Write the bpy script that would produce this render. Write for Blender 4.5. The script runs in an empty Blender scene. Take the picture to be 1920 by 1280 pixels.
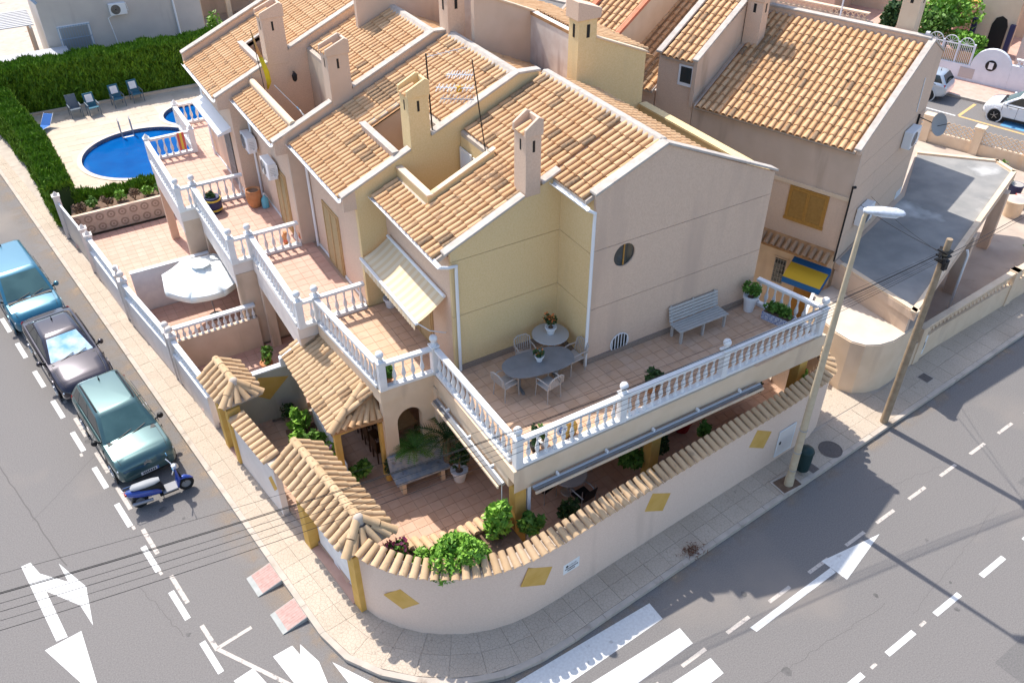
import bpy, math, random
import numpy as np
from mathutils import Vector, Matrix
random.seed(7)
R = math.radians
scene = bpy.context.scene
COL = scene.collection
# ------------------------------------------------------------------ camera
cam_d = bpy.data.cameras.new('camera'); cam = bpy.data.objects.new('camera', cam_d); COL.objects.link(cam)
cam.location = (0, 0, 19.0); cam.rotation_euler = (R(90 - 37.7), 0, R(-30.7))
cam_d.sensor_width = 36; cam_d.lens = 36 * 1635 / 1920; cam_d.clip_end = 2000; cam_d.clip_start = .1
scene.camera = cam
# ------------------------------------------------------------------ sky, sun, exposure
SUN_EL, SUN_AZ = 54.0, 10.0          # azimuth measured from +Y towards -X
world = bpy.data.worlds.new('World'); scene.world = world; world.use_nodes = True
nt = world.node_tree
sky = nt.nodes.new('ShaderNodeTexSky'); sky.sky_type = 'NISHITA'; sky.sun_disc = False
sky.sun_elevation = R(SUN_EL); sky.sun_rotation = R(-SUN_AZ); sky.air_density = 1.0; sky.dust_density = 1.7; sky.ozone_density = 1.0
bg = nt.nodes['Background']; bg.inputs[1].default_value = 0.15
nt.links.new(sky.outputs[0], bg.inputs[0])
sd = bpy.data.lights.new('sun', 'SUN'); so = bpy.data.objects.new('sun', sd); COL.objects.link(so)
sd.energy = 3.25; sd.angle = R(.55); sd.color = (1, .95, .87)
dsun = Vector((-math.sin(R(SUN_AZ)) * math.cos(R(SUN_EL)), math.cos(R(SUN_AZ)) * math.cos(R(SUN_EL)), math.sin(R(SUN_EL))))
so.rotation_euler = dsun.to_track_quat('Z', 'Y').to_euler(); so.location = dsun * 60
scene.view_settings.view_transform = 'Standard'; scene.view_settings.look = 'None'
scene.view_settings.exposure = 0.86; scene.view_settings.gamma = 1
scene.view_settings.use_curve_mapping = False

# ------------------------------------------------------------------ mesh helpers
class MB:
    def __init__(s): s.v = []; s.f = []
    def add(s, vs, fs):
        n = len(s.v); s.v += [tuple(p) for p in vs]; s.f += [tuple(i + n for i in f) for f in fs]; return s
    def box(s, x0, y0, z0, x1, y1, z1):
        return s.add([(x0,y0,z0),(x1,y0,z0),(x1,y1,z0),(x0,y1,z0),(x0,y0,z1),(x1,y0,z1),(x1,y1,z1),(x0,y1,z1)],
                     [(0,3,2,1),(4,5,6,7),(0,1,5,4),(1,2,6,5),(2,3,7,6),(3,0,4,7)])
    def obox(s, c, size, rz=0, M=None):
        a, b, d = size[0]/2, size[1]/2, size[2]/2
        m = M or Matrix.Rotation(rz, 3, 'Z'); c = Vector(c)
        vs = [c + m @ Vector(p) for p in [(-a,-b,-d),(a,-b,-d),(a,b,-d),(-a,b,-d),(-a,-b,d),(a,-b,d),(a,b,d),(-a,b,d)]]
        return s.add(vs, [(0,3,2,1),(4,5,6,7),(0,1,5,4),(1,2,6,5),(2,3,7,6),(3,0,4,7)])
    def bar(s, p, q, w, h=None):
        h = h or w; p, q = Vector(p), Vector(q); d = q - p
        zq = d.to_track_quat('X', 'Z').to_matrix()
        return s.obox((p + q)/2, (d.length, w, h), M=zq)
    def prism(s, pts, z0, z1):
        n = len(pts); ar = sum(pts[i][0]*pts[(i+1)%n][1]-pts[(i+1)%n][0]*pts[i][1] for i in range(n))
        if ar < 0: pts = pts[::-1]
        vs = [(p[0], p[1], z0) for p in pts] + [(p[0], p[1], z1) for p in pts]
        fs = [tuple(range(n))[::-1], tuple(range(n, 2*n))] + [(i, (i+1) % n, n + (i+1) % n, n + i) for i in range(n)]
        return s.add(vs, fs)
    def extr(s, pts, vec):
        """closed planar polygon of 3-D points pushed along vec"""
        n = len(pts); vec = Vector(vec); P = [Vector(p) for p in pts]
        nrm = Vector((0,0,0))
        for i in range(n): nrm += P[i].cross(P[(i+1) % n])
        if nrm.dot(vec) < 0: P = P[::-1]
        vs = P + [p + vec for p in P]
        fs = [tuple(range(n))[::-1], tuple(range(n, 2*n))] + [(i, (i+1) % n, n + (i+1) % n, n + i) for i in range(n)]
        return s.add(vs, fs)
    def tube(s, path, r, n=8, cap=True):
        P = [Vector(p) for p in path]; m = len(P); rs = r if isinstance(r, (list, tuple)) else [r]*m
        base = len(s.v); prev = None
        for i, p in enumerate(P):
            t = (P[min(i+1, m-1)] - P[max(i-1, 0)]).normalized()
            if prev is None:
                a = t.orthogonal().normalized()
            else:
                a = (prev - t*prev.dot(t)).normalized()
            prev = a; b = t.cross(a)
            for k in range(n):
                an = 2*math.pi*k/n; s.v.append(tuple(p + (a*math.cos(an) + b*math.sin(an))*rs[i]))
        for i in range(m-1):
            for k in range(n):
                s.f.append((base+i*n+k, base+i*n+(k+1) % n, base+(i+1)*n+(k+1) % n, base+(i+1)*n+k))
        if cap:
            s.f.append(tuple(base+k for k in range(n))[::-1]); s.f.append(tuple(base+(m-1)*n+k for k in range(n)))
        return s
    def lathe(s, prof, c=(0,0,0), n=12, M=None, ring=False):
        base = len(s.v); m = M or Matrix.Identity(3); c = Vector(c)
        for r, z in prof:
            for k in range(n):
                an = 2*math.pi*k/n; s.v.append(tuple(c + m @ Vector((r*math.cos(an), r*math.sin(an), z))))
        for i in range(len(prof)-1):
            for k in range(n):
                s.f.append((base+i*n+k, base+i*n+(k+1) % n, base+(i+1)*n+(k+1) % n, base+(i+1)*n+k))
        if ring:
            q = (len(prof)-1)*n
            for k in range(n): s.f.append((base+q+k, base+q+(k+1) % n, base+(k+1) % n, base+k))
            return s
        s.f.append(tuple(base+k for k in range(n))[::-1]); s.f.append(tuple(base+(len(prof)-1)*n+k for k in range(n)))
        return s
    def wall(s, path, t, z0, z1, closed=False):
        """vertical wall of thickness t centred on a 2-D polyline"""
        L, Rr = offset(path, t/2), offset(path, -t/2)
        n = len(path)
        b = len(s.v)
        for i in range(n):
            s.v += [(*L[i], z0), (*L[i], z1), (*Rr[i], z1), (*Rr[i], z0)]
        for i in range(n-1):
            for k in range(4): s.f.append((b+i*4+(k+1) % 4, b+i*4+k, b+(i+1)*4+k, b+(i+1)*4+(k+1) % 4))
        s.f.append((b, b+1, b+2, b+3)); e = b+(n-1)*4; s.f.append((e+3, e+2, e+1, e))
        return s

def offset(path, d):
    P = [Vector((p[0], p[1])) for p in path]; out = []
    for i, p in enumerate(P):
        ns = []
        if i > 0: e = (p - P[i-1]).normalized(); ns.append(Vector((-e.y, e.x)))
        if i < len(P)-1: e = (P[i+1] - p).normalized(); ns.append(Vector((-e.y, e.x)))
        nn = sum(ns, Vector((0, 0))).normalized(); k = 1/max(.4, nn.dot(ns[0]))
        out.append(tuple(p + nn*d*k))
    return out

ORG = {}
def mesh_of(name, mb, m, smooth=False):
    me = bpy.data.meshes.new(name); me.from_pydata(mb.v, [], mb.f); me.update()
    if m: me.materials.append(m)
    if smooth:
        me.polygons.foreach_set('use_smooth', [True]*len(me.polygons))
        try: me.set_sharp_from_angle(angle=R(smooth if smooth > 1 else 40))
        except Exception: pass
    return me
def link(name, data, parent=None):
    o = bpy.data.objects.new(name, data); COL.objects.link(o)
    if parent is not None: o.parent = parent; ORG[o.name] = ORG.get(parent.name, Vector((0,0,0)))
    return o
def obj(name, mb, m, parent=None, smooth=False, bevel=0, local=False):
    """one mesh object; vertices in world coordinates (local ones under a rotated thing)"""
    me = mesh_of(name, mb, m, smooth)
    if parent is not None and not local:
        og = ORG[parent.name]
        if og.length: me.transform(Matrix.Translation(-og))
    o = link(name, me, parent)
    if parent is None: ORG[o.name] = Vector((0,0,0))
    if bevel:
        b = o.modifiers.new('b', 'BEVEL'); b.width = bevel; b.segments = 2; b.limit_method = 'ANGLE'; b.angle_limit = R(35)
    return o
def tag(o, label=None, cat=None, group=None, kind=None):
    if label: o['label'] = label
    if cat: o['category'] = cat
    if group: o['group'] = group
    if kind: o['kind'] = kind
    return o
def thing(name, label, cat, loc=(0,0,0), rz=0, group=None):
    o = bpy.data.objects.new(name, None); COL.objects.link(o); o.empty_display_size = .2
    o.location = loc; o.rotation_euler = (0, 0, rz); ORG[o.name] = Vector(loc)
    return tag(o, label, cat, group)
def inst(name, me, parent, loc, M=None, world=True):
    """another object sharing mesh data, placed at loc with 3x3 orientation M"""
    o = link(name, me, parent)
    p = Vector(loc) - (ORG[parent.name] if world else Vector((0,0,0)))
    m = (M.to_4x4() if M is not None else Matrix.Identity(4)); m.translation = p; o.matrix_basis = m
    return o
def dup(root, loc, rz, label, group=None):
    def cp(o, par):
        c = o.copy(); COL.objects.link(c); c.parent = par; ORG[c.name] = Vector(loc)
        for ch in o.children: cp(ch, c)
        return c
    r = cp(root, None); r.location = loc; r.rotation_euler = (0, 0, rz); r['label'] = label
    if group: r['group'] = group
    return r

# ------------------------------------------------------------------ materials
MATS = {}
def mat(name, col, rough=.85, col2=None, scale=6, bump=0, bscale=60, metal=0, stain=None, sscale=.8, sthr=.58, island=0, spec=.3, objrand=0, streak=False, detail=6):
    m = bpy.data.materials.new(name); m.use_nodes = True; n = m.node_tree.nodes; l = m.node_tree.links
    p = n['Principled BSDF']; p.inputs['Roughness'].default_value = rough; p.inputs['Metallic'].default_value = metal
    p.inputs['Specular IOR Level'].default_value = spec
    geo = n.new('ShaderNodeNewGeometry'); out = None
    def mixc(a, b, fac):
        x = n.new('ShaderNodeMix'); x.data_type = 'RGBA'
        for sock, val in ((x.inputs[6], a), (x.inputs[7], b)):
            if isinstance(val, tuple): sock.default_value = (*val, 1)
            else: l.new(val, sock)
        if isinstance(fac, float): x.inputs[0].default_value = fac
        else: l.new(fac, x.inputs[0])
        return x.outputs[2]
    def ramp(src, a, b):
        r = n.new('ShaderNodeMapRange'); r.inputs[1].default_value = a; r.inputs[2].default_value = b; r.clamp = True
        l.new(src, r.inputs[0]); return r.outputs[0]
    def noise(sc, det=detail, vec=None):
        t = n.new('ShaderNodeTexNoise'); t.inputs['Scale'].default_value = sc; t.inputs['Detail'].default_value = det
        l.new(vec or geo.outputs['Position'], t.inputs['Vector']); return t.outputs['Fac']
    cur = col
    if col2:
        f = ramp(noise(scale), .35, .65)
        if island or objrand:
            oi = n.new('ShaderNodeObjectInfo'); a = n.new('ShaderNodeMath'); a.operation = 'ADD'
            l.new(oi.outputs['Random'], a.inputs[0]); l.new(geo.outputs['Random Per Island'], a.inputs[1])
            fr = n.new('ShaderNodeMath'); fr.operation = 'FRACT'; l.new(a.outputs[0], fr.inputs[0])
            mm = n.new('ShaderNodeMix'); mm.data_type = 'FLOAT'; mm.inputs[0].default_value = max(island, objrand)
            l.new(f, mm.inputs[2]); l.new(fr.outputs[0], mm.inputs[3]); f = mm.outputs[0]
        cur = mixc(col, col2, f)
    if stain:
        vec = None
        if streak:
            mp = n.new('ShaderNodeMapping'); mp.inputs['Scale'].default_value = (1, 1, .16); l.new(geo.outputs['Position'], mp.inputs[0]); vec = mp.outputs[0]
        sf = ramp(noise(sscale, 8, vec), sthr, sthr + .13)
        cur = mixc(cur, stain, sf)
    if isinstance(cur, tuple): p.inputs['Base Color'].default_value = (*cur, 1)
    else: l.new(cur, p.inputs['Base Color'])
    if bump:
        b = n.new('ShaderNodeBump'); b.inputs['Strength'].default_value = bump; b.inputs['Distance'].default_value = .01
        l.new(noise(bscale, 4), b.inputs['Height']); l.new(b.outputs[0], p.inputs['Normal'])
    MATS[name] = m
    return m

M_pink = mat('stucco_pink', (.655,.475,.35), .95, (.72,.535,.405), 24, .7, 45, stain=(.60,.44,.335), sscale=.9, sthr=.60, streak=True)
M_yel = mat('stucco_yellow', (.735,.545,.275), .95, (.79,.60,.335), 24, .7, 45, stain=(.67,.515,.29), sscale=.8, sthr=.60, streak=True)
M_cream = mat('stucco_cream', (.70,.54,.38), .95, (.75,.59,.43), 2, .4, 55, stain=(.57,.43,.31), sscale=1.0, sthr=.6, streak=True)
M_tan = mat('stucco_tan', (.60,.455,.345), .95, (.65,.50,.39), 1.5, .4, 50, stain=(.48,.36,.27), sscale=1.2, sthr=.6, streak=True)
M_grey = mat('stucco_grey', (.54,.49,.45), .95, (.59,.54,.49), 1.2, .4, 40, stain=(.45,.40,.37), sscale=1.1, sthr=.62, streak=True)
M_ochre = mat('paint_ochre', (.60,.36,.085), .9, (.66,.41,.12), 3, .2, 60)
M_white = mat('paint_white', (.80,.80,.79), .7, (.72,.72,.72), 4, .1, 80)
M_wall_white = mat('wall_white', (.76,.69,.64), .92, (.70,.63,.58), 2, .4, 55, stain=(.62,.53,.46), sscale=1.3, sthr=.63, streak=True)
M_coping = mat('coping_stone', (.43,.38,.335), .95, (.53,.475,.42), 5, .5, 40, stain=(.28,.24,.21), sscale=2.5, sthr=.63)
M_tile = mat('clay_tile', (.55,.315,.155), .92, (.68,.45,.255), 9, .45, 60, stain=(.21,.145,.095), sscale=2.9, sthr=.625, objrand=.7)
M_tile_bed = mat('clay_channel', (.33,.175,.08), .92, (.44,.25,.12), 5, .3, 60, stain=(.15,.10,.07), sscale=1.5, sthr=.62)  # channel clay darkened: shade between the tile columns put into the colour
M_tile_cop = mat('clay_coping_tile', (.47,.31,.17), .92, (.60,.42,.255), 8, .45, 60, stain=(.26,.18,.12), sscale=3.4, sthr=.63, objrand=.7)
M_tile_dark = mat('clay_tile_weathered', (.16,.12,.085), .92, (.44,.28,.15), 16, .35, 70, objrand=.35)
M_mortar = mat('mortar', (.55,.46,.38), .95, (.45,.38,.32), 8, .4, 50)
M_asph = mat('asphalt', (.158,.147,.140), .93, (.216,.201,.191), 30, .6, 120, stain=(.245,.215,.19), sscale=.17, sthr=.57, detail=10)
M_kerb = mat('kerb_concrete', (.44,.38,.32), .93, (.52,.45,.38), 3, .4, 60, stain=(.30,.24,.19), sscale=2, sthr=.6)
M_pave = None
M_terr = mat('terracotta_floor', (.56,.35,.22), .75, (.63,.43,.30), 5, .1, 40, stain=(.50,.34,.24), sscale=2, sthr=.6, objrand=.55)
M_terr2 = mat('terracotta_red', (.56,.33,.25), .7, (.63,.40,.31), 5, .1, 40, objrand=.5)
M_patio = mat('patio_tile', (.50,.315,.215), .75, (.58,.39,.285), 5, .1, 40, objrand=.55)
M_grout = mat('grout', (.44,.30,.22), .95)
M_wood = mat('wood_shutter', (.46,.24,.055), .6, (.40,.2,.045), 12, .2, 30)
M_woodlt = mat('wood_door', (.52,.34,.16), .6, (.46,.29,.13), 12, .2, 30)
M_metal = mat('grey_metal', (.42,.43,.45), .45, metal=.6)
M_white_m = mat('white_metal', (.78,.79,.80), .4)
M_glass = mat('dark_glass', (.02,.03,.032), .05, spec=.8)
M_black = mat('black_plastic', (.015,.015,.016), .5)
M_rubber = mat('rubber', (.02,.02,.02), .8)
M_paint = mat('road_paint', (.70,.70,.68), .8, (.62,.61,.59), 14, .2, 120, stain=(.40,.38,.36), sscale=5, sthr=.63)
M_paint_old = mat('road_paint_worn', (.58,.52,.46), .85, (.46,.41,.37), 30, .2, 120, stain=(.24,.22,.21), sscale=9, sthr=.55)
M_paint_y = mat('road_paint_yellow', (.68,.44,.17), .85, (.58,.38,.18), 30, .2, 120)
M_paint_b = mat('road_paint_blue', (.12,.33,.55), .85)
M_leaf = mat('leaf_green', (.055,.14,.018), .55, (.14,.27,.04), 6, island=.8)
M_leaf_dk = mat('leaf_dark', (.025,.06,.016), .55, (.055,.11,.028), 6, island=.8)
M_leaf_br = mat('leaf_bright', (.12,.28,.028), .5, (.25,.45,.06), 6, island=.8)
M_hedge = mat('hedge_green', (.038,.10,.006), .65, (.17,.31,.012), 3, island=.7)
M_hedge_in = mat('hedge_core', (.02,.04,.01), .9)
M_flower = mat('flower_pink', (.65,.08,.16), .6, (.75,.2,.3), 20, island=.8)
M_flower_l = mat('flower_lilac', (.5,.28,.5), .6, (.6,.4,.55), 20, island=.8)
M_bark = mat('bark', (.16,.11,.07), .95, (.22,.15,.1), 10, .4, 40)
M_soil = mat('soil', (.14,.09,.06), .98, (.2,.13,.09), 8, .5, 30)
M_pot = mat('terracotta_pot', (.48,.2,.08), .7, (.54,.25,.11), 8)
M_ceram = mat('ceramic_white', (.72,.73,.75), .35)
M_blue = mat('ceramic_blue', (.06,.14,.42), .35)
M_granite = mat('skirting_granite', (.22,.17,.14), .8, (.34,.27,.22), 45, .1, 60)
M_conc = mat('concrete', (.42,.39,.36), .93, (.48,.45,.41), 1.4, .4, 45, stain=(.32,.3,.28), sscale=.9, sthr=.6)
# ------------------------------------------------------------------ tile makers
def tile_mesh(name, r0=.083, r1=.068, L=.46, n=6, t=.014, m=None):
    """half-barrel cover tile: lower (wide) end at y=0, runs up +y, crown towards +z"""
    mb = MB(); vs = []; fs = []
    for (y, r) in ((0, r0), (L, r1)):
        for q in (r, r - t):
            for k in range(n + 1):
                a = math.pi*k/n; vs.append((q*math.cos(a), y, q*math.sin(a)*.86))
    N = n + 1
    for k in range(n):
        fs.append((k, k+1, 2*N+k+1, 2*N+k))
        fs.append((N+k+1, N+k, 3*N+k, 3*N+k+1))
        fs.append((k+1, k, N+k, N+k+1))
        fs.append((2*N+k, 2*N+k+1, 3*N+k+1, 3*N+k))
    mb.add(vs, fs)
    return mesh_of(name, mb, m or M_tile, smooth=50)
TILE = tile_mesh('roof_tile'); TILE_DK = tile_mesh('roof_tile_dark', m=M_tile_dark)
COPT = tile_mesh('coping_tile', .102, .085, .52, m=M_tile_cop)
RIDGE = tile_mesh('ridge_tile', .125, .105, .46, m=M_tile_cop)

def roof_plane(parent, O, eU, eV, width, length, keep=None, du=.213, dv=.40, mesh=None, name='roof_tile', limit=300, dark=None, bed=True, jit=1.0, r=.09, local=False, lift=.03):
    """cover tiles as single parts + one corrugated bed; O lower-left corner on the deck, eU along the eave, eV up the slope"""
    O, eU, eV = Vector(O), Vector(eU).normalized(), Vector(eV).normalized(); nn = eU.cross(eV)
    if nn.z < 0: nn = -nn
    mesh = mesh or TILE
    nu = max(1, int(round(width/du))); du = width/nu; nv = max(1, int(round(length/dv))); dv = length/nv
    org = Vector((0,0,0)) if local else ORG[parent.name]
    spots = []
    for i in range(nu):
        for j in range(nv):
            u, v = (i+.5)*du, j*dv
            if keep and not keep(u, v + dv*.5): continue
            spots.append((i, j, u, v))
    order = sorted(spots, key=lambda s: s[3])
    extra = MB()
    for c, (i, j, u, v) in enumerate(order):
        p = O + eU*(u + random.uniform(-.006, .006)*jit) + eV*(v + random.uniform(-.012, .012)*jit) + nn*(lift + random.uniform(0, .006)*jit)
        tilt = .042 + random.uniform(-.006, .006)*jit
        ev = (eV + nn*tilt*-1 + eU*random.uniform(-.02, .02)*jit).normalized(); eu = ev.cross(nn).normalized()
        if eu.dot(eU) < 0: eu = -eu
        n2 = eu.cross(ev)
        if n2.dot(nn) < 0: n2 = -n2; 
        M = Matrix((eu, ev, n2)).transposed()
        if M.determinant() < 0: M = Matrix((-eu, ev, n2)).transposed()
        me = mesh
        if dark and dark(u, v): me = TILE_DK
        if c < limit:
            inst(name, me, parent, p, M, world=not local)
        else:
            n0 = len(extra.v); extra.v += [tuple(p + M @ w.co) for w in me.vertices]; extra.f += [tuple(n0+k for k in f.vertices) for f in me.polygons]
    if extra.v:
        tag(obj('upper_tiles', extra, mesh.materials[0], parent, smooth=50, local=local), kind='stuff')
    if bed:
        b = MB()
        for i in range(nu + 1):
            for j in range(nv):
                u, v = i*du, j*dv
                uu = min(max(u, .0), width)
                if keep and not (keep(min(max(u-du/2, du*.5), width-du*.5), v + dv*.5) or keep(min(u+du/2, width-du*.5), v + dv*.5)): continue
                a0, a1 = max(0, u - du*.5), min(width, u + du*.5)
                z0, z1 = .030, .010
                q = [O + eU*a0 + eV*v + nn*.032, O + eU*u + eV*v + nn*.012, O + eU*a1 + eV*v + nn*.032,
                     O + eU*a0 + eV*(v+dv) + nn*.026, O + eU*u + eV*(v+dv) + nn*.004, O + eU*a1 + eV*(v+dv) + nn*.026]
                b.add(q, [(0,1,4,3),(1,2,5,4)])
        tag(obj('channel_tiles', b, M_tile_bed, parent, local=local), kind='stuff')

# ------------------------------------------------------------------ balustrade
def baluster_mesh():
    prof = [(.064,0),(.064,.05),(.034,.075),(.030,.10),(.070,.20),(.067,.26),(.030,.40),(.026,.47),(.038,.50),(.028,.53),(.050,.57),(.052,.62)]
    return mesh_of('baluster', MB().lathe([(r_*.9, z_) for r_, z_ in prof], n=9), M_white, smooth=35)
BAL = baluster_mesh()
def post(parent, x, y, z, h=.98, w=.20, finial=True, kind='ball', m=None):
    mb = MB().box(x-w/2, y-w/2, z, x+w/2, y+w/2, z+h).box(x-w/2-.025, y-w/2-.025, z+h, x+w/2+.025, y+w/2+.025, z+h+.055)
    p = obj('post', mb, m or M_white, parent, bevel=.008)
    if finial:
        if kind == 'ball':
            prof = [(.085,0),(.085,.03),(.05,.05),(.045,.08),(.085,.12),(.112,.18),(.112,.23),(.085,.285),(.04,.31),(.005,.32)]
        else:
            prof = [(.12,0),(.12,.04),(.005,.16)]
        obj('finial', MB().lathe(prof, (x, y, z+h+.055), 12 if kind == 'ball' else 4, Matrix.Rotation(R(45), 3, 'Z')), m or M_white, p, smooth=50)
    return p
def balustrade(label, p0, p1, z, posts=(), rail=.90, spacing=.255, group='white balustrades of the terraces', skip=None, finkind='ball', plinth=.10, railm=None, end=(0,0)):
    p0, p1 = Vector((p0[0], p0[1])), Vector((p1[0], p1[1])); d = p1 - p0; L = d.length; e = d/L; rz = math.atan2(e.y, e.x)
    t = thing('balustrade', label, 'balustrade', (p0.x, p0.y, z), 0, group)
    mid = (p0+p1)/2
    obj('rail', MB().obox((mid.x, mid.y, z+rail-.045), (L, .165, .09), rz), railm or M_white, t, bevel=.012)
    obj('plinth', MB().obox((mid.x, mid.y, z+plinth/2), (L, .17, plinth), rz), M_white, t, bevel=.006)
    sc = (rail-.09-plinth)/.62
    pos = [q*L for q in posts]
    n = int(round(L/spacing))
    for i in range(n):
        s = (i+.5)*L/n
        if any(abs(s-q) < .15 for q in pos): continue
        if skip and skip(s): continue
        q = p0 + e*s
        o = inst('baluster', BAL, t, (q.x, q.y, z+plinth), Matrix.Diagonal((1.0, 1.0, sc)))
    for q in pos:
        c = p0 + e*q; post(t, c.x, c.y, z, rail+.02, kind=finkind)
    return t

# ------------------------------------------------------------------ leaves
def leaves(n, pts_fn, size, stretch=1.8, up=0.3, rng=None):
    """n small rhombic leaf faces; pts_fn(rng, n) gives the centres"""
    rng = rng or np.random.default_rng(5)
    c = pts_fn(rng, n); n = len(c)
    d = rng.normal(size=(n, 3)); d[:, 2] = np.abs(d[:, 2])*(.4) + up; d /= np.linalg.norm(d, axis=1)[:, None]
    s = np.cross(d, rng.normal(size=(n, 3))); s /= np.linalg.norm(s, axis=1)[:, None]
    sz = size*rng.uniform(.6, 1.3, (n, 1))
    v = np.empty((n, 4, 3)); v[:, 0] = c - d*sz*stretch/2; v[:, 1] = c + s*sz/2; v[:, 2] = c + d*sz*stretch/2; v[:, 3] = c - s*sz/2
    mb = MB(); mb.v = [tuple(p) for p in v.reshape(-1, 3)]; mb.f = [(4*i, 4*i+1, 4*i+2, 4*i+3) for i in range(n)]
    return mb
def blob_pts(c, r, clumps=9, seed=0, shell=.6, flat=1.0):
    def fn(rng, n):
        rg = np.random.default_rng(seed+11)
        cc = rg.normal(size=(clumps, 3)); cc /= np.linalg.norm(cc, axis=1)[:, None]; cc *= rg.uniform(.25, .72, (clumps, 1)); cc[:, 2] = np.abs(cc[:, 2])*.9 - .1
        cr = rg.uniform(.28, .5, clumps)
        k = rng.integers(0, clumps, n); d = rng.normal(size=(n, 3)); d /= np.linalg.norm(d, axis=1)[:, None]
        p = cc[k] + d*(cr[k]*rng.uniform(shell, 1, n)**.6)[:, None]
        return np.array(c) + p*np.array([r, r, r*flat]) if not hasattr(r, '__len__') else np.array(c) + p*np.array(r)
    return fn
def bush(name, label, cat, c, r, n, size, m, group=None, seed=1, flowers=None, stems=True, clumps=9, parent=None, z0=None):
    """plant with a stem and a crown of single leaves"""
    t = parent or thing(name, label, cat, (c[0], c[1], z0 if z0 is not None else c[2]), 0, group)
    rr = r if hasattr(r, '__len__') else (r, r, r)
    zc = c[2] + rr[2]*.55
    if stems:
        mb = MB(); rs = random.Random(seed)
        for k in range(5):
            a = rs.uniform(0, 6.28); q = rs.uniform(.2, .6)
            mb.tube([(c[0], c[1], c[2]), (c[0]+math.cos(a)*rr[0]*q*.5, c[1]+math.sin(a)*rr[1]*q*.5, c[2]+rr[2]*.5), (c[0]+math.cos(a)*rr[0]*q, c[1]+math.sin(a)*rr[1]*q, c[2]+rr[2]*rs.uniform(.8, 1.1))], [.02*rr[2]+.006, .012*rr[2]+.004, .003], 5)
        obj('stem', mb, M_bark, t)
    obj('foliage', leaves(n, blob_pts((c[0], c[1], zc), rr, clumps, seed), size, rng=np.random.default_rng(seed)), m, t)
    if flowers:
        fm, fn_ = flowers
        obj('flowers', leaves(fn_, blob_pts((c[0], c[1], zc+rr[2]*.15), rr, clumps, seed, .95), size*1.1, 1.0, rng=np.random.default_rng(seed+3)), fm, t)
    return t
def pot_prof(r, h, lip=.02): return [(r*.68,0),(r*.95,h*.82),(r+lip,h*.84),(r+lip,h),(r*.88,h),(r*.85,h*.9),(.001,h*.88)]
def potted(label, x, y, z, r, h, pm, lm, n, lr, seed=1, size=.06, group='potted plants', flowers=None, band=None):
    t = thing('potted_plant', label, 'potted plant', (x, y, z), 0, group)
    p = obj('pot', MB().lathe(pot_prof(r, h), (x, y, z), 14), pm, t, smooth=40)
    if band: obj('band', MB().lathe([(r*.80,h*.42),(r*.872,h*.66)], (x, y, z), 14), band, p, smooth=40)
    obj('soil', MB().lathe([(r*.84,h*.885),(.001,h*.9)], (x, y, z), 12), M_soil, p)
    return bush('', '', '', (x, y, z+h*.88), lr, n, size, lm, seed=seed, parent=t, flowers=flowers, clumps=6)
def cycad(label, x, y, z, n=22, L=.9, m=None, seed=3, group=None, trunk=.5, cat='palm'):
    t = thing('cycad_palm', label, cat, (x, y, z), 0, group); rs = random.Random(seed)
    obj('trunk', MB().lathe([(.12,0),(.13,trunk*.5),(.1,trunk)], (x, y, z), 9), M_bark, t, smooth=40)
    for k in range(n):
        a = 6.28*k/n + rs.uniform(-.2, .2); el = rs.uniform(.15, 1.1); l = L*rs.uniform(.8, 1.1); mb = MB()
        pts = []
        for i in range(9):
            s = i/8; rr_ = l*s*math.cos(el*(1-.75*s)); zz = l*s*math.sin(el)*(1-.85*s*s)
            pts.append(Vector((x+math.cos(a)*rr_, y+math.sin(a)*rr_, z+trunk+zz)))
        mb.tube(pts, [.012]*8+[.004], 4)
        side = Vector((-math.sin(a), math.cos(a), 0))
        for i in range(1, 9):
            for sgn in (-1, 1):
                for h in (0, .5):
                    p = pts[i] if h == 0 else (pts[i]+pts[i-1])/2
                    w = .17*math.sin(math.pi*min(.95, i/8.5))+.04
                    dirv = (pts[i]-pts[i-1]).normalized()
                    tip = p + side*sgn*w + dirv*w*.6 + Vector((0,0,.03))
                    mb.add([p, p+dirv*.025, tip], [(0,1,2)])
        obj('frond', mb, m or M_leaf_dk, t)
    return t
# ------------------------------------------------------------------ ground: road, pavement, kerb, markings
RHO = Vector((22.2, 16.0, 0)); RHA = R(20.2)
RU = Vector((math.cos(RHA), math.sin(RHA), 0)); RV = Vector((-math.sin(RHA), math.cos(RHA), 0))
def rh(u, v, z=0): p = RHO + RU*u + RV*v; return (p.x, p.y, z)

road = tag(obj('road', MB().add([(-500,-300,0),(700,-300,0),(700,900,0),(-500,900,0)], [(0,1,2,3)]), M_asph), kind='structure')
# darker trafficked band is left to the asphalt's own patches; cracks and tar joints are thin raised seams
def seam(pts, w, m, name='crack'):
    mb = MB(); P = [Vector((p[0], p[1])) for p in pts]
    L, Q = offset(pts, w/2), offset(pts, -w/2)
    for i in range(len(pts)-1):
        mb.add([(*L[i], .002), (*L[i+1], .002), (*Q[i+1], .002), (*Q[i], .002)], [(3,2,1,0)])
    return obj(name, mb, m, road)
M_crack = mat('tar_seam', (.13,.12,.115), .9)
def wobble(a, b, n, amp, seed):
    rs = random.Random(seed); out = []
    for i in range(n+1):
        s = i/n; out.append((a[0]+(b[0]-a[0])*s+rs.uniform(-amp, amp), a[1]+(b[1]-a[1])*s+rs.uniform(-amp, amp)))
    return out
seam(wobble((-3.9, 24), (-2.7, 18.8), 18, .02, 1), .035, M_crack)
seam(wobble((-3.3, 20.9), (-1.0, 23.0), 16, .02, 2), .012, M_crack)
seam(wobble((-1.15, 17.1), (-.55, 15.0), 16, .05, 3), .014, M_crack)
seam(wobble((9.3, 6.7), (15.2, 6.8), 30, .05, 4), .012, M_crack)
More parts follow.
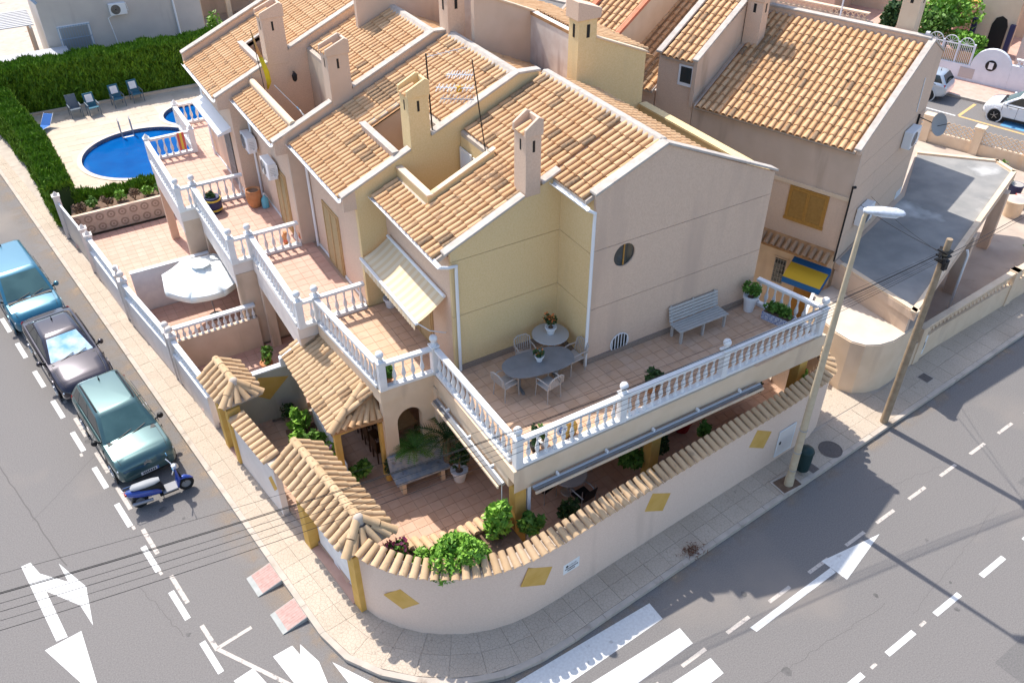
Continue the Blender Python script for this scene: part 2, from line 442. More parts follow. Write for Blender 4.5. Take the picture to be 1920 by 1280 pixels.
seam(wobble((17.9, 9.6), (20.5, 9.3), 14, .06, 5), .01, M_crack)
seam(wobble((15.5, 6.2), (20.5, 7.4), 20, .05, 6), .008, M_crack)

def kx(y): return 2.36 - .1295*(y - 13.24)
KERB = [(kx(80), 80), (kx(60), 60), (kx(45), 45), (kx(30), 30), (kx(20), 20), (kx(14.4), 14.4), (2.38,13.1), (2.52,12.55), (2.76,12.08), (3.25,11.42), (4.03,10.72), (4.9,10.2), (5.85,9.92), (7.05,9.86), (9.31,10.09), (15.66,10.73), (23.15,11.48), (28.47,12.03), (41,13.3)]
WALL = [(-1.45,46.6), (-.17,38.5), (.66,32.76), (1.15,28.9), (1.84,24.7), (2.27,21.4), (2.71,18.44), (3.0,16.56), (3.41,14.46), (3.6,13.45), (3.8,12.95), (4.15,12.44), (4.55,12.02), (4.96,11.72), (5.5,11.42), (6.05,11.22), (6.6,11.11), (7.2,11.08), (8.0,11.13), (8.96,11.24), (11.83,11.53), (15.99,11.92), (17.9,12.15)]
PZ = .13
ki = offset(KERB, .15)
# pavement body (bed of the slabs)
pave = tag(obj('pavement', MB().prism(ki + [(20.3, 69.4)], -.05, PZ-.02), M_kerb), kind='structure')
def resample(path, d):
    P = [Vector(p) for p in path]; out = [P[0].copy()]; acc = 0
    for i in range(len(P)-1):
        e = P[i+1]-P[i]; L = e.length; s = d-acc
        while s <= L: out.append(P[i]+e*(s/L)); s += d
        acc = L-(s-d)
    return out
# kerb stones
kk = resample(KERB[2:], 1.0); n = 0
kb = MB()
for i in range(len(kk)-1):
    a, b = kk[i], kk[i+1]; e = (b-a).normalized(); nn = Vector((-e.y, e.x))
    g = e*.006
    pts = [tuple(a+g), tuple(b-g), tuple(b-g+nn*.15), tuple(a+g+nn*.15)]
    if math.hypot(a.x, a.y) < 42: obj('kerb_stone', MB().prism(pts, -.05, PZ+random.uniform(-.004,.004)), M_kerb, pave)
    else: kb.prism(pts, -.05, PZ)
obj('kerb_run', kb, M_kerb, pave)

# slab material: cream hydraulic slabs with a pressed crazed pattern
def slab_mat():
    m = bpy.data.materials.new('pavement_slab'); m.use_nodes = True; n = m.node_tree.nodes; l = m.node_tree.links; p = n['Principled BSDF']
    p.inputs['Roughness'].default_value = .9; p.inputs['Specular IOR Level'].default_value = .25
    g = n.new('ShaderNodeNewGeometry'); v = n.new('ShaderNodeTexVoronoi'); v.feature = 'DISTANCE_TO_EDGE'; v.inputs['Scale'].default_value = 11
    l.new(g.outputs['Position'], v.inputs['Vector'])
    mr = n.new('ShaderNodeMapRange'); mr.inputs[1].default_value = .0; mr.inputs[2].default_value = .055; l.new(v.outputs['Distance'], mr.inputs[0])
    no = n.new('ShaderNodeTexNoise'); no.inputs['Scale'].default_value = .8; no.inputs['Detail'].default_value = 8; l.new(g.outputs['Position'], no.inputs['Vector'])
    oi = n.new('ShaderNodeObjectInfo')
    a = n.new('ShaderNodeMix'); a.data_type = 'RGBA'; a.inputs[6].default_value = (.46,.375,.29,1); a.inputs[7].default_value = (.56,.47,.375,1)
    ad = n.new('ShaderNodeMath'); ad.operation = 'MULTIPLY_ADD'; ad.inputs[1].default_value = .35; l.new(oi.outputs['Random'], ad.inputs[0]); 
    r2 = n.new('ShaderNodeMapRange'); r2.inputs[1].default_value = .3; r2.inputs[2].default_value = .7; r2.inputs[4].default_value = .65; l.new(no.outputs['Fac'], r2.inputs[0]); l.new(r2.outputs[0], ad.inputs[2]); l.new(ad.outputs[0], a.inputs[0])
    b = n.new('ShaderNodeMix'); b.data_type = 'RGBA'; l.new(a.outputs[2], b.inputs[7]); b.inputs[6].default_value = (.36,.295,.235,1); l.new(mr.outputs[0], b.inputs[0])
    n2 = n.new('ShaderNodeTexNoise'); n2.inputs['Scale'].default_value = 2.6; n2.inputs['Detail'].default_value = 9; l.new(g.outputs['Position'], n2.inputs['Vector'])
    m3 = n.new('ShaderNodeMapRange'); m3.inputs[1].default_value = .62; m3.inputs[2].default_value = .76; m3.inputs[4].default_value = .5; l.new(n2.outputs['Fac'], m3.inputs[0])
    c = n.new('ShaderNodeMix'); c.data_type = 'RGBA'; l.new(b.outputs[2], c.inputs[6]); c.inputs[7].default_value = (.44,.36,.29,1); l.new(m3.outputs[0], c.inputs[0])
    l.new(c.outputs[2], p.inputs['Base Color'])
    bp = n.new('ShaderNodeBump'); bp.inputs['Strength'].default_value = .6; bp.inputs['Distance'].default_value = .008; l.new(mr.outputs[0], bp.inputs['Height']); l.new(bp.outputs[0], p.inputs['Normal'])
    return m
M_slab = slab_mat()
# slabs laid in rows between wall and kerb
win = offset(WALL[:-1] + [(17.9,12.15),(22,12.55),(25,13.1),(31,13.75),(41,14.9)], .02)
ws = resample(win, .60)
kin = [Vector(p) for p in resample(offset(KERB, .155), .02)]
kin_np = np.array([(p.x, p.y) for p in kin])
cells = []
prev = None
for q in ws:
    dd = np.hypot(kin_np[:,0]-q.x, kin_np[:,1]-q.y); k = int(dd.argmin())
    c = Vector(kin_np[k]); cur = (q, c)
    if prev:
        for j in range(2):
            s0, s1 = j/2, (j+1)/2
            a, b = prev[0].lerp(prev[1], s0), cur[0].lerp(cur[1], s0); c2, d2 = cur[0].lerp(cur[1], s1), prev[0].lerp(prev[1], s1)
            cells.append((a, b, c2, d2))
    prev = cur
cells.sort(key=lambda c: c[0].length)
rest = MB()
for i, c in enumerate(cells):
    ctr = sum(c, Vector((0,0)))/4; pts = [tuple(p + (ctr-p).normalized()*.005) for p in c]; z = PZ + random.uniform(-.003, .003)
    if i < 300: obj('pavement_slab', MB().prism(pts, PZ-.03, z), M_slab, pave)
    else: rest.prism(pts, PZ-.03, z)
tag(obj('far_slabs', rest, M_slab, pave), kind='stuff')
# flat slab bed in the recess behind the pole and the lamp
obj('slab_bed', MB().prism([(17.5,12.25),(21.2,12.5),(21.2,16),(18.3,16)], PZ-.03, PZ-.004), M_slab, pave)

# painted markings
def strip(p, q, w, m, z=.004, name='road_marking'):
    a, b = Vector((p[0], p[1])), Vector((q[0], q[1])); e = (b-a).normalized(); nn = Vector((-e.y, e.x))*w/2
    return obj(name, MB().add([(*(a+nn),z),(*(a-nn),z),(*(b-nn),z),(*(b+nn),z)], [(0,1,2,3)]), m, road)
def poly(pts, m, z=.004):
    ar = sum(pts[i][0]*pts[(i+1)%len(pts)][1]-pts[(i+1)%len(pts)][0]*pts[i][1] for i in range(len(pts)))
    if ar < 0: pts = pts[::-1]
    return obj('road_marking', MB().add([(p[0], p[1], z) for p in pts], [tuple(range(len(pts)))]), m, road)
# outer white dashes along the parked cars
for y in (33.4, 31.4, 29.5, 27.5, 25.56, 23.65, 21.7, 19.85, 17.88, 16.0, 14.1):
    x = -1.31 - .158*(y-21.7); strip((x+.083, y-.53), (x-.083, y+.53), .15, M_paint)
# older cream dashes of the parking bays
for y in (30.3, 28.3, 26.3, 24.3, 22.33, 20.5, 18.5, 16.5):
    x = -.29 - .147*(y-16.5); strip((x+.08, y-.54), (x-.08, y+.54), .115, M_paint_old)
strip((-.08,15.11), (.07,14.22), .11, M_paint_old); strip((.06,14.26), (.98,14.42), .10, M_paint_old, .005)
strip((.04,14.30), (1.9,11.5), .10, M_paint_old, .006)
# arrow of the left street
poly([(-3.74,19.38),(-3.51,19.40),(-3.34,18.88),(-2.74,18.22),(-2.60,17.3),(-3.28,18.2),(-3.02,16.48),(-3.28,16.48)], M_paint)
poly([(-2.86,18.98),(-2.36,17.82),(-2.42,16.5),(-2.60,17.32),(-2.735,18.2)], M_paint)
poly([(-3.56,16.36),(-2.70,16.48),(-2.60,14.2)], M_paint, .006)
# zebra bars on the left street
poly([(1.18,13.35),(1.68,13.40),(2.25,11.0),(1.75,10.7)], M_paint, .008); poly([(1.86,13.34),(2.09,12.65),(2.05,11.6),(1.72,12.9)], M_paint, .006)
poly([(2.36,12.48),(3.02,11.43),(3.3,10.6),(2.7,10.6)], M_paint); poly([(.17,13.2),(.67,13.29),(1.2,11.4),(.7,11.2)], M_paint, .008)
# zebra bars on the right street
for (x1, ya, yb) in ((9.98, 9.36, 9.90), (10.18, 8.43, 8.93), (10.29, 7.43, 7.90)):
    poly([(x1, ya), (x1, yb), (x1-4.2, yb-.15), (x1-4.2, ya-.38)], M_paint, .005)
# right-street arrow and lane dashes
poly([(11.70,8.04),(11.76,7.87),(14.83,8.14),(14.82,8.32)], M_paint, .006); poly([(14.9,7.82),(16.86,8.44),(14.78,8.60)], M_paint, .006)
for (xa, xb) in ((12.05,13.12),(14.05,15.12),(16.0,17.06),(18.04,19.1),(20.1,21.15),(22.1,23.2)):
    f = lambda x: 5.62 + .0785*(x-12); strip((xa, f(xa)), (xb, f(xb)), .15, M_paint)
for x in (8.4, 9.95, 11.5, 13.05, 14.6, 16.15, 17.5, 19.0, 20.55, 22.1, 23.65, 25.2):
    f = lambda q: 8.12 + .0895*(q-10); strip((x-.4, f(x-.4)), (x+.4, f(x+.4)), .10, M_paint_old)
for (a, b) in (((13.42,5.72),(13.62,5.74)),((15.4,5.9),(15.62,5.92)),((11.7,5.5),(11.86,5.51)),((-1.62,22.9),(-1.64,23.05)),((-.86,19.15),(-.88,19.3)),((-.57,17.2),(-.6,17.35))):
    strip(a, b, .08, M_paint_old)
# the street behind: arrow, bay lines, kerb, pink pavement
def rpoly(pts, m, z=.004): return poly([rh(u, v)[:2] for u, v in pts], m, z)
rpoly([(19.4,2.9),(19.85,1.0),(19.35,.6),(19.6,.55),(21.2,-5.5),(21.35,-5.45),(19.78,.6),(20.2,.7)], M_paint)
def loc2(x, y): d = Vector((x, y, 0))-RHO; return d.dot(RU), d.dot(RV)
yl = loc2(43.15, 25.86); y2 = loc2(44.6, 20.6); y3 = loc2(45.42, 27.2)
strip((43.15,25.86), (44.9,19.6), .16, M_paint_y); strip((43.2,25.9), (45.3,26.45), .16, M_paint_y, .006); strip((43.05,26.0), (42.2,28.9), .12, M_paint)
poly([(44.0,24.0),(45.9,24.6),(46.3,22.9),(44.5,22.4)], M_paint_b)
M_pinkpave = mat('pavement_pink', (.55,.34,.27), .9, (.6,.4,.33), 4, .2, 60, stain=(.45,.3,.25), sscale=2, sthr=.6)
fp = tag(obj('far_pavement', MB().prism([rh(25.75,-60)[:2], rh(25.75,60)[:2], rh(60,60)[:2], rh(60,-60)[:2]], -.05, .13), M_pinkpave), kind='structure')
obj('kerb_run', MB().prism([rh(25.55,-60)[:2], rh(25.55,60)[:2], rh(25.74,60)[:2], rh(25.74,-60)[:2]], -.05, .132), M_kerb, fp)
# wedge ramps at the kerb
M_ramp = mat('ramp_slab_red', (.44,.27,.235), .9, (.50,.34,.30), 9, .3, 60); M_rampg = mat('ramp_concrete', (.36,.37,.345), .93, (.42,.42,.40), 4, .3, 50)
def ramp(ya, yb, label):
    t = thing('kerb_ramp', label, 'ramp', (kx(ya)-.35, (ya+yb)/2, 0), 0, 'wedge ramps at the kerb')
    x0, x1 = kx(ya)-.70, kx(ya)-.02; sk = -.1295*(yb-ya)
    def rect(u0, u1, w0, w1, top):
        p = []
        for (u, w) in ((u0,w0),(u1,w0),(u1,w1),(u0,w1)):
            p.append((x0+(x1-x0)*u + sk*w, ya+(yb-ya)*w + (x1-x0)*u*.13, u))
        return p
    P = rect(0,1,0,1,0); mb = MB()
    zt = lambda u: .02 + u*.125
    mb.add([(q[0],q[1],-.02) for q in P]+[(q[0],q[1],zt(q[2])) for q in P], [(0,3,2,1),(4,5,6,7),(0,1,5,4),(1,2,6,5),(2,3,7,6),(3,0,4,7)])
    obj('wedge', mb, M_rampg, t)
    for k in range(9):
        w0, w1 = .02+k*.107, .02+k*.107+.1
        P = rect(.2, .985, w0, w1, 0)
        obj('ramp_tile', MB().add([(q[0],q[1],zt(q[2])) for q in P]+[(q[0],q[1],zt(q[2])+.006) for q in P], [(4,5,6,7),(0,1,5,4),(1,2,6,5),(2,3,7,6),(3,0,4,7)]), M_ramp, t)
ramp(15.20, 15.92, 'red slab kerb ramp nearer the blue scooter'); ramp(13.80, 14.52, 'red slab kerb ramp nearest the zebra crossing')

# wind-blown dust lying along the kerb (patchy sheet)
def dust_mat():
    m = bpy.data.materials.new('kerb_dust'); m.use_nodes = True; n = m.node_tree.nodes; l = m.node_tree.links; p = n['Principled BSDF']; p.inputs['Roughness'].default_value = 1
    p.inputs['Base Color'].default_value = (.42,.31,.21,1); g = n.new('ShaderNodeNewGeometry'); t = n.new('ShaderNodeTexNoise'); t.inputs['Scale'].default_value = 1.3; t.inputs['Detail'].default_value = 9; t.inputs['Roughness'].default_value = .65
    l.new(g.outputs['Position'], t.inputs['Vector']); r = n.new('ShaderNodeMapRange'); r.inputs[1].default_value = .44; r.inputs[2].default_value = .70; r.inputs[4].default_value = .75; l.new(t.outputs['Fac'], r.inputs[0])
    u = n.new('ShaderNodeAttribute'); u.attribute_name = 'edge'; mu = n.new('ShaderNodeMath'); mu.operation = 'MULTIPLY'; l.new(r.outputs[0], mu.inputs[0]); l.new(u.outputs['Fac'], mu.inputs[1]); l.new(mu.outputs[0], p.inputs['Alpha'])
    return m
def dust(path, w):
    P = [tuple(q) for q in resample(path, .5)]; O_ = offset(P, -w); I_ = offset(P, -.005); mb = MB(); n = len(P)
    for i in range(n): mb.v += [(*I_[i], .0025), (*O_[i], .0025)]
    for i in range(n-1): mb.f.append((2*i, 2*i+1, 2*i+3, 2*i+2))
    o = obj('kerb_dust', mb, M_dust, road); a = o.data.attributes.new('edge', 'FLOAT', 'POINT'); a.data.foreach_set('value', [1.0, 0.0]*n); return o
M_dust = dust_mat(); dust(KERB[2:10], .75); dust(KERB[8:], .45)

# repair patches, oil drips and tyre-polished tracks
M_patch = mat('asphalt_patch', (.135,.128,.124), .95, (.175,.165,.158), 26, .6, 120); M_oil = mat('oil_stain', (.10,.095,.09), .8, (.15,.14,.135), 8)
def flat(pts, m, name, z=.0022): return obj(name, MB().add([(x, y, z) for x, y in pts], [tuple(range(len(pts)))]), m, road)
flat([(-5.2,23.8),(-4.2,23.7),(-4.15,26.4),(-5.15,26.6)], M_patch, 'asphalt_patch'); flat([(16.2,3.4),(18.6,3.6),(18.5,4.5),(16.1,4.3)], M_patch, 'asphalt_patch'); flat([(22.0,7.1),(25.5,7.4),(25.4,8.0),(21.9,7.7)], M_patch, 'asphalt_patch')
for k in range(16):
    rs = random.Random(300+k); side = k % 2; x = rs.uniform(-.9,.9) if side else rs.uniform(10,22); y = rs.uniform(15,30) if side else rs.uniform(5.0,9.0); x = x-.13*(y-20)-.3 if side else x
    r_ = rs.uniform(.05,.16); flat([(x+r_*rs.uniform(.6,1.2)*math.cos(a), y+r_*rs.uniform(.6,1.2)*math.sin(a)) for a in np.linspace(0, 6.28, 10)[:-1]], M_oil, 'oil_stain', .0028)
# ------------------------------------------------------------------ the row of houses
T = 3.70; SL = .43
M_pit = mat('stucco_patio', (.58,.47,.36), .95, (.64,.53,.42), 2, .4, 55, stain=(.42,.33,.26), sscale=1.3, sthr=.6, streak=True)  # plain beige render of the open roof patio walls
def band(parent, y, t, poly_xz, m, name='wall'):
    return obj(name, MB().extr([(x, y, z) for x, z in poly_xz], (0, t, 0)), m, parent)
def band_x(parent, x, t, poly_yz, m, name='wall'):
    return obj(name, MB().extr([(x, y, z) for y, z in poly_yz], (t, 0, 0)), m, parent)
def holed(x0, x1, z0, z1, cx, cz, r, n=14):
    la = [(cx - r*math.sin(math.pi*k/n), cz - r*math.cos(math.pi*k/n)) for k in range(n+1)]
    ra = [(cx + r*math.sin(math.pi*k/n), cz - r*math.cos(math.pi*k/n)) for k in range(n+1)]
    return [(x0,z0),(cx,z0)] + la + [(cx,z1),(x0,z1)], [(cx,z0),(x1,z0),(x1,z1),(cx,z1)] + ra[::-1]
def coping(parent, y, t, pts, m=None, over=.03, h=.07, name='coping'):
    """mortar coping running along a sloped wall top in a plane y=const; pts are (x,z) on the top"""
    mb = MB()
    for (a, b) in zip(pts, pts[1:]):
        mb.extr([(a[0], y-over, a[1]), (b[0], y-over, b[1]), (b[0], y-over, b[1]+h), (a[0], y-over, a[1]+h)], (0, t+2*over, 0))
    return obj(name, mb, m or M_coping, parent, bevel=.015)
def gutter(parent, p, q, r=.07):
    mb = MB(); p, q = Vector(p), Vector(q); e = (q-p).normalized(); s = Vector((e.y, -e.x, 0)); n = 7; prof = []
    for k in range(n+1):
        a = math.pi + math.pi*k/n; prof.append((math.cos(a)*r, math.sin(a)*r))
    for k in range(n+1): 
        a = 2*math.pi - math.pi*k/n; prof.append((math.cos(a)*(r-.01), math.sin(a)*(r-.01)))
    mb.extr([p + s*a + Vector((0,0,b)) for a, b in prof], q-p)
    return obj('gutter', mb, M_white_m, parent)
def downpipe(parent, pts, r=.045): return obj('downpipe', MB().tube(pts, r, 9), M_white_m, parent, smooth=40)
def chimney(parent, x0, x1, y0, y1, zb, zt, m, cap=None):
    c = obj('chimney', MB().box(x0, y0, zb, x1, y1, zt), m, parent, bevel=.015)
    o = .035; z0 = zt; zl, zh = zt+.10, zt+.46; t = .085
    X0, X1, Y0, Y1 = x0-o, x1+o, y0-o, y1+o
    mb = MB()
    prof = [(X0,z0),(X1,z0),(X1,zh-.07),(X1-.13,zh),(X0,zl+.10)]
    mb.extr([(x, Y0, z) for x, z in prof], (0, t, 0)); mb.extr([(x, Y1-t, z) for x, z in prof], (0, t, 0))
    mb.extr([(X0,Y0+t,z0),(X0,Y1-t,z0),(X0,Y1-t,z0+.05),(X0,Y0+t,z0+.05)], (t,0,0)); mb.extr([(X1-t,Y0+t,z0),(X1-t,Y1-t,z0),(X1-t,Y1-t,zh-.07),(X1-t,Y0+t,zh-.07)], (t,0,0))
    mb.box(X0+t, Y0+t, z0, X1-t, Y1-t, z0+.04)
    obj('chimney_cap', mb, cap or m, c, bevel=.012)
    for k in (0, 1):
        inst('cap_tile', TILE, c, (X0-.02, Y0+t+.12+k*.2, zl-.06), Matrix((Vector((0,1,0)), Vector((.93,0,.36)), Vector((.36,0,-.93))*-1)).transposed())
    sl = MB().box(x0+(x1-x0)*.42, y0-.004, zt-.42, x0+(x1-x0)*.42+.07, y0+.02, zt-.12)
    sl.box(x0-.004, y0+(y1-y0)*.4, zt-.40, x0+.02, y0+(y1-y0)*.4+.07, zt-.12)
    obj('vent_slit', sl, M_black, c)
    return c
def deck(parent, xe, rects, thick=.12):
    mb = MB()
    for (x0, x1, y0, y1) in rects:
        z = lambda x: 7.35 + SL*(x-xe)
        mb.extr([(x0,y0,z(x0)-thick),(x1,y0,z(x1)-thick),(x1,y0,z(x1)),(x0,y0,z(x0))], (0,y1-y0,0))
    return obj('roof_deck', mb, M_mortar, parent)
def shutter_leaf(mb, x, y0, y1, z0, z1, t=.04):
    n = int((z1-z0)/.07); fr = .05
    mb.box(x, y0, z0, x+t, y0+fr, z1).box(x, y1-fr, z0, x+t, y1, z1).box(x, y0+fr, z0, x+t, y1-fr, z0+fr).box(x, y0+fr, z1-fr, x+t, y1-fr, z1)
    for k in range(n):
        z = z0+fr+(k+.5)*(z1-z0-2*fr)/n
        mb.add([(x+.006,y0+fr,z-.02),(x+.006,y1-fr,z-.02),(x+t-.008,y1-fr,z+.025),(x+t-.008,y0+fr,z+.025)], [(0,1,2,3)])
    mb.box(x+t-.006, y0+fr, z0+fr, x+t-.002, y1-fr, z1-fr)
def shutter_door(parent, x, y0, y1, z0, z1, m, name='shutter_door'):
    d = obj(name, MB().box(x-.03, y0-.07, z0, x+.03, y0, z1+.07).box(x-.03, y1, z0, x+.03, y1+.07, z1+.07).box(x-.03, y0, z1, x+.03, y1, z1+.07), m, parent)
    ym = (y0+y1)/2
    for a, b in ((y0+.004, ym-.004), (ym+.004, y1-.004)):
        mb = MB(); shutter_leaf(mb, x-.05, a, b, z0+.01, z1-.005); obj('shutter', mb, m, d)
    return d
def ac_unit(label, x, y, z, face='-x', w=.82, h=.58, dp=.3, group='air conditioning units'):
    """outdoor unit; box against the wall behind it"""
    t = thing('air_conditioner', label, 'air conditioner', (x, y, z), {'-x':0, '-y':R(90)}[face] if face in ('-x','-y') else face, group)
    mb = MB().box(-dp, -w/2, 0, 0, w/2, h); obj('casing', mb, M_white_m, t, bevel=.02, local=True)
    g = MB()
    for k in range(6):
        r0 = .05+k*.04; g.lathe([(r0, 0), (r0+.012, 0), (r0+.012, .008), (r0, .008)], (-dp-.012, w*.14, h/2), 18, Matrix.Rotation(R(90), 3, 'Y'), True)
    obj('fan_grille', g, M_metal, t, local=True)
    obj('fan_recess', MB().lathe([(.25,0),(.25,.004)], (-dp-.006, w*.14, h/2), 20, Matrix.Rotation(R(90), 3, 'Y')), M_black, t, local=True)
    lv_ = MB()
    for k in range(5): lv_.box(-dp*.8, -w/2-.006, h*(.3+.1*k), -dp*.25, -w/2-.002, h*(.3+.1*k)+.012)
    obj('side_louvres', lv_, M_metal, t, local=True)
    b = MB()
    for s in (-1, 1): b.box(-dp-.02, s*w*.33-.015, -.035, .02, s*w*.33+.015, -.003)
    obj('bracket', b, M_metal, t, local=True)
    obj('pipe', MB().tube([(-dp*.5,-w/2,h*.3),(-dp*.4,-w/2-.09,h*.2),(-.02,-w/2-.1,h*.35),(-.01,-w/2-.05,h*.9)], .018, 6), M_white_m, t, smooth=40, local=True)
    return t

# ---- corner house ------------------------------------------------------------------------------------------
hA = thing('corner_house', 'corner house with pale pink gable, yellow side wall and wide tiled terrace', 'house', (12.5, 17.5, .3), 0, None)
XA, EA, RA = 8.10, 7.75, 13.35
YA, YAB = 16.66, 20.75
zr = lambda x, xe=EA: 7.35 + SL*(x-xe)
# inner cores behind the scored render
core = MB()
core.extr([(11.40,15.16,.3),(17.35,15.16,.3),(17.35,15.16,7.75),(13.35,15.16,9.45),(11.40,15.16,8.6)], (0,.16,0))
core.extr([(8.16,16.72,.3),(11.5,16.72,.3),(11.5,16.72,8.6),(8.16,16.72,7.2)], (0,.14,0))
core.extr([(11.41,15.2,.3),(11.41,16.8,.3),(11.41,16.8,8.6),(11.41,15.2,8.6)], (.14,0,0))
obj('wall_core', core, M_mortar, hA)
# pink gable in three scored bands
for b in holed(11.35, 17.40, .3, 5.50, 12.45, 4.04, .31): band(hA, 15.10, .10, b, M_pink)
for b in holed(11.35, 17.40, 5.515, 7.32, 12.36, 6.93, .335): band(hA, 15.10, .10, b, M_pink)
band(hA, 15.10, .10, [(11.35,7.335),(17.40,7.335),(17.40,8.0),(13.40,9.76),(11.35,8.93)], M_pink)
# yellow wall and its return
band(hA, YA, .10, [(XA,.3),(11.35,.3),(11.35,5.50),(XA,5.50)], M_yel)
band(hA, YA, .10, [(XA,5.515),(11.35,5.515),(11.35,7.20),(XA,7.20)], M_yel)
band(hA, YA, .10, [(XA,7.215),(11.35,7.215),(11.35,8.90),(XA,zr(XA)+.03)], M_yel)
for z0, z1 in ((.3,5.50),(5.515,7.20),(7.215,8.82)): band_x(hA, 11.352, .07, [(15.2,z0),(16.66,z0),(16.66,z1),(15.2,z1)], M_yel)
# facade, rear wall
band_x(hA, XA+.002, .2, [(16.77,.3),(20.74,.3),(20.74,7.30),(16.77,7.30)], M_pink)
band_x(hA, 17.2, .2, [(15.2,.3),(20.9,.3),(20.9,7.9),(15.2,7.9)], M_yel)
band_x(hA, 15.12, .15, [(15.25,5.5),(20.7,5.5),(20.7,8.82),(15.25,8.82)], M_yel)
# copings
coping(hA, 15.06, .24, [(11.28,8.93),(13.38,9.78)]); coping(hA, 15.06, .24, [(13.385,9.78),(17.46,8.02)])
coping(hA, 16.62, .2, [(7.92,zr(7.92)+.05),(10.24,zr(10.24)+.05)]); coping(hA, 16.62, .2, [(10.76,zr(10.76)+.05),(11.30,zr(11.30)+.05)])
obj('coping', MB().box(17.12,15.32,7.905,17.42,20.9,7.97), M_yel, hA)
# ridge capping (flat mortar)
obj('ridge_capping', MB().extr([(13.24,15.3,9.70),(13.34,15.3,9.86),(13.52,15.3,9.84),(13.60,15.3,9.68)], (0,5.42,0)), M_coping, hA, bevel=.02)
# roof decks with the cut-out patio
PX0, PX1, PY0 = 8.70, 10.60, 18.92
rfA = deck(hA, EA, [(EA-.02,PX0,16.76,20.7),(PX0,PX1,16.76,PY0),(PX1,11.1,16.76,20.7),(11.1,RA,15.2,20.7)])
inp = lambda x, y: PX0-.16 < x < PX1+.02 and y > PY0-.17
roof_plane(rfA, (EA-.05, 16.84, zr(EA-.05)), (0,1,0), (1,0,SL), 3.82, (RA-EA)*1.0886, keep=lambda u, v: not inp(EA-.05+v/1.0886, 16.84+u) and not (16.84+u < 17.3 and 10.2 < EA+v/1.0886 < 10.9),
           dark=lambda u, v: (u < .25 and random.random() < .35) or (u > 3.5 and v > 3.3 and random.random() < .6) or random.random() < .05)
roof_plane(rfA, (11.08, 15.26, zr(11.08)), (0,1,0), (1,0,SL), 1.52, (RA-11.08)*1.0886, dark=lambda u, v: random.random() < .02)
rr = MB().extr([(13.4,15.25,9.60),(15.2,15.25,8.79),(15.2,15.25,8.90),(13.4,15.25,9.72)], (0,5.45,0)); rrA = obj('rear_roof', rr, M_mortar, hA)
roof_plane(rrA, (15.22, 15.4, 8.885), (0,1,0), (-1,0,.45), 5.25, 1.78*1.096, limit=120)
# patio cut into the roof
pit = MB().box(PX0, PY0, 6.0, PX1, 20.74, 6.1); obj('roof_patio_floor', pit, M_terr, hA)
pw = MB(); pw.box(PX0-.14, PY0+.001, 6.0, PX0, 20.72, zr(PX0)+.20); pw.extr([(PX0-.14,PY0-.14,6.0),(PX1,PY0-.14,6.0),(PX1,PY0-.14,zr(PX1)+.20),(PX0-.14,PY0-.14,zr(PX0)+.20)], (0,.14,0))
obj('roof_patio_parapet', pw, M_yel, hA)
cp = MB().box(PX0-.17, PY0-.17, zr(PX0)+.203, PX0+.03, 20.72, zr(PX0)+.25); obj('coping', cp, M_cream, hA)
coping(hA, PY0-.14, .14, [(PX0+.04, zr(PX0+.04)+.205), (PX1+.05, zr(PX1+.05)+.205)], M_cream, .02, .045)
obj('wall', MB().box(PX1, PY0, 6.0, PX1+.1, 20.72, zr(PX1)-.125), M_yel, hA)
w = obj('window', MB().box(PX1-.03, 19.15, 6.4, PX1+.01, 19.98, 8.08), M_white_m, hA); obj('pane', MB().box(PX1-.036, 19.22, 6.5, PX1-.031, 19.9, 7.98), M_glass, w)
mb = MB(); shutter_leaf(mb, PX1-.08, 19.99, 20.66, 6.4, 8.15); sh = obj('shutter', mb, M_white_m, hA)
chimney(hA, 10.28, 10.72, 16.64, 17.22, 8.44, 10.05, M_pink)
# gutters and pipes
gutter(hA, (EA-.08, 16.45, 7.36), (EA-.08, 20.66, 7.36)); gutter(hA, (11.03, 15.0, 8.70), (11.03, 16.62, 8.70))
downpipe(hA, [(EA-.08,16.5,7.3),(7.95,16.5,7.2),(8.22,16.58,7.12),(8.22,16.6,6.9),(8.22,16.6,T+.02)]); downpipe(hA, [(11.05,15.1,8.64),(11.27,15.02,8.5),(11.27,15.03,8.2),(11.27,15.03,T+.02)])
# round windows
def round_window(cx, cz, r, bars):
    w = obj('round_window', MB().lathe([(r,0),(r,.02)], (cx,15.155,cz), 28, Matrix.Rotation(R(90),3,'X')), M_glass, hA)
    rv = MB(); n = 28
    for k in range(n):
        a, b = 2*math.pi*k/n, 2*math.pi*(k+1)/n
        rv.add([(cx+math.cos(q)*rr_, yy, cz+math.sin(q)*rr_) for (q, rr_, yy) in ((a,r+.004,15.095),(b,r+.004,15.095),(b,r+.004,15.15),(a,r+.004,15.15))], [(0,1,2,3)])
    obj('reveal', rv, M_pink, w)
    if bars:
        b = MB()
        for k in range(6):
            x = cx - r + (k+.5)*2*r/6; hh = math.sqrt(max(0, r*r-(x-cx)**2)); b.box(x-.011, 15.06, cz-hh, x+.011, 15.082, cz+hh)
        b.lathe([(r-.02,0),(r+.01,0),(r+.01,.02),(r-.02,.02)], (cx,15.09,cz), 28, Matrix.Rotation(R(90),3,'X'), True); obj('window_grille', b, M_white_m, w)
    else:
        obj('window_frame', MB().box(cx-.02,15.12,cz-r*.95,cx+.02,15.14,cz+r*.95), M_wood, w)
        obj('curtain', MB().box(cx-.02,15.142,cz-r*.8,cx+r*.6,15.15,cz+r*.7), M_woodlt, w)
round_window(12.36, 6.93, .335, False); round_window(12.45, 4.04, .31, True)
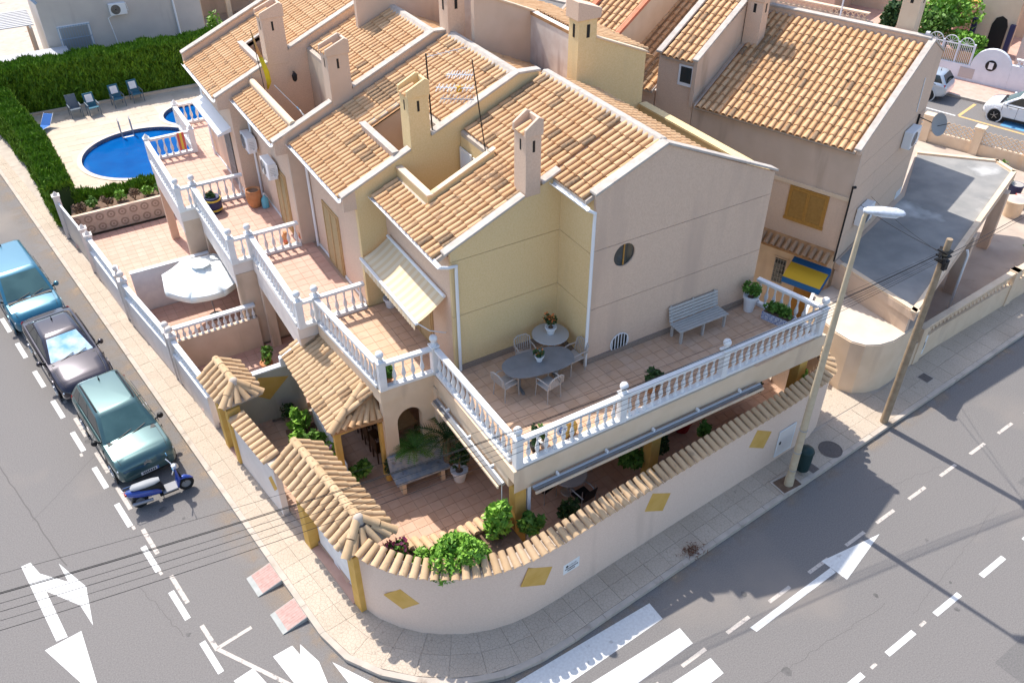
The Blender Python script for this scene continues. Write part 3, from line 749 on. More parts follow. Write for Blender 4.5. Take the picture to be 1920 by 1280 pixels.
# terrace slab, beam, columns
TERR = [(7.62,12.68),(18.02,12.78),(17.42,15.07),(11.30,15.07),(11.30,16.62),(8.05,16.62),(7.60,16.88)]
obj('terrace_slab', MB().prism([(7.52,12.58),(18.14,12.66),(17.5,15.09),(11.32,15.09),(11.32,16.64),(8.08,16.64),(7.52,16.9)], 3.30, T-.02), M_cream, hA)
obj('terrace_beam', MB().prism([(7.54,12.60),(18.12,12.68),(18.1,12.95),(7.8,12.86)], 2.92, 3.30), M_cream, hA); obj('terrace_beam', MB().prism([(7.54,12.87),(7.80,12.87),(7.80,16.88),(7.54,16.88)], 2.92, 3.30), M_cream, hA)
obj('balcony_slab', MB().prism([(5.95,16.92),(7.51,16.92),(8.09,16.66),(8.09,20.7),(5.62,20.7)], 3.25, T-.02), M_cream, hA)
for (x, y) in ((7.82,12.90),(12.2,12.95),(17.7,13.0)):
    obj('column', MB().box(x-.16, y-.16, .3, x+.16, y+.16, 2.92), M_ochre, hA, bevel=.01)
obj('skirting', MB().box(8.2,16.60,T+.01,11.3,16.655,T+.16).box(11.29,15.12,T+.01,11.348,16.6,T+.16).box(11.36,15.05,T+.01,17.38,15.096,T+.16), M_granite, hA)
# tiled floors, tile by tile
def inside(p, poly_):
    c = False; n = len(poly_)
    for i in range(n):
        a, b = poly_[i], poly_[(i+1) % n]
        if (a[1] > p[1]) != (b[1] > p[1]) and p[0] < (b[0]-a[0])*(p[1]-a[1])/(b[1]-a[1])+a[0]: c = not c
    return c
def floor_tiles(parent, poly_, z, s, m, rz=0, limit=300, gap=.006, name='floor_tile'):
    fl = obj('tiled_floor', MB().prism(poly_, z-.03, z-.012), M_grout, parent)
    tm = mesh_of(name, MB().box(-s/2+gap, -s/2+gap, -.012, s/2-gap, s/2-gap, .001), m)
    cx, cy = poly_[0]; ca, sa = math.cos(rz), math.sin(rz); sp = []
    for i in range(-80, 80):
        for j in range(-80, 80):
            x = cx + ca*(i+.5)*s - sa*(j+.5)*s; y = cy + sa*(i+.5)*s + ca*(j+.5)*s
            h = s*.5
            cs = [(x + ca*a - sa*b, y + sa*a + ca*b) for a, b in ((-h,-h),(h,-h),(h,h),(-h,h))]
            k = sum(inside(c, poly_) for c in cs)
            if k >= 2 and inside((x, y), poly_): sp.append((x, y))
    sp.sort(key=lambda p: math.hypot(*p)); rest = MB()
    for c, (x, y) in enumerate(sp):
        if c < limit: inst(name, tm, fl, (x, y, z + random.uniform(-.001, .001)), Matrix.Rotation(rz, 3, 'Z'))
        else:
            h = s/2-gap; rest.prism([(x + ca*a - sa*b, y + sa*a + ca*b) for a, b in ((-h,-h),(h,-h),(h,h),(-h,h))], z-.012, z)
    if rest.v: tag(obj('far_tiles', rest, m, fl), kind='stuff')
    return fl
floor_tiles(hA, TERR, T, .335, M_terr, R(1.8)); floor_tiles(hA, [(6.05,16.98),(8.09,16.9),(8.09,20.65),(5.75,20.65)], T, .335, M_terr)
# balcony door under the awning
shutter_door(hA, XA-.01, 18.0, 19.6, T, T+2.1, M_woodlt)
# ground floor: arcade wall with an arch, house wall
ar = []; n = 10
for k in range(n+1):
    a = math.pi*k/n; ar.append((6.74-.38*math.cos(a), 2.32+.42*math.sin(a)))
band(hA, 16.96, .22, [(5.98,.3),(6.36,.3),(6.36,2.32)] + ar[1:5] + [(6.74,2.74),(6.74,3.24),(5.98,3.24)], M_cream)
band(hA, 16.96, .22, [(7.5,.3),(7.12,.3),(7.12,2.32)] + ar[::-1][1:5] + [(6.74,2.74),(6.74,3.24),(7.5,3.24)], M_cream)
band(hA, 16.97, .20, [(6.36,.3),(7.12,.3),(7.12,1.15),(6.36,1.15)], M_cream)
band_x(hA, 7.5, .2, [(16.96,.3),(16.7,.3),(16.7,3.24),(16.96,3.24)], M_cream)
obj('wall', MB().box(9.4,16.9,.3,9.6,20.7,3.2), M_pink, hA)

# ---- the three houses behind it in the row -----------------------------------------------------------------
def row_house(label, y0, y1, xf, pit, chim, fr, far=False, wallm=None):
    xe, xr = xf-.36, xf+5.24; z = lambda x: 7.35 + SL*(x-xe); wm = wallm or M_pink
    h = thing('row_house', label, 'house', (xf+3, (y0+y1)/2, .3), 0, 'terraced houses of the row')
    px0, px1, py0, py1 = pit
    # near party wall, with the lower neighbour's side painted in two scored bands
    cut = fr.get('near', M_yel)
    xl = fr.get('xl', xf)
    band(h, y0, .18, [(xf,.3),(xr+.05,.3),(xr+.05,z(xr)+.1),(xf,z(xf)+.1)], cut)
    band(h, y0+.001, .17, [(xe-.02,7.0),(xf,7.0),(xf,z(xf)+.1),(xe-.02,z(xe)+.1)], wm)
    cx0, cx1 = chim[0], chim[1]
    coping(h, y0-.02, .22, [(xe-.06, z(xe-.06)+.10), (cx0-.02, z(cx0-.02)+.10)]); coping(h, y0-.02, .22, [(cx1+.02, z(cx1+.02)+.10), (xr, z(xr)+.10)])
    coping(h, y0-.02, .22, [(xr+.005, z(xr)+.10), (xr+.75, z(xr)+.06)])
    band(h, y0+.002, .16, [(xr+.05,.3),(xr+.7,.3),(xr+.7,z(xr)+.05),(xr+.05,z(xr)+.08)], cut)
    if far:
        band(h, y1-.2, .2, [(xf,.3),(xr+.05,.3),(xr+.05,z(xr)+.3),(xf,z(xf)+.3)], wm); band(h, y1-.199, .198, [(xe-.02,7.05),(xf,7.05),(xf,z(xf)+.3),(xe-.02,z(xe)+.3)], wm)
        coping(h, y1-.22, .24, [(xe-.06, z(xe)+.30), (xr, z(xr)+.30)])
    ye = y1-.2 if far else y1-.01
    band_x(h, xf+.002, .2, [(y0+.19,.3),(ye,.3),(ye,7.30),(y0+.19,7.30)], wm)
    # roof
    xs = fr.get('strip'); 
    if xs:
        rects = [(xe-.02, xs, y0+.18, ye), (fr['upper'], xr, y0+.18, ye)]
    else:
        rects = [(xe-.02,px0,y0+.18,ye),(px0,px1,py1,ye),(px0,px1,y0+.18,py0) if py0 > y0+.25 else None,(px1,xr,y0+.18,ye)]; rects = [r_ for r_ in rects if r_]
    rf = deck(h, xe, rects)
    def keep(u, v):
        x, y = xe-.05+v/1.0886, y0+.22+u
        if xs: return x < xs-.12 or x > fr['upper']
        if px0-.16 < x < px1+.02 and py0-.1 < y < py1+.02: return False
        return not (cx0-.15 < x < cx1+.1 and y < y0+.45)
    roof_plane(rf, (xe-.05, y0+.24, z(xe-.05)), (0,1,0), (1,0,SL), ye-y0-.3, (xr-xe)*1.0886, keep=keep, dark=fr.get('dark'))
    obj('ridge_capping', MB().extr([(xr-.12,y0+.1,z(xr)-.03),(xr,y0+.1,z(xr)+.13),(xr+.18,y0+.1,z(xr)+.11),(xr+.26,y0+.1,z(xr)-.05)], (0,ye-y0-.1,0)), M_coping, h, bevel=.02)
    rw = 2.3
    rr_ = obj('rear_roof', MB().extr([(xr+.05,y0+.2,z(xr)-.15),(xr+rw,y0+.2,z(xr)-.15-.45*rw),(xr+rw,y0+.2,z(xr)-.04-.45*rw),(xr+.05,y0+.2,z(xr)-.02)], (0,ye-y0-.25,0)), M_mortar, h)
    roof_plane(rr_, (xr+rw+.02, y0+.25, z(xr)-.05-.45*rw), (0,1,0), (-1,0,.45), ye-y0-.35, rw*1.096, limit=100)
    # cut-out
    if xs:
        obj('roof_patio_floor', MB().box(xs, y0+.18, 5.9, fr['upper'], ye, 6.0), M_terr, h)
        obj('wall', MB().box(xs-.1, y0+.18, 5.9, xs+.08, ye, z(xs)+.10), M_pit, h)
        obj('parapet_roll', MB().tube([(xs, y0+.2, z(xs)+.14), (xs, ye, z(xs)+.14)], .115, 12), M_cream, h, smooth=40)
        obj('wall', MB().box(fr['upper'], y0+.18, 5.9, fr['upper']+.1, ye, z(fr['upper'])-.125), M_pit, h)
    else:
        obj('roof_patio_floor', MB().box(px0, py0, 6.0, px1, py1, 6.1), M_terr, h)
        q = MB(); q.box(px0-.13, py0, 6.0, px0, py1, z(px0)+.16); q.box(px1, py0, 6.0, px1+.1, py1, z(px1)-.125)
        q.extr([(px0,py1,6.0),(px1,py1,6.0),(px1,py1,z(px1)+.02),(px0,py1,z(px0)+.02)], (0,.1,0))
        obj('roof_patio_parapet', q, M_tan, h)
        obj('coping', MB().box(px0-.16, py0-.0, z(px0)+.163, px0+.05, py1+.12, z(px0)+.21), M_coping, h, bevel=.01)
        coping(h, py1, .12, [(px0+.06, z(px0+.06)+.025), (px1, z(px1)+.025)], None, .02, .05)
    chimney(h, cx0, cx1, y0-.012, y0+.55, z(cx0)-.02, chim[2], fr.get('chm', cut))
    gutter(h, (xe-.09, y0+.1, 7.34), (xe-.09, ye-.05, 7.34)); downpipe(h, [(xe-.09, ye-.35, 7.28), (xf-.12, ye-.32, 7.1), (xf-.06, ye-.30, 6.9), (xf-.06, ye-.30, T)])
    return h
def bdark(u, v): 
    return (2.9 < u < 3.9 and 2.6 < v < 3.4) or (.6 < u < 2.2 and 1.1 < v < 2.6 and random.random() < .35) or random.random() < .015
hB = row_house('row house with blackened tile patch and antenna, next to the corner house', YAB, 25.15, 7.28, (8.72,10.08,20.93,23.2), (9.06,9.68,9.85), dict(near=M_yel, dark=bdark))
hC = row_house('row house with open roof patio, lantern and two flags', 25.15, 29.55, 6.80, (0,0,0,0), (8.45,9.15,9.75), dict(near=M_tan, strip=7.17, upper=9.25, dark=lambda u, v: random.random() < .02))
hD = row_house('end row house beside the pool with high side coping', 29.55, 34.0, 6.25, (7.7,8.62,29.8,32.0), (7.85,8.6,9.75), dict(near=M_pink, dark=lambda u, v: False), far=True)
# ------------------------------------------------------------------ balconies, balustrades, porches, boundary walls
def balc(h, x0, x1, y0, y1, m, door=None, dm=None):
    obj('balcony_slab', MB().box(x0-.08, y0+.02, 3.25, x1, y1-.02, T-.02), M_wall_white, h)
    floor_tiles(h, [(x0,y0+.04),(x1-.01,y0+.04),(x1-.01,y1-.04),(x0,y1-.04)], T, .335, m, limit=120)
    obj('skirting', MB().box(x1-.03, y0+.1, T+.002, x1-.004, y1-.1, T+.1), M_white, h)
balc(hB, 5.12, 7.28, 20.78, 25.15, M_terr2); balc(hC, 4.48, 6.80, 25.18, 29.5, M_terr2); balc(hD, 3.88, 6.25, 29.55, 34.2, M_terr2)
obj('balcony_slab', MB().box(5.6, 34.22, 3.25, 7.4, 37.1, T-.02), M_wall_white, hD)
floor_tiles(hD, [(5.72,34.26),(7.35,34.26),(7.35,36.95),(5.72,36.95)], T, .335, M_terr2, limit=60)
shutter_door(hB, 7.27, 22.6, 23.8, T, T+2.1, M_woodlt); shutter_door(hC, 6.79, 26.0, 27.1, T, T+2.1, M_woodlt)
gd = MB()
for k in range(9): gd.box(6.2, 30.35+k*.1, T, 6.216, 30.366+k*.1, T+2.1)
for z in (.02, .7, 1.4, 2.08): gd.box(6.2, 30.33, T+z, 6.22, 31.2, T+z+.02)
obj('door_grille', gd, M_metal, hD); obj('door', MB().box(6.235,30.3,T,6.252,31.25,T+2.1), M_glass, hD)
cb = MB().extr([(6.25,29.95,6.15),(5.75,29.95,5.98),(5.75,29.95,5.9),(6.25,29.95,6.0)], (0,3.6,0)); obj('awning_box', cb, M_white_m, hD)
# front arch supports of the balconies
M_supp = mat('stucco_warm', (.60,.455,.34), .95, (.66,.51,.39), 2, .4, 50, stain=(.4,.3,.22), sscale=1.4, sthr=.6, streak=True)
for h, x0, y0, y1 in ((hB,5.06,20.85,25.0),(hC,4.42,25.25,29.4),(hD,3.82,29.65,34.1)):
    obj('front_beam', MB().box(x0, y0, 2.75, x0+.22, y1, 3.25), M_wall_white, h)
    obj('pillar', MB().box(x0, y0, .3, x0+.5, y0+.22, 2.75), M_supp, h); obj('pillar', MB().box(x0, y1-.25, .3, x0+.3, y1, 2.75), M_supp, h)
    obj('side_wall', MB().box(x0+.02, y0-.06, .3, x0+2.1, y0+.0, 3.24), M_supp, h)
# ---- balustrades
balustrade('front balustrade of the corner terrace above the patterned road wall, three ball finials', (7.62,12.70), (18.02,12.80), T, (.008,.306,.633,.988))
balustrade('short balustrade at the right end of the corner terrace by the bench pot', (17.42,14.95), (17.92,13.0), T, ())
balustrade('side balustrade of the corner terrace above the rolled awning', (7.66,12.92), (7.62,16.78), T, ())
balustrade('short balustrade between the two ball posts of the awning balcony', (6.02,16.98), (7.62,16.90), T, (.03,.985))
balustrade('long balustrade above the tiled porch roof', (6.0,17.12), (5.68,20.62), T, ())
balustrade('dividing balustrade between the awning balcony and the next', (5.14,20.74), (7.20,20.74), T, (.01,.27))
balustrade('front balustrade of the balcony with the plain shuttered door', (5.12,20.9), (5.14,25.1), T, ())
balustrade('dividing balustrade beside the terracotta urn', (4.46,25.17), (6.74,25.17), T, (.01,.28))
balustrade('front balustrade of the balcony with the striped barrel pot', (4.47,25.35), (4.42,29.35), T, ())
balustrade('dividing balustrade behind the striped barrel pot', (3.86,29.5), (6.19,29.5), T, (.01,.25))
balustrade('front balustrade of the end balcony facing the street', (3.88,29.66), (3.86,34.0), T, ())
balustrade('balustrade of the end balcony with a towel, overlooking the pool', (3.86,34.15), (5.62,34.15), T, (.015,.97), finkind='pyramid')
balustrade('far balustrade on the narrow end of the pool side balcony', (5.62,37.0), (7.3,37.0), T, (.015,), finkind='pyramid')
balustrade('narrow side balustrade between the end balcony and the pool', (5.62,34.3), (5.62,36.9), T, ())
tw = thing('towel', 'red and yellow towel hung on the balustrade by the pool', 'towel', (5.1,34.05,T)); 
M_tr = mat('cloth_red', (.6,.13,.10), .9); M_ty = mat('cloth_yellow', (.75,.55,.08), .9)
for k, m in enumerate((M_tr, M_ty, M_tr)): obj('stripe', MB().box(5.0+k*.09, 34.035, T+.22, 5.085+k*.09, 34.062, T+.93), m, tw)

# ---- porch with tiled lean-to roof
po = thing('tiled_porch', 'clay tiled lean-to porch roof on ochre posts below the long balustrade', 'porch', (5.2,19,.3))
zp = lambda x: 2.62 + (x-4.55)*.50
rp = obj('roof_deck', MB().extr([(4.55,17.62,zp(4.55)-.09),(5.9,17.62,zp(5.9)-.09),(5.9,17.62,zp(5.9)),(4.55,17.62,zp(4.55))], (0,3.6,0)), M_mortar, po)
roof_plane(rp, (4.50, 17.35, zp(4.50)), (0,1,0), (1,0,.5), 3.95, 1.38*1.118, keep=lambda u, v: 17.35+u > 16.95+(v/1.118)*.0 and u > .0 + max(0, (.75 - (1.30-v/1.118)*.95)) - .6, du=.2, dv=.39, mesh=COPT,
           dark=lambda u, v: (u > 3.3 and v > .6) or random.random() < .06)
# hipped end facing the road
h0, h1, h2 = Vector((4.55,17.22,2.62)), Vector((6.02,17.02,2.64)), Vector((5.85,17.9,3.28))
obj('hip_deck', MB().add([h0, h1, h2, h0-Vector((0,0,.1)), h1-Vector((0,0,.1))], [(0,1,2),(3,4,1,0)]), M_tile_bed, rp)
eu = (h1-h0).normalized(); 
for k in range(7):
    s = (k+.5)/7; p = h0.lerp(h1, s); ev = (h2.lerp(Vector((6.0,17.7,3.0)), s)-p).normalized(); nn = eu.cross(ev).normalized(); ex = ev.cross(nn)
    Ln = 1 if .2 < s else .6
    for j in range(2 if .25 < s else 1):
        inst('roof_tile', TILE, rp, p + ev*(j*.37) + nn*.03, Matrix((ex, ev, nn)).transposed())
hd = (h2-h0).normalized(); 
for k in range(4):
    nn = Vector((-.2,-.3,1)); nn = (nn - hd*nn.dot(hd)).normalized(); ex = hd.cross(nn)
    inst('hip_tile', RIDGE, rp, h0 + hd*(k*.40-.05) + nn*.07, Matrix((ex, hd, nn)).transposed())
obj('eave_beam', MB().box(4.6,17.3,2.36,4.74,21.0,2.56).box(4.74,17.3,2.36,6.0,17.44,2.56), M_ochre, po)
for (x, y) in ((4.72,17.38),(5.98,17.22)): obj('post', MB().box(x-.09, y-.09, .3, x+.09, y+.09, 2.4), M_ochre, po, bevel=.01)
obj('end_wall', MB().extr([(4.4,21.02,2.3),(5.85,21.02,2.3),(5.85,21.02,3.34),(4.4,21.02,2.62)], (0,.16,0)), M_white, po)

# ---- corner boundary wall with tile coping
M_bw = mat('boundary_render', (.735,.56,.445), .95, (.79,.615,.50), 24, .7, 45, stain=(.67,.51,.405), sscale=1.0, sthr=.6, streak=True)
cw = thing('boundary_wall', 'long curved pinkish corner wall with clay tile coping and ochre diamonds', 'wall', (6.0,11.4,PZ))
CWP = WALL[9:] + [(18.45,12.36),(18.78,12.75),(18.9,13.3),(18.85,14.6)]
cin = offset(CWP, .11)
obj('wall', MB().wall(cin, .22, PZ-.02, 2.36), M_bw, cw, smooth=25)
cc = resample(cin, .235)
obj('coping_bed', MB().wall(offset(cin, .02), .34, 2.361, 2.40), M_mortar, cw)
for i in range(1, len(cc)-1):
    e = (cc[i+1]-cc[i-1]).normalized(); nn2 = Vector((-e.y, e.x, 0))     # inward
    ev = (nn2 + Vector((0,0,.30))).normalized(); ex = Vector((e.x, e.y, 0)); nz = ex.cross(ev)
    if nz.z < 0: nz = -nz
    p = Vector((cc[i].x, cc[i].y, 2.38)) - nn2*.23
    M = Matrix((ex, ev, nz)).transposed()
    inst('coping_tile', COPT, cw, p + Vector((0,0,random.uniform(0,.01))), M)
def diamond(parent, path, s, z, w=.34, h=.62):
    """flat painted lozenge set a few mm proud of the wall face"""
    P = [Vector(p) for p in path]; acc = 0
    for i in range(len(P)-1):
        L = (P[i+1]-P[i]).length
        if acc+L >= s: 
            c = P[i].lerp(P[i+1], (s-acc)/L); e = (P[i+1]-P[i]).normalized(); break
        acc += L
    nn_ = Vector((e.y, -e.x)); c3 = Vector((c.x, c.y, z)) + Vector((nn_.x, nn_.y, 0))*.004; ex = Vector((e.x, e.y, 0))
    k = .25 if h > .9 else 0
    pts = [c3 - ex*w - Vector((0,0,k*.2)), c3 + ex*k + Vector((0,0,-h/2)), c3 + ex*w + Vector((0,0,k*.2)), c3 - ex*k + Vector((0,0,h/2))]
    return obj('ochre_diamond', MB().extr(pts, -Vector((nn_.x, nn_.y, 0))*.02), M_ochre, parent)
def arclen(path, pt):
    P = [Vector(p) for p in path]; best = (1e9, 0); acc = 0
    for i in range(len(P)-1):
        e = P[i+1]-P[i]; L = e.length; s = max(0, min(L, (Vector(pt)-P[i]).dot(e)/L)); d = (P[i]+e*(s/L)-Vector(pt)).length
        if d < best[0]: best = (d, acc+s)
        acc += L
    return best[1]
for pt in ((4.24,12.34),(7.28,11.09),(11.29,11.47),(15.29,11.86)): diamond(cw, CWP, arclen(CWP, pt), 1.56, .47, 1.0) if pt[0] > 5 else diamond(cw, CWP, arclen(CWP, pt), 1.32, .46, .78)
# ---- left front wall pieces
def front_wall(label, pts, z1, cope, m=None, cat='wall'):
    t = thing('boundary_wall', label, cat, (*pts[0], PZ), 0, 'front walls along the left pavement')
    obj('wall', MB().wall(offset(pts, .09), .18, PZ-.02, z1), m or M_wall_white, t)
    if cope == 'tile':
        c_ = resample(offset(pts, .09), .225); obj('coping_bed', MB().wall(offset(pts, .11), .3, z1+.001, z1+.04), M_mortar, t)
        for i in range(1, len(c_)-1):
            e = (c_[i+1]-c_[i-1]).normalized(); nn2 = Vector((-e.y, e.x, 0)); ev = (nn2 + Vector((0,0,.28))).normalized(); ex = Vector((e.x, e.y, 0)); nz = ex.cross(ev)
            inst('coping_tile', COPT, t, Vector((c_[i].x, c_[i].y, z1+.02)) - nn2*.22, Matrix((ex, ev, nz)).transposed())
    else:
        obj('coping', MB().wall(offset(pts, .09), .24, z1+.001, z1+.07), M_white, t, bevel=.01)
    return t
wl = lambda y: np.interp(-y, [-p[1] for p in WALL], [p[0] for p in WALL])
fw = front_wall('white front wall with tile coping between the two gate canopies', [(wl(20.0),20.0),(wl(17.4),17.4)], 1.98, 'tile')
diamond(fw, [(wl(20.0),20.0),(wl(17.4),17.4)], 2.35, 1.2, .27, .6)
# gates with tiled canopies
def canopy(label, pa, pb, z0, hw, rise, ext=.25, n=None, open_ends=True, cols=(), door=None, inward=.62):
    """two-sided tile canopy along pa->pb on a ridge; hw half width"""
    pa, pb = Vector((*pa, 0)), Vector((*pb, 0)); e = (pb-pa).normalized(); nn2 = Vector((-e.y, e.x, 0)); L = (pb-pa).length
    t = thing('gate_canopy', label, 'gate', (pa.x, pa.y, PZ), 0, 'tiled gate canopies'); c = (pa+pb)/2
    zr_ = z0+rise
    ra, rb = pa + e*hw*.0 + Vector((0,0,zr_)), pb - e*hw*.75 + Vector((0,0,zr_))
    A = [pa - nn2*hw + Vector((0,0,z0)), pb - nn2*hw + Vector((0,0,z0)), pb + nn2*hw + Vector((0,0,z0)), pa + nn2*hw + Vector((0,0,z0))]
    dk = obj('roof_deck', MB().add(A + [ra, rb] + [p-Vector((0,0,.08)) for p in A], [(0,1,5,4),(2,3,4,5),(1,2,5),(3,0,4),(9,8,7,6),(0,6,7,1),(1,7,8,2),(2,8,9,3),(3,9,6,0)]), M_mortar, t)
    nu = int(round(L/.24))
    for side in (-1, 1):
        for k in range(nu):
            s = (k+.5)/nu*L
            p = pa + e*s + nn2*side*(hw+.05) + Vector((0,0,z0-.0))
            q = pa + e*min(s, L-hw*.75) + Vector((0,0,zr_))
            if s > L-hw*.75:
                f = (L-s)/(hw*.75); 
            else: f = 1
            dirv = (pa + e*s + Vector((0,0,zr_)) - p).normalized(); ex = e; nz = ex.cross(dirv)
            if nz.z < 0: nz = -nz
            exx = dirv.cross(nz)
            full = (pa + e*s + Vector((0,0,zr_)) - p).length*f
            if full < .25: continue
            m_ = 1 if full < .55 else 2
            for j in range(m_):
                stp = 0 if j == 0 else full-.44
                inst('roof_tile', COPT, dk, p + dirv*max(0, stp) + nz*(.03+.012*j) + nz*random.uniform(0,.01), Matrix((exx, dirv, nz)).transposed())
    # hipped end
    for k in range(4):
        s = (k+.5)/4; p = A[1].lerp(A[2], s) + e*.05; d = (rb - p); full = d.length
        if s < .5: tgt = rb.lerp(A[1].lerp(A[2], s)+Vector((0,0,rise)), .25)
        else: tgt = rb.lerp(A[1].lerp(A[2], s)+Vector((0,0,rise)), .25)
        d = (rb.lerp(p, .15) - p).normalized(); nz = (-nn2 if False else Vector((0,0,1))); nz = (nz - d*nz.dot(d)).normalized(); ex = d.cross(nz)
        inst('roof_tile', COPT, dk, p + nz*.035, Matrix((ex, d, nz)).transposed())
    for tgt in (A[1], A[2]):
        d = (rb-tgt).normalized(); nz = (Vector((0,0,1)) - d*d.z).normalized(); ex = d.cross(nz); m_ = max(1, int(round((rb-tgt).length/.42)))
        for j in range(m_): inst('hip_tile', RIDGE, dk, tgt + d*(j*(rb-tgt).length/m_-.04) + nz*.05, Matrix((ex, d, nz)).transposed())
    mm = max(2, int(round((rb-ra).length/.4)))
    for j in range(mm):
        inst('ridge_tile', RIDGE, dk, rb - e*(j*(rb-ra).length/mm - .03) + Vector((0,0,.03)), Matrix((e.cross(Vector((0,0,1))), -e, Vector((0,0,1)))).transposed() if False else Matrix((Vector((-e.y,e.x,0))*1.0, -e, Vector((0,0,1)))).transposed())
    obj('mortar_cap', MB().lathe([(.16,-.1),(.15,.02),(.11,.10),(.05,.14),(.01,.15)], rb + e*.02, 10), M_mortar, dk, smooth=50)
    for (s, off, w) in cols:
        q = pa + e*s + nn2*off; M = Matrix.Rotation(math.atan2(e.y, e.x), 3, 'Z')
        obj('column', MB().obox((q.x, q.y, (PZ+z0-.1)/2), (w, .40, z0-.1-PZ), M=M), M_ochre, t, bevel=.008)
    if door:
        s0, s1, off = door; a, b = pa + e*s0 + nn2*off, pa + e*s1 + nn2*off; M = Matrix.Rotation(math.atan2(e.y, e.x), 3, 'Z'); c = (a+b)/2
        obj('gate_leaf', MB().obox((c.x, c.y, 1.15), ((b-a).length, .06, 2.0), M=M), M_white, t)
        obj('threshold', MB().obox((c.x-nn2.x*.12, c.y-nn2.y*.12, PZ+.02), ((b-a).length+.1, .3, .05), M=M), M_terr2, t)
    return t
canopy('larger clay tiled canopy over the white driveway gate at the corner', (3.52,17.25), (4.02,13.42), 2.34, .66, .5, cols=((1.15,-.40,.34),(3.72,-.33,.36)), door=(1.4,3.5,-.30))
canopy('smaller clay tiled canopy over the narrow pedestrian gate', (2.72,21.85), (2.93,20.1), 2.34, .58, .42, cols=((.9,-.33,.26),(1.72,-.33,.22)), door=(1.05,1.6,-.25))
# white wall pieces at the other front gardens
M_low = M_wall_white
def garden_wall(label, ya, yb, z1):
    t = front_wall(label, [(wl(ya),ya),(wl(yb),yb)], z1, 'plain')
    bx = offset([(wl(ya),ya),(wl(yb),yb)], .09)
    return t
def lattice(t, ya, yb, z0, z1):
    a, b = Vector(offset([(wl(ya),ya),(wl(yb),yb)], .09)[0]), Vector(offset([(wl(ya),ya),(wl(yb),yb)], .09)[1]); e = (b-a).normalized(); L = (b-a).length
    n = int(L/.2)
    for k in range(n):
        q = a + e*((k+.5)*L/n); o = inst('baluster', BAL, t, (q.x, q.y, z0+.0), Matrix.Diagonal((1,1,(z1-z0)/.62)))
    c = (a+b)/2; obj('rail', MB().obox((c.x, c.y, z1+.04), (L, .16, .085), math.atan2(e.y, e.x)), M_white, t, bevel=.01)
g1 = garden_wall('white front wall with balusters beside the small gate canopy', 24.6, 21.9, 1.35); lattice(g1, 24.55, 21.95, 1.42, 1.86)
g2 = garden_wall('white front wall with balusters in front of the parasol garden', 28.75, 25.15, 1.35); lattice(g2, 28.7, 25.2, 1.42, 1.86)
g3 = garden_wall('white front wall with balusters near the arched gate', 32.6, 29.4, 1.35); lattice(g3, 32.55, 29.45, 1.42, 1.86)
def gate_post(label, y, h=1.95, kind='ball', w=.26):
    t = thing('gate_post', label, 'post', (wl(y)+.1, y, PZ), 0, 'gate posts along the left pavement')
    post(t, wl(y)+.1, y, PZ, h, w, True, kind, M_wall_white)
for y, k, lb in ((24.72,'ball','gate post with shell shaped finial left of the small canopy'),(25.05,'ball','tall gate post with ball finial between the two front gardens'),(28.85,'ball','gate post at the right of the white arched gate'),(29.35,'ball','gate post at the left of the white arched gate'),
                 (32.7,'pyramid','white capped post at the right end of the grey sliding gate'),(33.3,'pyramid','second white capped post beside the grey sliding gate'),(36.6,'pyramid','white capped post at the hedge end of the grey sliding gate')): gate_post(lb, y, 1.9, k)
sg = thing('sliding_gate', 'grey metal sliding gate next to the clipped street hedge', 'gate', (wl(35)+.1, 35, PZ))
a, b = (wl(36.4)+.1, 36.4), (wl(33.5)+.1, 33.5); e = (Vector(b)-Vector(a)).normalized(); ang = math.atan2(e.y, e.x); c = (Vector(a)+Vector(b))/2
obj('gate_panel', MB().obox((c.x, c.y, .95), (3.0, .04, 1.5), ang), M_metal, sg); obj('top_rail', MB().obox((c.x, c.y, 1.74), (3.0, .07, .07), ang), M_white_m, sg)
# dividing walls between the front gardens
def divider(label, x0, x1, y, z1, m, bal=False, z0=.25):
    t = thing('garden_divider', label, 'wall', ((x0+x1)/2, y, z0), 0, 'walls between the front gardens')
    zw = z1-.55 if bal else z1-.06
    obj('wall', MB().box(x0, y-.08, z0, x1, y+.08, zw), m, t)
    if bal:
        n = int((x1-x0)/.19)
        for k in range(n): inst('baluster', BAL, t, (x0+(k+.5)*(x1-x0)/n, y, zw), Matrix.Diagonal((1,1,.46/.62)))
    obj('coping', MB().box(x0-.02, y-.10, z1-.06 if not bal else zw+.465, x1, y+.10, z1), M_white, t, bevel=.012)
    return t
M_dvg = mat('divider_green_grey', (.44,.43,.37), .95, (.50,.48,.42), 2, .3, 50, stain=(.28,.27,.22), sscale=1.5, sthr=.6, streak=True)
d1 = divider('white topped garden wall with a large ochre lozenge behind the small canopy', 2.5, 5.0, 21.3, 2.22, M_dvg)
obj('ochre_diamond', MB().extr([(3.35,21.214,1.55),(3.9,21.214,1.1),(4.6,21.214,1.75),(3.7,21.214,2.05)], (0,.02,0)), M_ochre, d1)
divider('garden wall with balusters between the parasol garden and its neighbour', 2.1, 4.8, 25.1, 2.05, M_supp, True)
divider('white panelled garden wall behind the parasol', 1.6, 4.4, 29.35, 1.95, M_white)
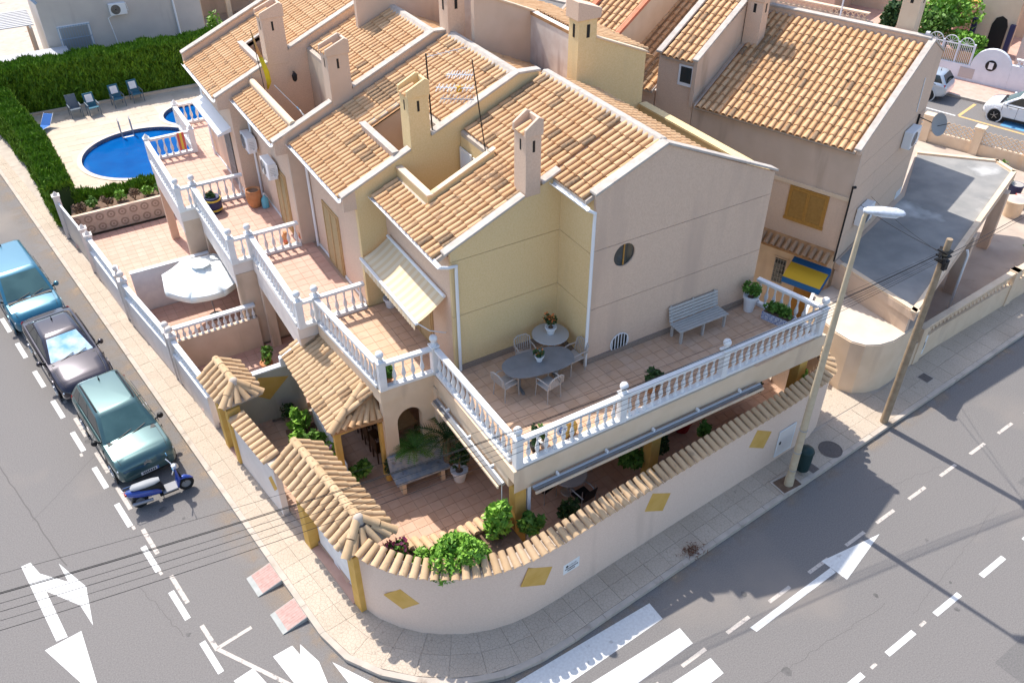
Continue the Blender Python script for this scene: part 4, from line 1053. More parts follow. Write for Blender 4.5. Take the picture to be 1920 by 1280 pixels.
# garden floors
def patio(name, pts, z, m, s=.335, lim=150):
    t = tag(obj(name, MB().prism(pts, -.02, z-.035), M_grout), kind='structure'); floor_tiles(t, pts, z, s, m, limit=lim); return t
patio('corner_patio', [(3.15,16.9),(3.75,13.5),(4.25,12.6),(5.1,11.9),(6.1,11.4),(7.2,11.28),(9,11.45),(17.8,12.35),(18.6,12.8),(18.7,15.0),(9.4,15.0),(9.4,20.6),(2.45,21.2),(2.65,20)], .30, M_patio, .335, 300)
patio('garden_floor_one', [(2.4,21.4),(7.2,21.4),(7.2,25.0),(1.98,25.0)], .30, M_terr2, .335, 60)
patio('garden_floor_two', [(1.98,25.2),(6.7,25.2),(6.7,29.2),(1.3,29.2)], .30, M_terr2, .335, 120)
patio('garden_floor_three', [(1.3,29.5),(6.2,29.5),(6.2,35.8),(.4,35.8)], .30, M_terr2, .335, 200)
# ------------------------------------------------------------------ back blocks behind the ridge of the row
bk = thing('back_block', 'plastered rear blocks with tall chimneys rising behind the row ridge', 'house', (15.5,22,.3))
zs = lambda x: 10.42 - .40*(x-15.3)
band(bk, 20.93, .2, [(14.95,5.5),(17.25,5.5),(17.25,zs(17.25)-.06),(14.95,zs(14.95)-.06)], M_yel)
coping(bk, 20.9, .24, [(15.3,zs(15.3)-.06),(17.3,zs(17.3)-.06)], M_cream, .02, .06)
c = obj('chimney', MB().box(14.66,20.90,5.5,15.30,21.42,10.95), M_ochre if False else M_yel, bk)
obj('chimney_cap', MB().extr([(14.58,20.84,10.95),(15.38,20.84,10.95),(15.42,20.84,11.12),(15.42,20.84,11.22),(14.58,20.84,11.5)], (0,.66,0)), M_pink, c, bevel=.02)
obj('vent_slit', MB().box(14.94,20.893,10.42,15.05,20.91,10.80).box(14.652,21.1,10.42,14.67,21.2,10.8), M_black, c)
M_wash = mat('limewash', (.60,.50,.44), .95, (.70,.62,.56), 2.4, .4, 50, stain=(.45,.36,.32), sscale=2, sthr=.56, streak=True)
band_x(bk, 14.95, .2, [(21.43,5.5),(24.0,5.5),(24.0,10.36),(21.43,10.36)], M_wash)
obj('roof_top', MB().extr([(14.93,21.0,10.37),(17.6,21.0,9.4),(17.6,21.0,9.3),(14.93,21.0,10.27)], (0,3.2,0)), M_tile_bed, bk)
rb_ = obj('rear_roof', MB().extr([(15.1,21.2,10.36),(17.6,21.2,9.45),(17.6,21.2,9.41),(15.1,21.2,10.32)], (0,2.9,0)), M_mortar, bk)
roof_plane(rb_, (17.6,21.25,9.46), (0,1,0), (-1,0,.37), 2.8, 2.6, limit=40)
z2 = lambda x: 10.95 - .42*(x-13.6)
band(bk, 24.0, .2, [(12.9,5.5),(15.15,5.5),(15.15,z2(15.15)),(12.9,z2(12.9))], M_tan)
coping(bk, 23.97, .24, [(12.9,z2(12.9)),(15.2,z2(15.2))], M_cream, .02, .06)
c2 = obj('chimney', MB().box(12.45,24.9,5.5,13.05,25.5,11.2), M_pink, bk); obj('vent_slit', MB().box(12.7,24.892,10.55,12.8,24.91,10.9).box(12.442,25.15,10.5,12.46,25.25,10.85), M_black, c2)
obj('chimney_cap', MB().box(12.38,24.83,11.2,13.12,25.57,11.55), M_wash, c2, bevel=.02)
band(bk, 25.4, .2, [(13.05,5.5),(13.75,5.5),(13.75,12.0),(13.05,12.0)], M_wash)
band(bk, 28.4, .2, [(10.8,5.5),(15.2,5.5),(15.2,9.6),(12.3,11.0),(10.8,11.0)], M_tan)
for (y0, xx, zz) in ((25.6,15.0,10.1),(29.5,14.6,10.2),(33.0,14.2,10.3)):
    q = obj('rear_roof', MB().extr([(xx-.6,y0,zz+.25),(xx+4,y0,zz-1.5),(xx+4,y0,zz-1.6),(xx-.6,y0,zz+.15)], (0,3.6,0)), M_mortar, bk)
    roof_plane(q, (xx+4,y0+.1,zz-1.5), (0,1,0), (-1,0,.38), 3.4, 4.8, limit=0)
    band_x(bk, xx-.7, .15, [(y0,5.5),(y0+3.6,5.5),(y0+3.6,zz+.3),(y0,zz+.3)], M_wash if y0 > 30 else M_tan)
    band(bk, y0-.15, .15, [(xx-.7,5.5),(xx+4,5.5),(xx+4,zz-1.4),(xx-.7,zz+.4)], M_tan)
obj('wall', MB().box(15.15,24.2,.3,15.3,36,9.6), M_tan, bk)

# ------------------------------------------------------------------ right-hand house (rotated to its own street)
hR = thing('right_house', 'tall tan house with wide clay roof, wooden shutters and blue and yellow awning', 'house', RHO, RHA)
LO = dict(local=True)
def fband(u, t, poly_vz, m, par=None, name='wall'): return obj(name, MB().extr([(u, v, z) for v, z in poly_vz], (t,0,0)), m, par or hR, **LO)
def sband(v, t, poly_uz, m, par=None, name='wall'): return obj(name, MB().extr([(u, v, z) for u, z in poly_uz], (0,t,0)), m, par or hR, **LO)
ZE, SR, UR = 7.08, .40, 4.85
zz = lambda u: ZE + SR*(u+.22)
# facade with a string course and bands
fband(0, .12, [(0,.2),(6,.2),(6,3.28),(0,3.28)], M_cream); fband(-.006, .12, [(0,3.28),(6,3.28),(6,5.30),(0,5.30)], M_pink); fband(-.002, .12, [(0,5.45),(6,5.45),(6,ZE+.02),(0,ZE+.02)], M_tan)
obj('string_course', MB().box(-.05,-.02,5.305,.05,6.0,5.445), M_cream, hR, bevel=.01, **LO)
# side wall in scored bands
gz = [.2, 3.0, 3.9, 4.75, 5.6, 6.45]
for a, b in zip(gz, gz[1:]): sband(0.003, .12, [(.115,a+.006),(6.4,a+.006),(6.4,b-.006),(.115,b-.006)], M_pink)
sband(0.003, .12, [(.115,6.456),(6.4,6.456),(6.4,8.45),(UR,9.22),(.115,zz(.115)+.10),(-.2,zz(-.2)+.1),(-.2,7.0),(.115,7.0)], M_pink)
sband(.08, .1, [(.1,.2),(6.35,.2),(6.35,8.3),(UR,9.0),(.1,7.0)], M_mortar, name='wall_core')
fband(6.28, .12, [(.13,.2),(6,.2),(6,8.4),(.13,8.4)], M_pink); sband(5.88, .12, [(.1,.2),(6.4,.2),(6.4,8.4),(UR,9.1),(.1,7.1)], M_tan)
def scop(v, t, pts, m=None, over=.03, h=.07, par=None):
    mb = MB()
    for a, b in zip(pts, pts[1:]): mb.extr([(a[0],v-over,a[1]),(b[0],v-over,b[1]),(b[0],v-over,b[1]+h),(a[0],v-over,a[1]+h)], (0,t+2*over,0))
    return obj('coping', mb, m or M_coping, par or hR, bevel=.012, **LO)
scop(0.0, .16, [(-.28, zz(-.28)+.10), (UR, 9.22), (6.45, 8.45)])
fband(UR-.05, .2, [(0.2,8.6),(5.9,8.6),(5.9,9.26),(.2,9.26)], M_pink, name='ridge_parapet')
obj('coping', MB().box(UR-.09,.12,9.262,UR+.19,5.92,9.33), M_coping, hR, bevel=.012, **LO)
dk = obj('roof_deck', MB().extr([(-.2,.15,zz(-.2)-.1),(UR,.15,zz(UR)-.1),(UR,.15,zz(UR)),(-.2,.15,zz(-.2))], (0,5.72,0)), M_mortar, hR, **LO)
def rdark(u, v): return (u < 1.2 and 2.2 < v and random.random() < .0) or (u > 4.7 and 2.4 < v < 4.3 and random.random() < .45) or (1.2 < u < 4.3 and random.random() < .06)
roof_plane(dk, (-.26, .24, zz(-.26)), (0,1,0), (1,0,SR), 5.55, (UR-.05+.2)*1.077, du=.245, dv=.40, dark=rdark, local=True)
obj('eave_tiles', MB().extr([(-.14,.16,ZE-.13),(.02,.16,ZE-.13),(.02,.16,ZE-.02),(-.14,.16,ZE-.05)], (0,5.7,0)), M_tile_bed, hR, **LO)
obj('rear_roof', MB().extr([(UR+.15,.2,8.95),(6.35,.2,8.3),(6.35,.2,8.4),(UR+.15,.2,9.05)], (0,5.6,0)), M_tile_bed, hR, **LO)
# chimneys
def rchim(u0, u1, v0, v1, z0, z1, m):
    c_ = obj('chimney', MB().box(u0,v0,z0,u1,v1,z1), m, hR, bevel=.01, **LO)
    obj('chimney_cap', MB().extr([(u0-.06,v0-.06,z1),(u1+.06,v0-.06,z1),(u1+.12,v0-.06,z1+.3),(u1+.12,v0-.06,z1+.45),(u0-.12,v0-.06,z1+.45),(u0-.12,v0-.06,z1+.3)], (0,v1-v0+.12,0)), m, c_, **LO)
    obj('vent_slit', MB().box(u0-.006,(v0+v1)/2-.05,z1-.4,u0+.02,(v0+v1)/2+.05,z1-.1).box((u0+u1)/2-.05,v0-.006,z1-.4,(u0+u1)/2+.05,v0+.02,z1-.1), M_black, c_, **LO)
rchim(5.2, 5.75, .85, 1.45, 8.2, 10.55, M_cream); rchim(3.0, 3.5, 5.35, 5.95, 7.8, 9.9, M_pink)
# shuttered window of the facade
def shutter_window(parent, u, v0, v1, z0, z1, m, local=True):
    f = MB().box(u-.03,v0-.06,z0-.06,u,v0,z1+.06).box(u-.03,v1,z0-.06,u,v1+.06,z1+.06).box(u-.03,v0,z1,u,v1,z1+.06).box(u-.05,v0-.08,z0-.1,u,v1+.08,z0-.002)
    w = obj('window', f, m, parent, local=local); vm = (v0+v1)/2
    for a, b in ((v0+.003,vm-.004),(vm+.004,v1-.003)):
        s_ = MB(); shutter_leaf(s_, u-.045, a, b, z0+.003, z1-.003); obj('shutter', s_, m, w, local=local)
shutter_window(hR, -.008, .70, 1.95, 4.12, 5.22, M_wood)
# lower tiled canopy, window, door and awning
cn = obj('porch_roof', MB().extr([(0,.05,3.42),(-.5,.05,3.12),(-.5,.05,3.05),(0,.05,3.32)], (0,3.1,0)), M_tile_bed, hR, **LO)
M_tile_brown = mat('clay_tile_brown', (.30,.19,.12), .92, (.40,.27,.17), 9, .3, 60, objrand=.6); TILE_BROWN = tile_mesh('roof_tile_brown', m=M_tile_brown)  # darker brown tile for the small lower canopy
roof_plane(cn, (-.54,.08,3.13), (0,1,0), (.86,0,.5), 3.0, .56, du=.23, dv=.5, mesh=TILE_BROWN, local=True, bed=False)
wn = obj('window', MB().box(-.03,1.5,1.4,-.003,2.05,2.5), M_cream, hR, **LO); obj('pane', MB().box(-.036,1.57,1.46,-.031,1.98,2.44), M_glass, wn, **LO)
g = MB()
for k in range(5): g.box(-.06,1.56+k*.1,1.45,-.05,1.57+k*.1,2.45)
for k in range(6): g.box(-.06,1.55,1.5+k*.18,-.05,2.0,1.51+k*.18)
obj('window_grille', g, M_metal, wn, **LO)
obj('door', MB().box(-.03,.15,.2,-.003,1.1,2.2), M_wood, hR, **LO)
M_cblue = mat('canvas_blue', (.02,.13,.36), .8); M_cyel = mat('canvas_yellow', (.62,.40,.03), .8)
aw = thing('awning', 'blue and yellow canvas door awning under the small tiled canopy', 'awning', rh(0,.6,2.7), RHA)
def awp(s0, s1, m):
    P = lambda s: (-.04-.78*s, 2.68-2.63-.0+.0 - .42*s)
    a, b = P(s0), P(s1)
    obj('canvas_band', MB().extr([(a[0],-.62,a[1]),(b[0],-.62,b[1]),(b[0],-.62,b[1]-.012),(a[0],-.62,a[1]-.012)], (0,1.35,0)), m, aw, **LO)
awp(0,.27,M_cblue); awp(.27,1.0,M_cyel); obj('valance', MB().box(-.835,-.62,-.60,-.823,.73,-.38), M_cblue, aw, **LO)
obj('side_flap', MB().extr([(-.05,-.63,.04),(-.82,-.63,-.37),(-.82,-.63,-.58),(-.05,-.63,-.2)], (0,.008,0)), M_cblue, aw, **LO)
# wing with the small window, and the next unit of that row
zw = lambda u: 8.50 + .40*(u+.1)
fband(-.01, .15, [(6.02,.2),(7.5,.2),(7.5,8.52),(6.02,8.52)], M_pink); sband(5.985, .14, [(.15,6.9),(5.6,6.9),(5.6,10.6),(.15,zw(.15)+.08),(-.1,zw(-.1)+.08),(-.1,6.95)], M_tan)
scop(5.97, .16, [(-.16, zw(-.16)+.08), (5.7, zw(5.7)+.08)]); sband(7.4, .14, [(.14,.2),(5.6,.2),(5.6,10.6),(.14,zw(.14)+.08)], M_tan); scop(7.38, .16, [(-.16, zw(-.16)+.08), (5.7, zw(5.7)+.08)])
dw = obj('wing_roof', MB().extr([(-.1,6.1,zw(-.1)-.1),(5.6,6.1,zw(5.6)-.1),(5.6,6.1,zw(5.6)),(-.1,6.1,zw(-.1))], (0,1.3,0)), M_mortar, hR, **LO)
roof_plane(dw, (-.15,6.16,zw(-.15)), (0,1,0), (1,0,.4), 1.2, 6.1, du=.24, local=True, dark=lambda u, v: random.random() < .06)
w2 = obj('window', MB().box(-.05,6.12,7.6,-.012,6.68,8.32), M_white_m, hR, **LO); obj('pane', MB().box(-.056,6.18,7.72,-.051,6.60,8.26), M_glass, w2, **LO)
h2_ = thing('next_house', 'house behind the shuttered one with red edged and dark streaked tile roofs', 'house', rh(0,10,.2), RHA)
def nx(f): return f
def fb2(u, t, p_, m): return obj('wall', MB().extr([(u, v-10, z-.2) for v, z in p_], (t,0,0)), m, h2_, **LO)
def sb2(v, t, p_, m): return obj('wall', MB().extr([(u, v-10, z-.2) for u, z in p_], (0,t,0)), m, h2_, **LO)
fb2(0, .12, [(7.55,.2),(13.5,.2),(13.5,7.1),(7.55,7.1)], M_pink)
za = lambda u: 7.2 + .40*(u+.2)
d3 = obj('roof_deck', MB().extr([(-.2,-2.45,za(-.2)-.3),(5,-2.45,za(5)-.3),(5,-2.45,za(5)-.2),(-.2,-2.45,za(-.2)-.2)], (0,6,0)), M_mortar, h2_, **LO)
roof_plane(d3, (-.25,-2.4,za(-.25)-.2), (0,1,0), (1,0,.4), 5.8, 5.5, du=.25, local=True, limit=130, dark=lambda u, v: u < .75 and random.random() < .9)
zb_ = lambda u: 8.7 + .40*u
sb2(9.25, .16, [(0,6.5),(5,6.5),(5,zb_(5)+.1),(0,zb_(0)+.1)], M_cream); fb2(-.01, .12, [(9.25,7.0),(11,7.0),(11,8.7),(9.25,8.7)], M_pink)
M_rededge = mat('tile_edge_red', (.55,.17,.09), .8, (.6,.22,.12), 6)
d4 = obj('wing_roof', MB().extr([(-.15,-.7,zb_(-.15)-.3),(5,-.7,zb_(5)-.3),(5,-.7,zb_(5)-.2),(-.15,-.7,zb_(-.15)-.2)], (0,1.7,0)), M_mortar, h2_, **LO)
roof_plane(d4, (-.2,-.6,zb_(-.2)-.2), (0,1,0), (1,0,.4), 1.5, 5.4, du=.25, local=True)
obj('roof_edge', MB().extr([(-.15,-.85,zb_(-.15)-.12),(5,-.85,zb_(5)-.12),(5,-.85,zb_(5)),(-.15,-.85,zb_(-.15))], (0,.17,0)), M_rededge, h2_, **LO); obj('roof_edge', MB().extr([(-.15,.9,zb_(-.15)-.12),(5,.9,zb_(5)-.12),(5,.9,zb_(5)),(-.15,.9,zb_(-.15))], (0,.17,0)), M_rededge, h2_, **LO)
obj('rear_wing', MB().box(6.41,1.0,.2,10.0,5.9,7.0), M_pink, hR, **LO)
# services on the side wall
ac_unit('air conditioner high on the side wall of the shuttered house', *rh(4.75,-.02,5.62), face=RHA+R(90), w=.9, h=.62, group='air conditioning units')
ac_unit('air conditioner behind the street lamp head on the side wall', *rh(1.5,-.02,4.0), face=RHA+R(90), w=.9, h=.62, group='air conditioning units')
sdish = thing('satellite_dish', 'grey satellite dish on the side wall above the carport', 'satellite dish', rh(5.6,-.05,6.1), RHA)
Md = Vector((-.35,-.85,.35)).to_track_quat('Z','Y').to_matrix()
obj('dish', MB().lathe([(.02,0),(.2,.02),(.33,.07),(.40,.12),(.405,.115),(.33,.06),(.2,.01),(.02,-.01)], (.35,-.55,.0), 24, Md), mat('dish_grey', (.36,.35,.34), .8), sdish, smooth=50, local=True)
obj('arm', MB().tube([(0,0,.25),(.1,-.3,.15),(.35,-.5,0)], .018, 6).tube([(.35,-.5,-.1),(.5,-.95,.1)], .012, 6), M_black, sdish, local=True); obj('wall_bracket', MB().box(-.02,-.02,-.2,.02,.05,.35), M_black, sdish, local=True)
obj('downpipe', MB().tube([(-.1,-.02,5.9),(-.1,-.03,5.2),(-.09,-.03,3.1)], .03, 7), M_black, hR, smooth=40, **LO); obj('conduit', MB().tube([(4.95,-.015,7.95),(5.1,-.015,6.7)], .02, 6), M_white_m, hR, **LO)
fl = MB().tube([(-.05,-.02,5.85),(-.2,-.12,5.95)], .05, 8); obj('floodlight', fl, M_black, hR, **LO)
g = MB().box(5.7,-.012,2.85,6.3,0.0,3.3); vt = obj('vent_grille', g, M_white_m, hR, **LO)

# ------------------------------------------------------------------ carport, curved store, lot wall
cpt = thing('carport', 'flat grey concrete carport roof on leaning looking square columns', 'carport', (27,15,.2))
M_slabg = mat('roof_membrane', (.26,.255,.245), 1.0, (.34,.325,.305), 1.2, .3, 30, stain=(.60,.59,.57), sscale=.42, sthr=.60, spec=.05)
CPP = [(22.25,15.75),(22.15,12.55),(33.6,17.0),(33.9,18.05),(31.7,20.3),tuple(rh(6.4,0)[:2]),tuple(rh(.1,-.02)[:2])]
obj('roof_slab', MB().prism(CPP, 2.72, 2.98), M_tan, cpt); 
def shrink(P, d):
    c_ = Vector((sum(p[0] for p in P)/len(P), sum(p[1] for p in P)/len(P))); return [tuple(Vector(p) + (c_-Vector(p)).normalized()*d) for p in P]
obj('roof_surface', MB().prism(shrink(CPP, .28), 2.981, 2.995), M_slabg, cpt)
e_ = MB()
for i in (0,1,2,3):
    a, b = Vector(CPP[i]), Vector(CPP[i+1]); c_ = (a+b)/2; d = b-a; n_ = Vector((-d.y, d.x)).normalized(); e_.obox((c_.x+n_.x*.1, c_.y+n_.y*.1, 3.02), (d.length, .18, .075), math.atan2(d.y, d.x))
obj('roof_edge', e_, M_cream, cpt)
for (x, y) in ((28.35,15.1),(32.3,16.55)): obj('column', MB().obox((x, y, 1.45), (.42,.42,2.55), R(20)), M_tan, cpt, bevel=.01)
obj('front_wall', MB().prism([(22.2,12.75),(22.4,12.8),(22.5,15.9),(22.25,15.9)], .2, 2.72), M_tan, cpt)
obj('downpipe', MB().tube([(27.3,14.45,2.7),(27.35,14.4,2.5),(27.4,14.4,.2)], .05, 8), M_white_m, cpt, smooth=40)
bo = thing('curved_store', 'low curved sand coloured store with flat pale roof beside the lamp', 'shed', (21.3,13.8,PZ))
BP = [(21.2,15.8),(20.45,14.6),(20.33,13.9),(20.38,13.3),(20.62,12.92),(21.05,12.7),(21.6,12.62),(22.2,12.68),(22.9,12.82),(23.2,12.88)]
obj('wall', MB().wall(offset(BP, .09), .18, PZ-.02, 2.08), M_cream, bo, smooth=25)
obj('roof', MB().prism(offset(BP, .03) + [(23.3,13.3),(22.3,15.85)], 2.081, 2.12), mat('roof_cream', (.62,.52,.42), .92, (.68,.58,.48), 2, .3, 40, stain=(.5,.4,.33), sscale=1.5, sthr=.62), bo)
obj('flashing', MB().bar((21.22,15.75,2.2),(19.9,14.9,2.2),.10,.06), M_white_m, bo)
lw = thing('lot_wall', 'long sandy street wall with pierced lattice blocks on top', 'wall', (28,13.8,PZ))
LW = [(23.1,12.86),(25.0,13.13),(31.0,13.65),(41.0,14.55)]
obj('wall', MB().wall(offset(LW, .1), .2, PZ-.02, 1.08), M_cream, lw)
lp = offset(LW, .1)
for (a, b) in ((23.9,29.3),(29.7,35.0),(35.4,40.5)):
    n = int((b-a)/.22); fy = lambda x: np.interp(x, [p[0] for p in lp], [p[1] for p in lp])
    for k in range(n):
        x0, x1 = a+k*(b-a)/n, a+(k+1)*(b-a)/n; y0, y1 = fy(x0), fy(x1); m_ = MB()
        m_.bar((x0,y0,1.09),(x1,y1,1.50),.035,.05); m_.bar((x0,y0,1.50),(x1,y1,1.09),.033,.05); m_.bar((x0,y0,1.09),(x0,y0,1.5),.03,.04)
        obj('lattice_block', m_, M_woodlt if False else M_cream, lw)
    obj('coping', MB().bar((a,fy(a),1.545),(b,fy(b),1.545),.22,.08), M_cream, lw); 
    for x in (a-.18, b+.18): obj('pier', MB().obox((x, fy(x), .87), (.34,.30,1.5), R(5)), M_cream, lw)
sgn = thing('wall_notice', 'small white notice plate with a dark emblem on the sandy street wall', 'sign', (23.9,12.93,.6))
obj('plate', MB().extr([(23.65,12.925,.35),(24.1,12.99,.35),(24.1,12.99,1.15),(23.65,12.925,1.15)], (0,-.012,0)), M_white, sgn); obj('emblem', MB().extr([(23.8,12.93,.62),(23.97,12.955,.62),(24.0,12.96,.9),(23.85,12.94,.95)], (0,-.018,0)), M_black, sgn)
tag(obj('lot_floor', MB().prism([(23.3,13.3),(40.8,14.8),rh(18.2,0)[:2],rh(18.2,12)[:2],rh(6.4,12)[:2],rh(6.4,0)[:2],(22.4,15.9)], .1, .2), mat('lot_slabs', (.42,.34,.28), .92, (.52,.44,.36), .8, .3, 50, stain=(.36,.3,.25), sscale=1.3, sthr=.6)), kind='structure')
# ------------------------------------------------------------------ vehicles
def car_paint(name, col, metal=.45, rough=.28):
    m = bpy.data.materials.new(name); m.use_nodes = True; p = m.node_tree.nodes['Principled BSDF']
    p.inputs['Base Color'].default_value = (*col, 1); p.inputs['Metallic'].default_value = metal; p.inputs['Roughness'].default_value = rough
    p.inputs['Coat Weight'].default_value = .7; p.inputs['Coat Roughness'].default_value = .06
    return m
M_wind = mat('windscreen_glass', (.045,.10,.10), .04, (.075,.15,.145), 1.5, spec=.8)
M_rim = mat('alloy', (.55,.56,.58), .3, metal=.8); M_lamp = mat('headlight', (.75,.78,.8), .12, metal=.2, spec=.8); M_tail = mat('tail_light', (.35,.015,.015), .25)
M_plate = mat('number_plate', (.75,.75,.73), .5); M_chrome = mat('chrome', (.7,.7,.72), .15, metal=1)
M_shade = mat('sunshade_foil', (.30,.60,.80), .3, (.85,.92,.96), 2.4, .6, 9, metal=.35)
def prof_at(tab, x, k): return float(np.interp(x, [t[0] for t in tab], [t[k] for t in tab]))
def make_car(label, loc, heading, L, W, H, tab, cab, paint, roofrails=False, shade=False, emblem=None, ngl=None, roofm=None):
    """tab: (x fraction of L/2, half-width factor, z bottom, z shoulder); cab: base rear/front x, roof rear/front x, half widths, base z"""
    t = thing('parked_car', label, 'car', loc, heading, 'parked cars')
    l2, w2 = L/2, W/2; mb = MB(); rings = []
    xs = np.concatenate([np.linspace(-1, -.8, 5), np.linspace(-.72, .72, 13), np.linspace(.8, 1, 6)])
    for x in xs:
        w = prof_at(tab, x, 1)*w2; zb = prof_at(tab, x, 2); zt = prof_at(tab, x, 3); h = zt-zb
        half = [(w*.80, zb), (w*.95, zb+h*.10), (w, zb+h*.30), (w*.985, zb+h*.52), (w*1.0, zb+h*.72), (w*.97, zb+h*.90), (w*.90, zt-.01), (w*.55, zt+.022), (0, zt+.03)]
        ring = half + [(-a, b) for a, b in half[-2::-1]]
        rings.append([(x*l2, a, b) for a, b in ring])
    n = len(rings[0]); base = 0
    for r_ in rings: mb.v += r_
    for i in range(len(rings)-1):
        for k in range(n-1): mb.f.append((i*n+k, (i+1)*n+k, (i+1)*n+k+1, i*n+k+1))
        mb.f.append((i*n+n-1, (i+1)*n+n-1, (i+1)*n, i*n))
    mb.f.append(tuple(range(n))); mb.f.append(tuple((len(rings)-1)*n+k for k in range(n))[::-1])
    body = obj('body', mb, paint, t, smooth=38, local=True)
    xb0, xb1, xr0, xr1, wb, wr, zb = cab; zr_ = H
    # cabin
    nb = MB(); nr = []
    lv = [(0,0),(.5,.5),(.86,.86),(.97,.955),(1.0,.99)]
    P = []
    for (s, q) in lv:
        x0, x1 = xb0+(xr0-xb0)*s, xb1+(xr1-xb1)*s; w_ = wb+(wr-wb)*s; z_ = zb+(zr_-zb)*q
        ins = 0 if s < .9 else (.03 if s < .99 else .10)
        x0 += ins*1.2; x1 -= ins*1.2; w_ -= ins
        c = .10 if s > .5 else .06
        P.append([(x0,-w_+c,z_),(x0,w_-c,z_),(x0+c*.8,w_,z_),(x1-c*.8,w_,z_),(x1,w_-c,z_),(x1,-w_+c,z_),(x1-c*.8,-w_,z_),(x0+c*.8,-w_,z_)])
    for r_ in P: nb.v += r_
    for i in range(len(P)-1):
        for k in range(8): nb.f.append((i*8+(k+1) % 8, i*8+k, (i+1)*8+k, (i+1)*8+(k+1) % 8))
    top = len(nb.v); cx = (xr0+xr1)/2; nb.v.append((cx, 0, zr_+.035))
    for k in range(8): nb.f.append(((len(P)-1)*8+k, top, (len(P)-1)*8+(k+1) % 8)[::-1])
    cabin = obj('cabin', nb, roofm or paint, t, smooth=42, local=True)
    def on_side(x, s, sg, off=.006):
        w_ = wb+(wr-wb)*s; z_ = zb+(zr_-zb)*s; return (x, sg*(w_+off), z_)
    for sg in (-1, 1):
        s0, s1 = .10, .84
        xa, xb_ = xb0+(xr0-xb0)*s0+.14, xb1+(xr1-xb1)*s0-.16; xc, xd = xb0+(xr0-xb0)*s1+.14, xb1+(xr1-xb1)*s1-.13
        cuts = [0, .40, 1.0] if L < 3.9 else [0, .20, .56, 1.0]
        for a, b in zip(cuts, cuts[1:]):
            g = .025
            q = [on_side(xa+(xb_-xa)*a+g, s0, sg), on_side(xa+(xb_-xa)*b-g, s0, sg), on_side(xc+(xd-xc)*b-g, s1, sg), on_side(xc+(xd-xc)*a+g, s1, sg)]
            obj('side_window', MB().extr(q, (0,-sg*.01,0)), M_glass, cabin, local=True)
    def glass(x0, x1, nm, m):
        f = lambda s, w_: (x0+(x1-x0)*s, w_, zb+(zr_-zb)*s); d = (1 if x0 > 0 else -1)
        wa, wc = wb-.10, wr-.08
        q = [f(.06,-wa), f(.06,wa), f(.88,wc), f(.88,-wc)]; q = [(a+d*.008, b, c+.006) for a, b, c in q]
        return obj(nm, MB().extr(q, (-d*.012,0,-.008)), m, cabin, local=True)
    ws = glass(xb1, xr1, 'windscreen', M_shade if shade else (ngl or M_wind)); glass(xb0, xr0, 'rear_window', M_glass)
    obj('cowl', MB().box(xb1-.03,-wb+.1,zb-.02,xb1+.12,wb-.1,zb+.018), M_black, t, local=True)
    obj('wiper', MB().bar((xb1+.02,-wb*.5,zb+.03),(xb1-.12,wb*.1,zb+.10),.02,.015).bar((xb1+.02,wb*.05,zb+.03),(xb1-.12,wb*.62,zb+.10),.02,.015), M_black, t, local=True)
    # wheels
    wr_ = .33 if H > 1.5 else .325
    tm = [(wr_*.62,-.11),(wr_*.95,-.11),(wr_,-.08),(wr_,.08),(wr_*.95,.11),(wr_*.62,.11)]
    Mx = Matrix.Rotation(R(90), 3, 'X')
    for fx in (-.60, .635):
        for sg in (-1, 1):
            c = (fx*l2, sg*(w2-.115), wr_)
            wh = obj('wheel', MB().lathe(tm, c, 20, Mx), M_rubber, t, smooth=40, local=True)
            rm = MB().lathe([(.05,0),(wr_*.62,0),(wr_*.62,.012)], (c[0], c[1]+sg*.10, c[2]), 18, Mx)
            for k in range(5):
                a = 2*math.pi*k/5; rm.bar((c[0], c[1]+sg*.115, c[2]), (c[0]+math.cos(a)*wr_*.58, c[1]+sg*.118, c[2]+math.sin(a)*wr_*.58), .07, .02)
            obj('rim', rm, M_rim, wh, local=True)
            obj('wheel_arch', MB().lathe([(wr_+.03,0),(wr_+.085,0),(wr_+.085,.03),(wr_+.03,.03)], (c[0], sg*(w2-.012)+.015, c[2]), 22, Mx, True), M_black if roofrails else paint, body, smooth=40, local=True)
    # bonnet shut lines and side cladding
    zg = lambda x: prof_at(tab, x, 3)+.012
    gp = MB()
    for sg in (-1, 1):
        xs_ = np.linspace(xb1/l2+.04, .93, 9)
        for a, b in zip(xs_, xs_[1:]): gp.bar((a*l2, sg*w2*.80*prof_at(tab,a,1), zg(a)-.004), (b*l2, sg*w2*.80*prof_at(tab,b,1), zg(b)-.004), .008, .02)
    obj('bonnet_gap', gp, M_black, t, local=True)
    for sg in (-1, 1): obj('belt_moulding', MB().box(-.72*l2, sg*w2*.985-.008, zb-.045, xb1-.1, sg*w2*.985+.012, zb-.015), M_black, t, local=True)
    # mirrors, lamps, plates, handles
    for sg in (-1, 1):
        obj('mirror', MB().lathe([(.02,-.06),(.08,-.05),(.10,0),(.08,.05),(.02,.06)], (xb1-.22, sg*(w2+.09), zb+.06), 10, Matrix.Rotation(R(90), 3, 'Y')), M_black if roofrails else paint, t, smooth=50, local=True)
        obj('mirror_arm', MB().bar((xb1-.22, sg*(w2-.1), zb), (xb1-.22, sg*(w2+.05), zb+.05), .05), M_black, t, local=True)
        xh = .90*l2; wh_ = prof_at(tab, .90, 1)*w2; zh = prof_at(tab, .93, 3)
        obj('headlight', MB().lathe([(.01,-.17),(.055,-.12),(.07,0),(.055,.12),(.01,.17)], (xh+.02, sg*(wh_-.16), zh-.15), 12, Matrix.Rotation(sg*R(58), 3, 'Z') @ Matrix.Rotation(R(90), 3, 'Y')), M_lamp, t, smooth=50, local=True)
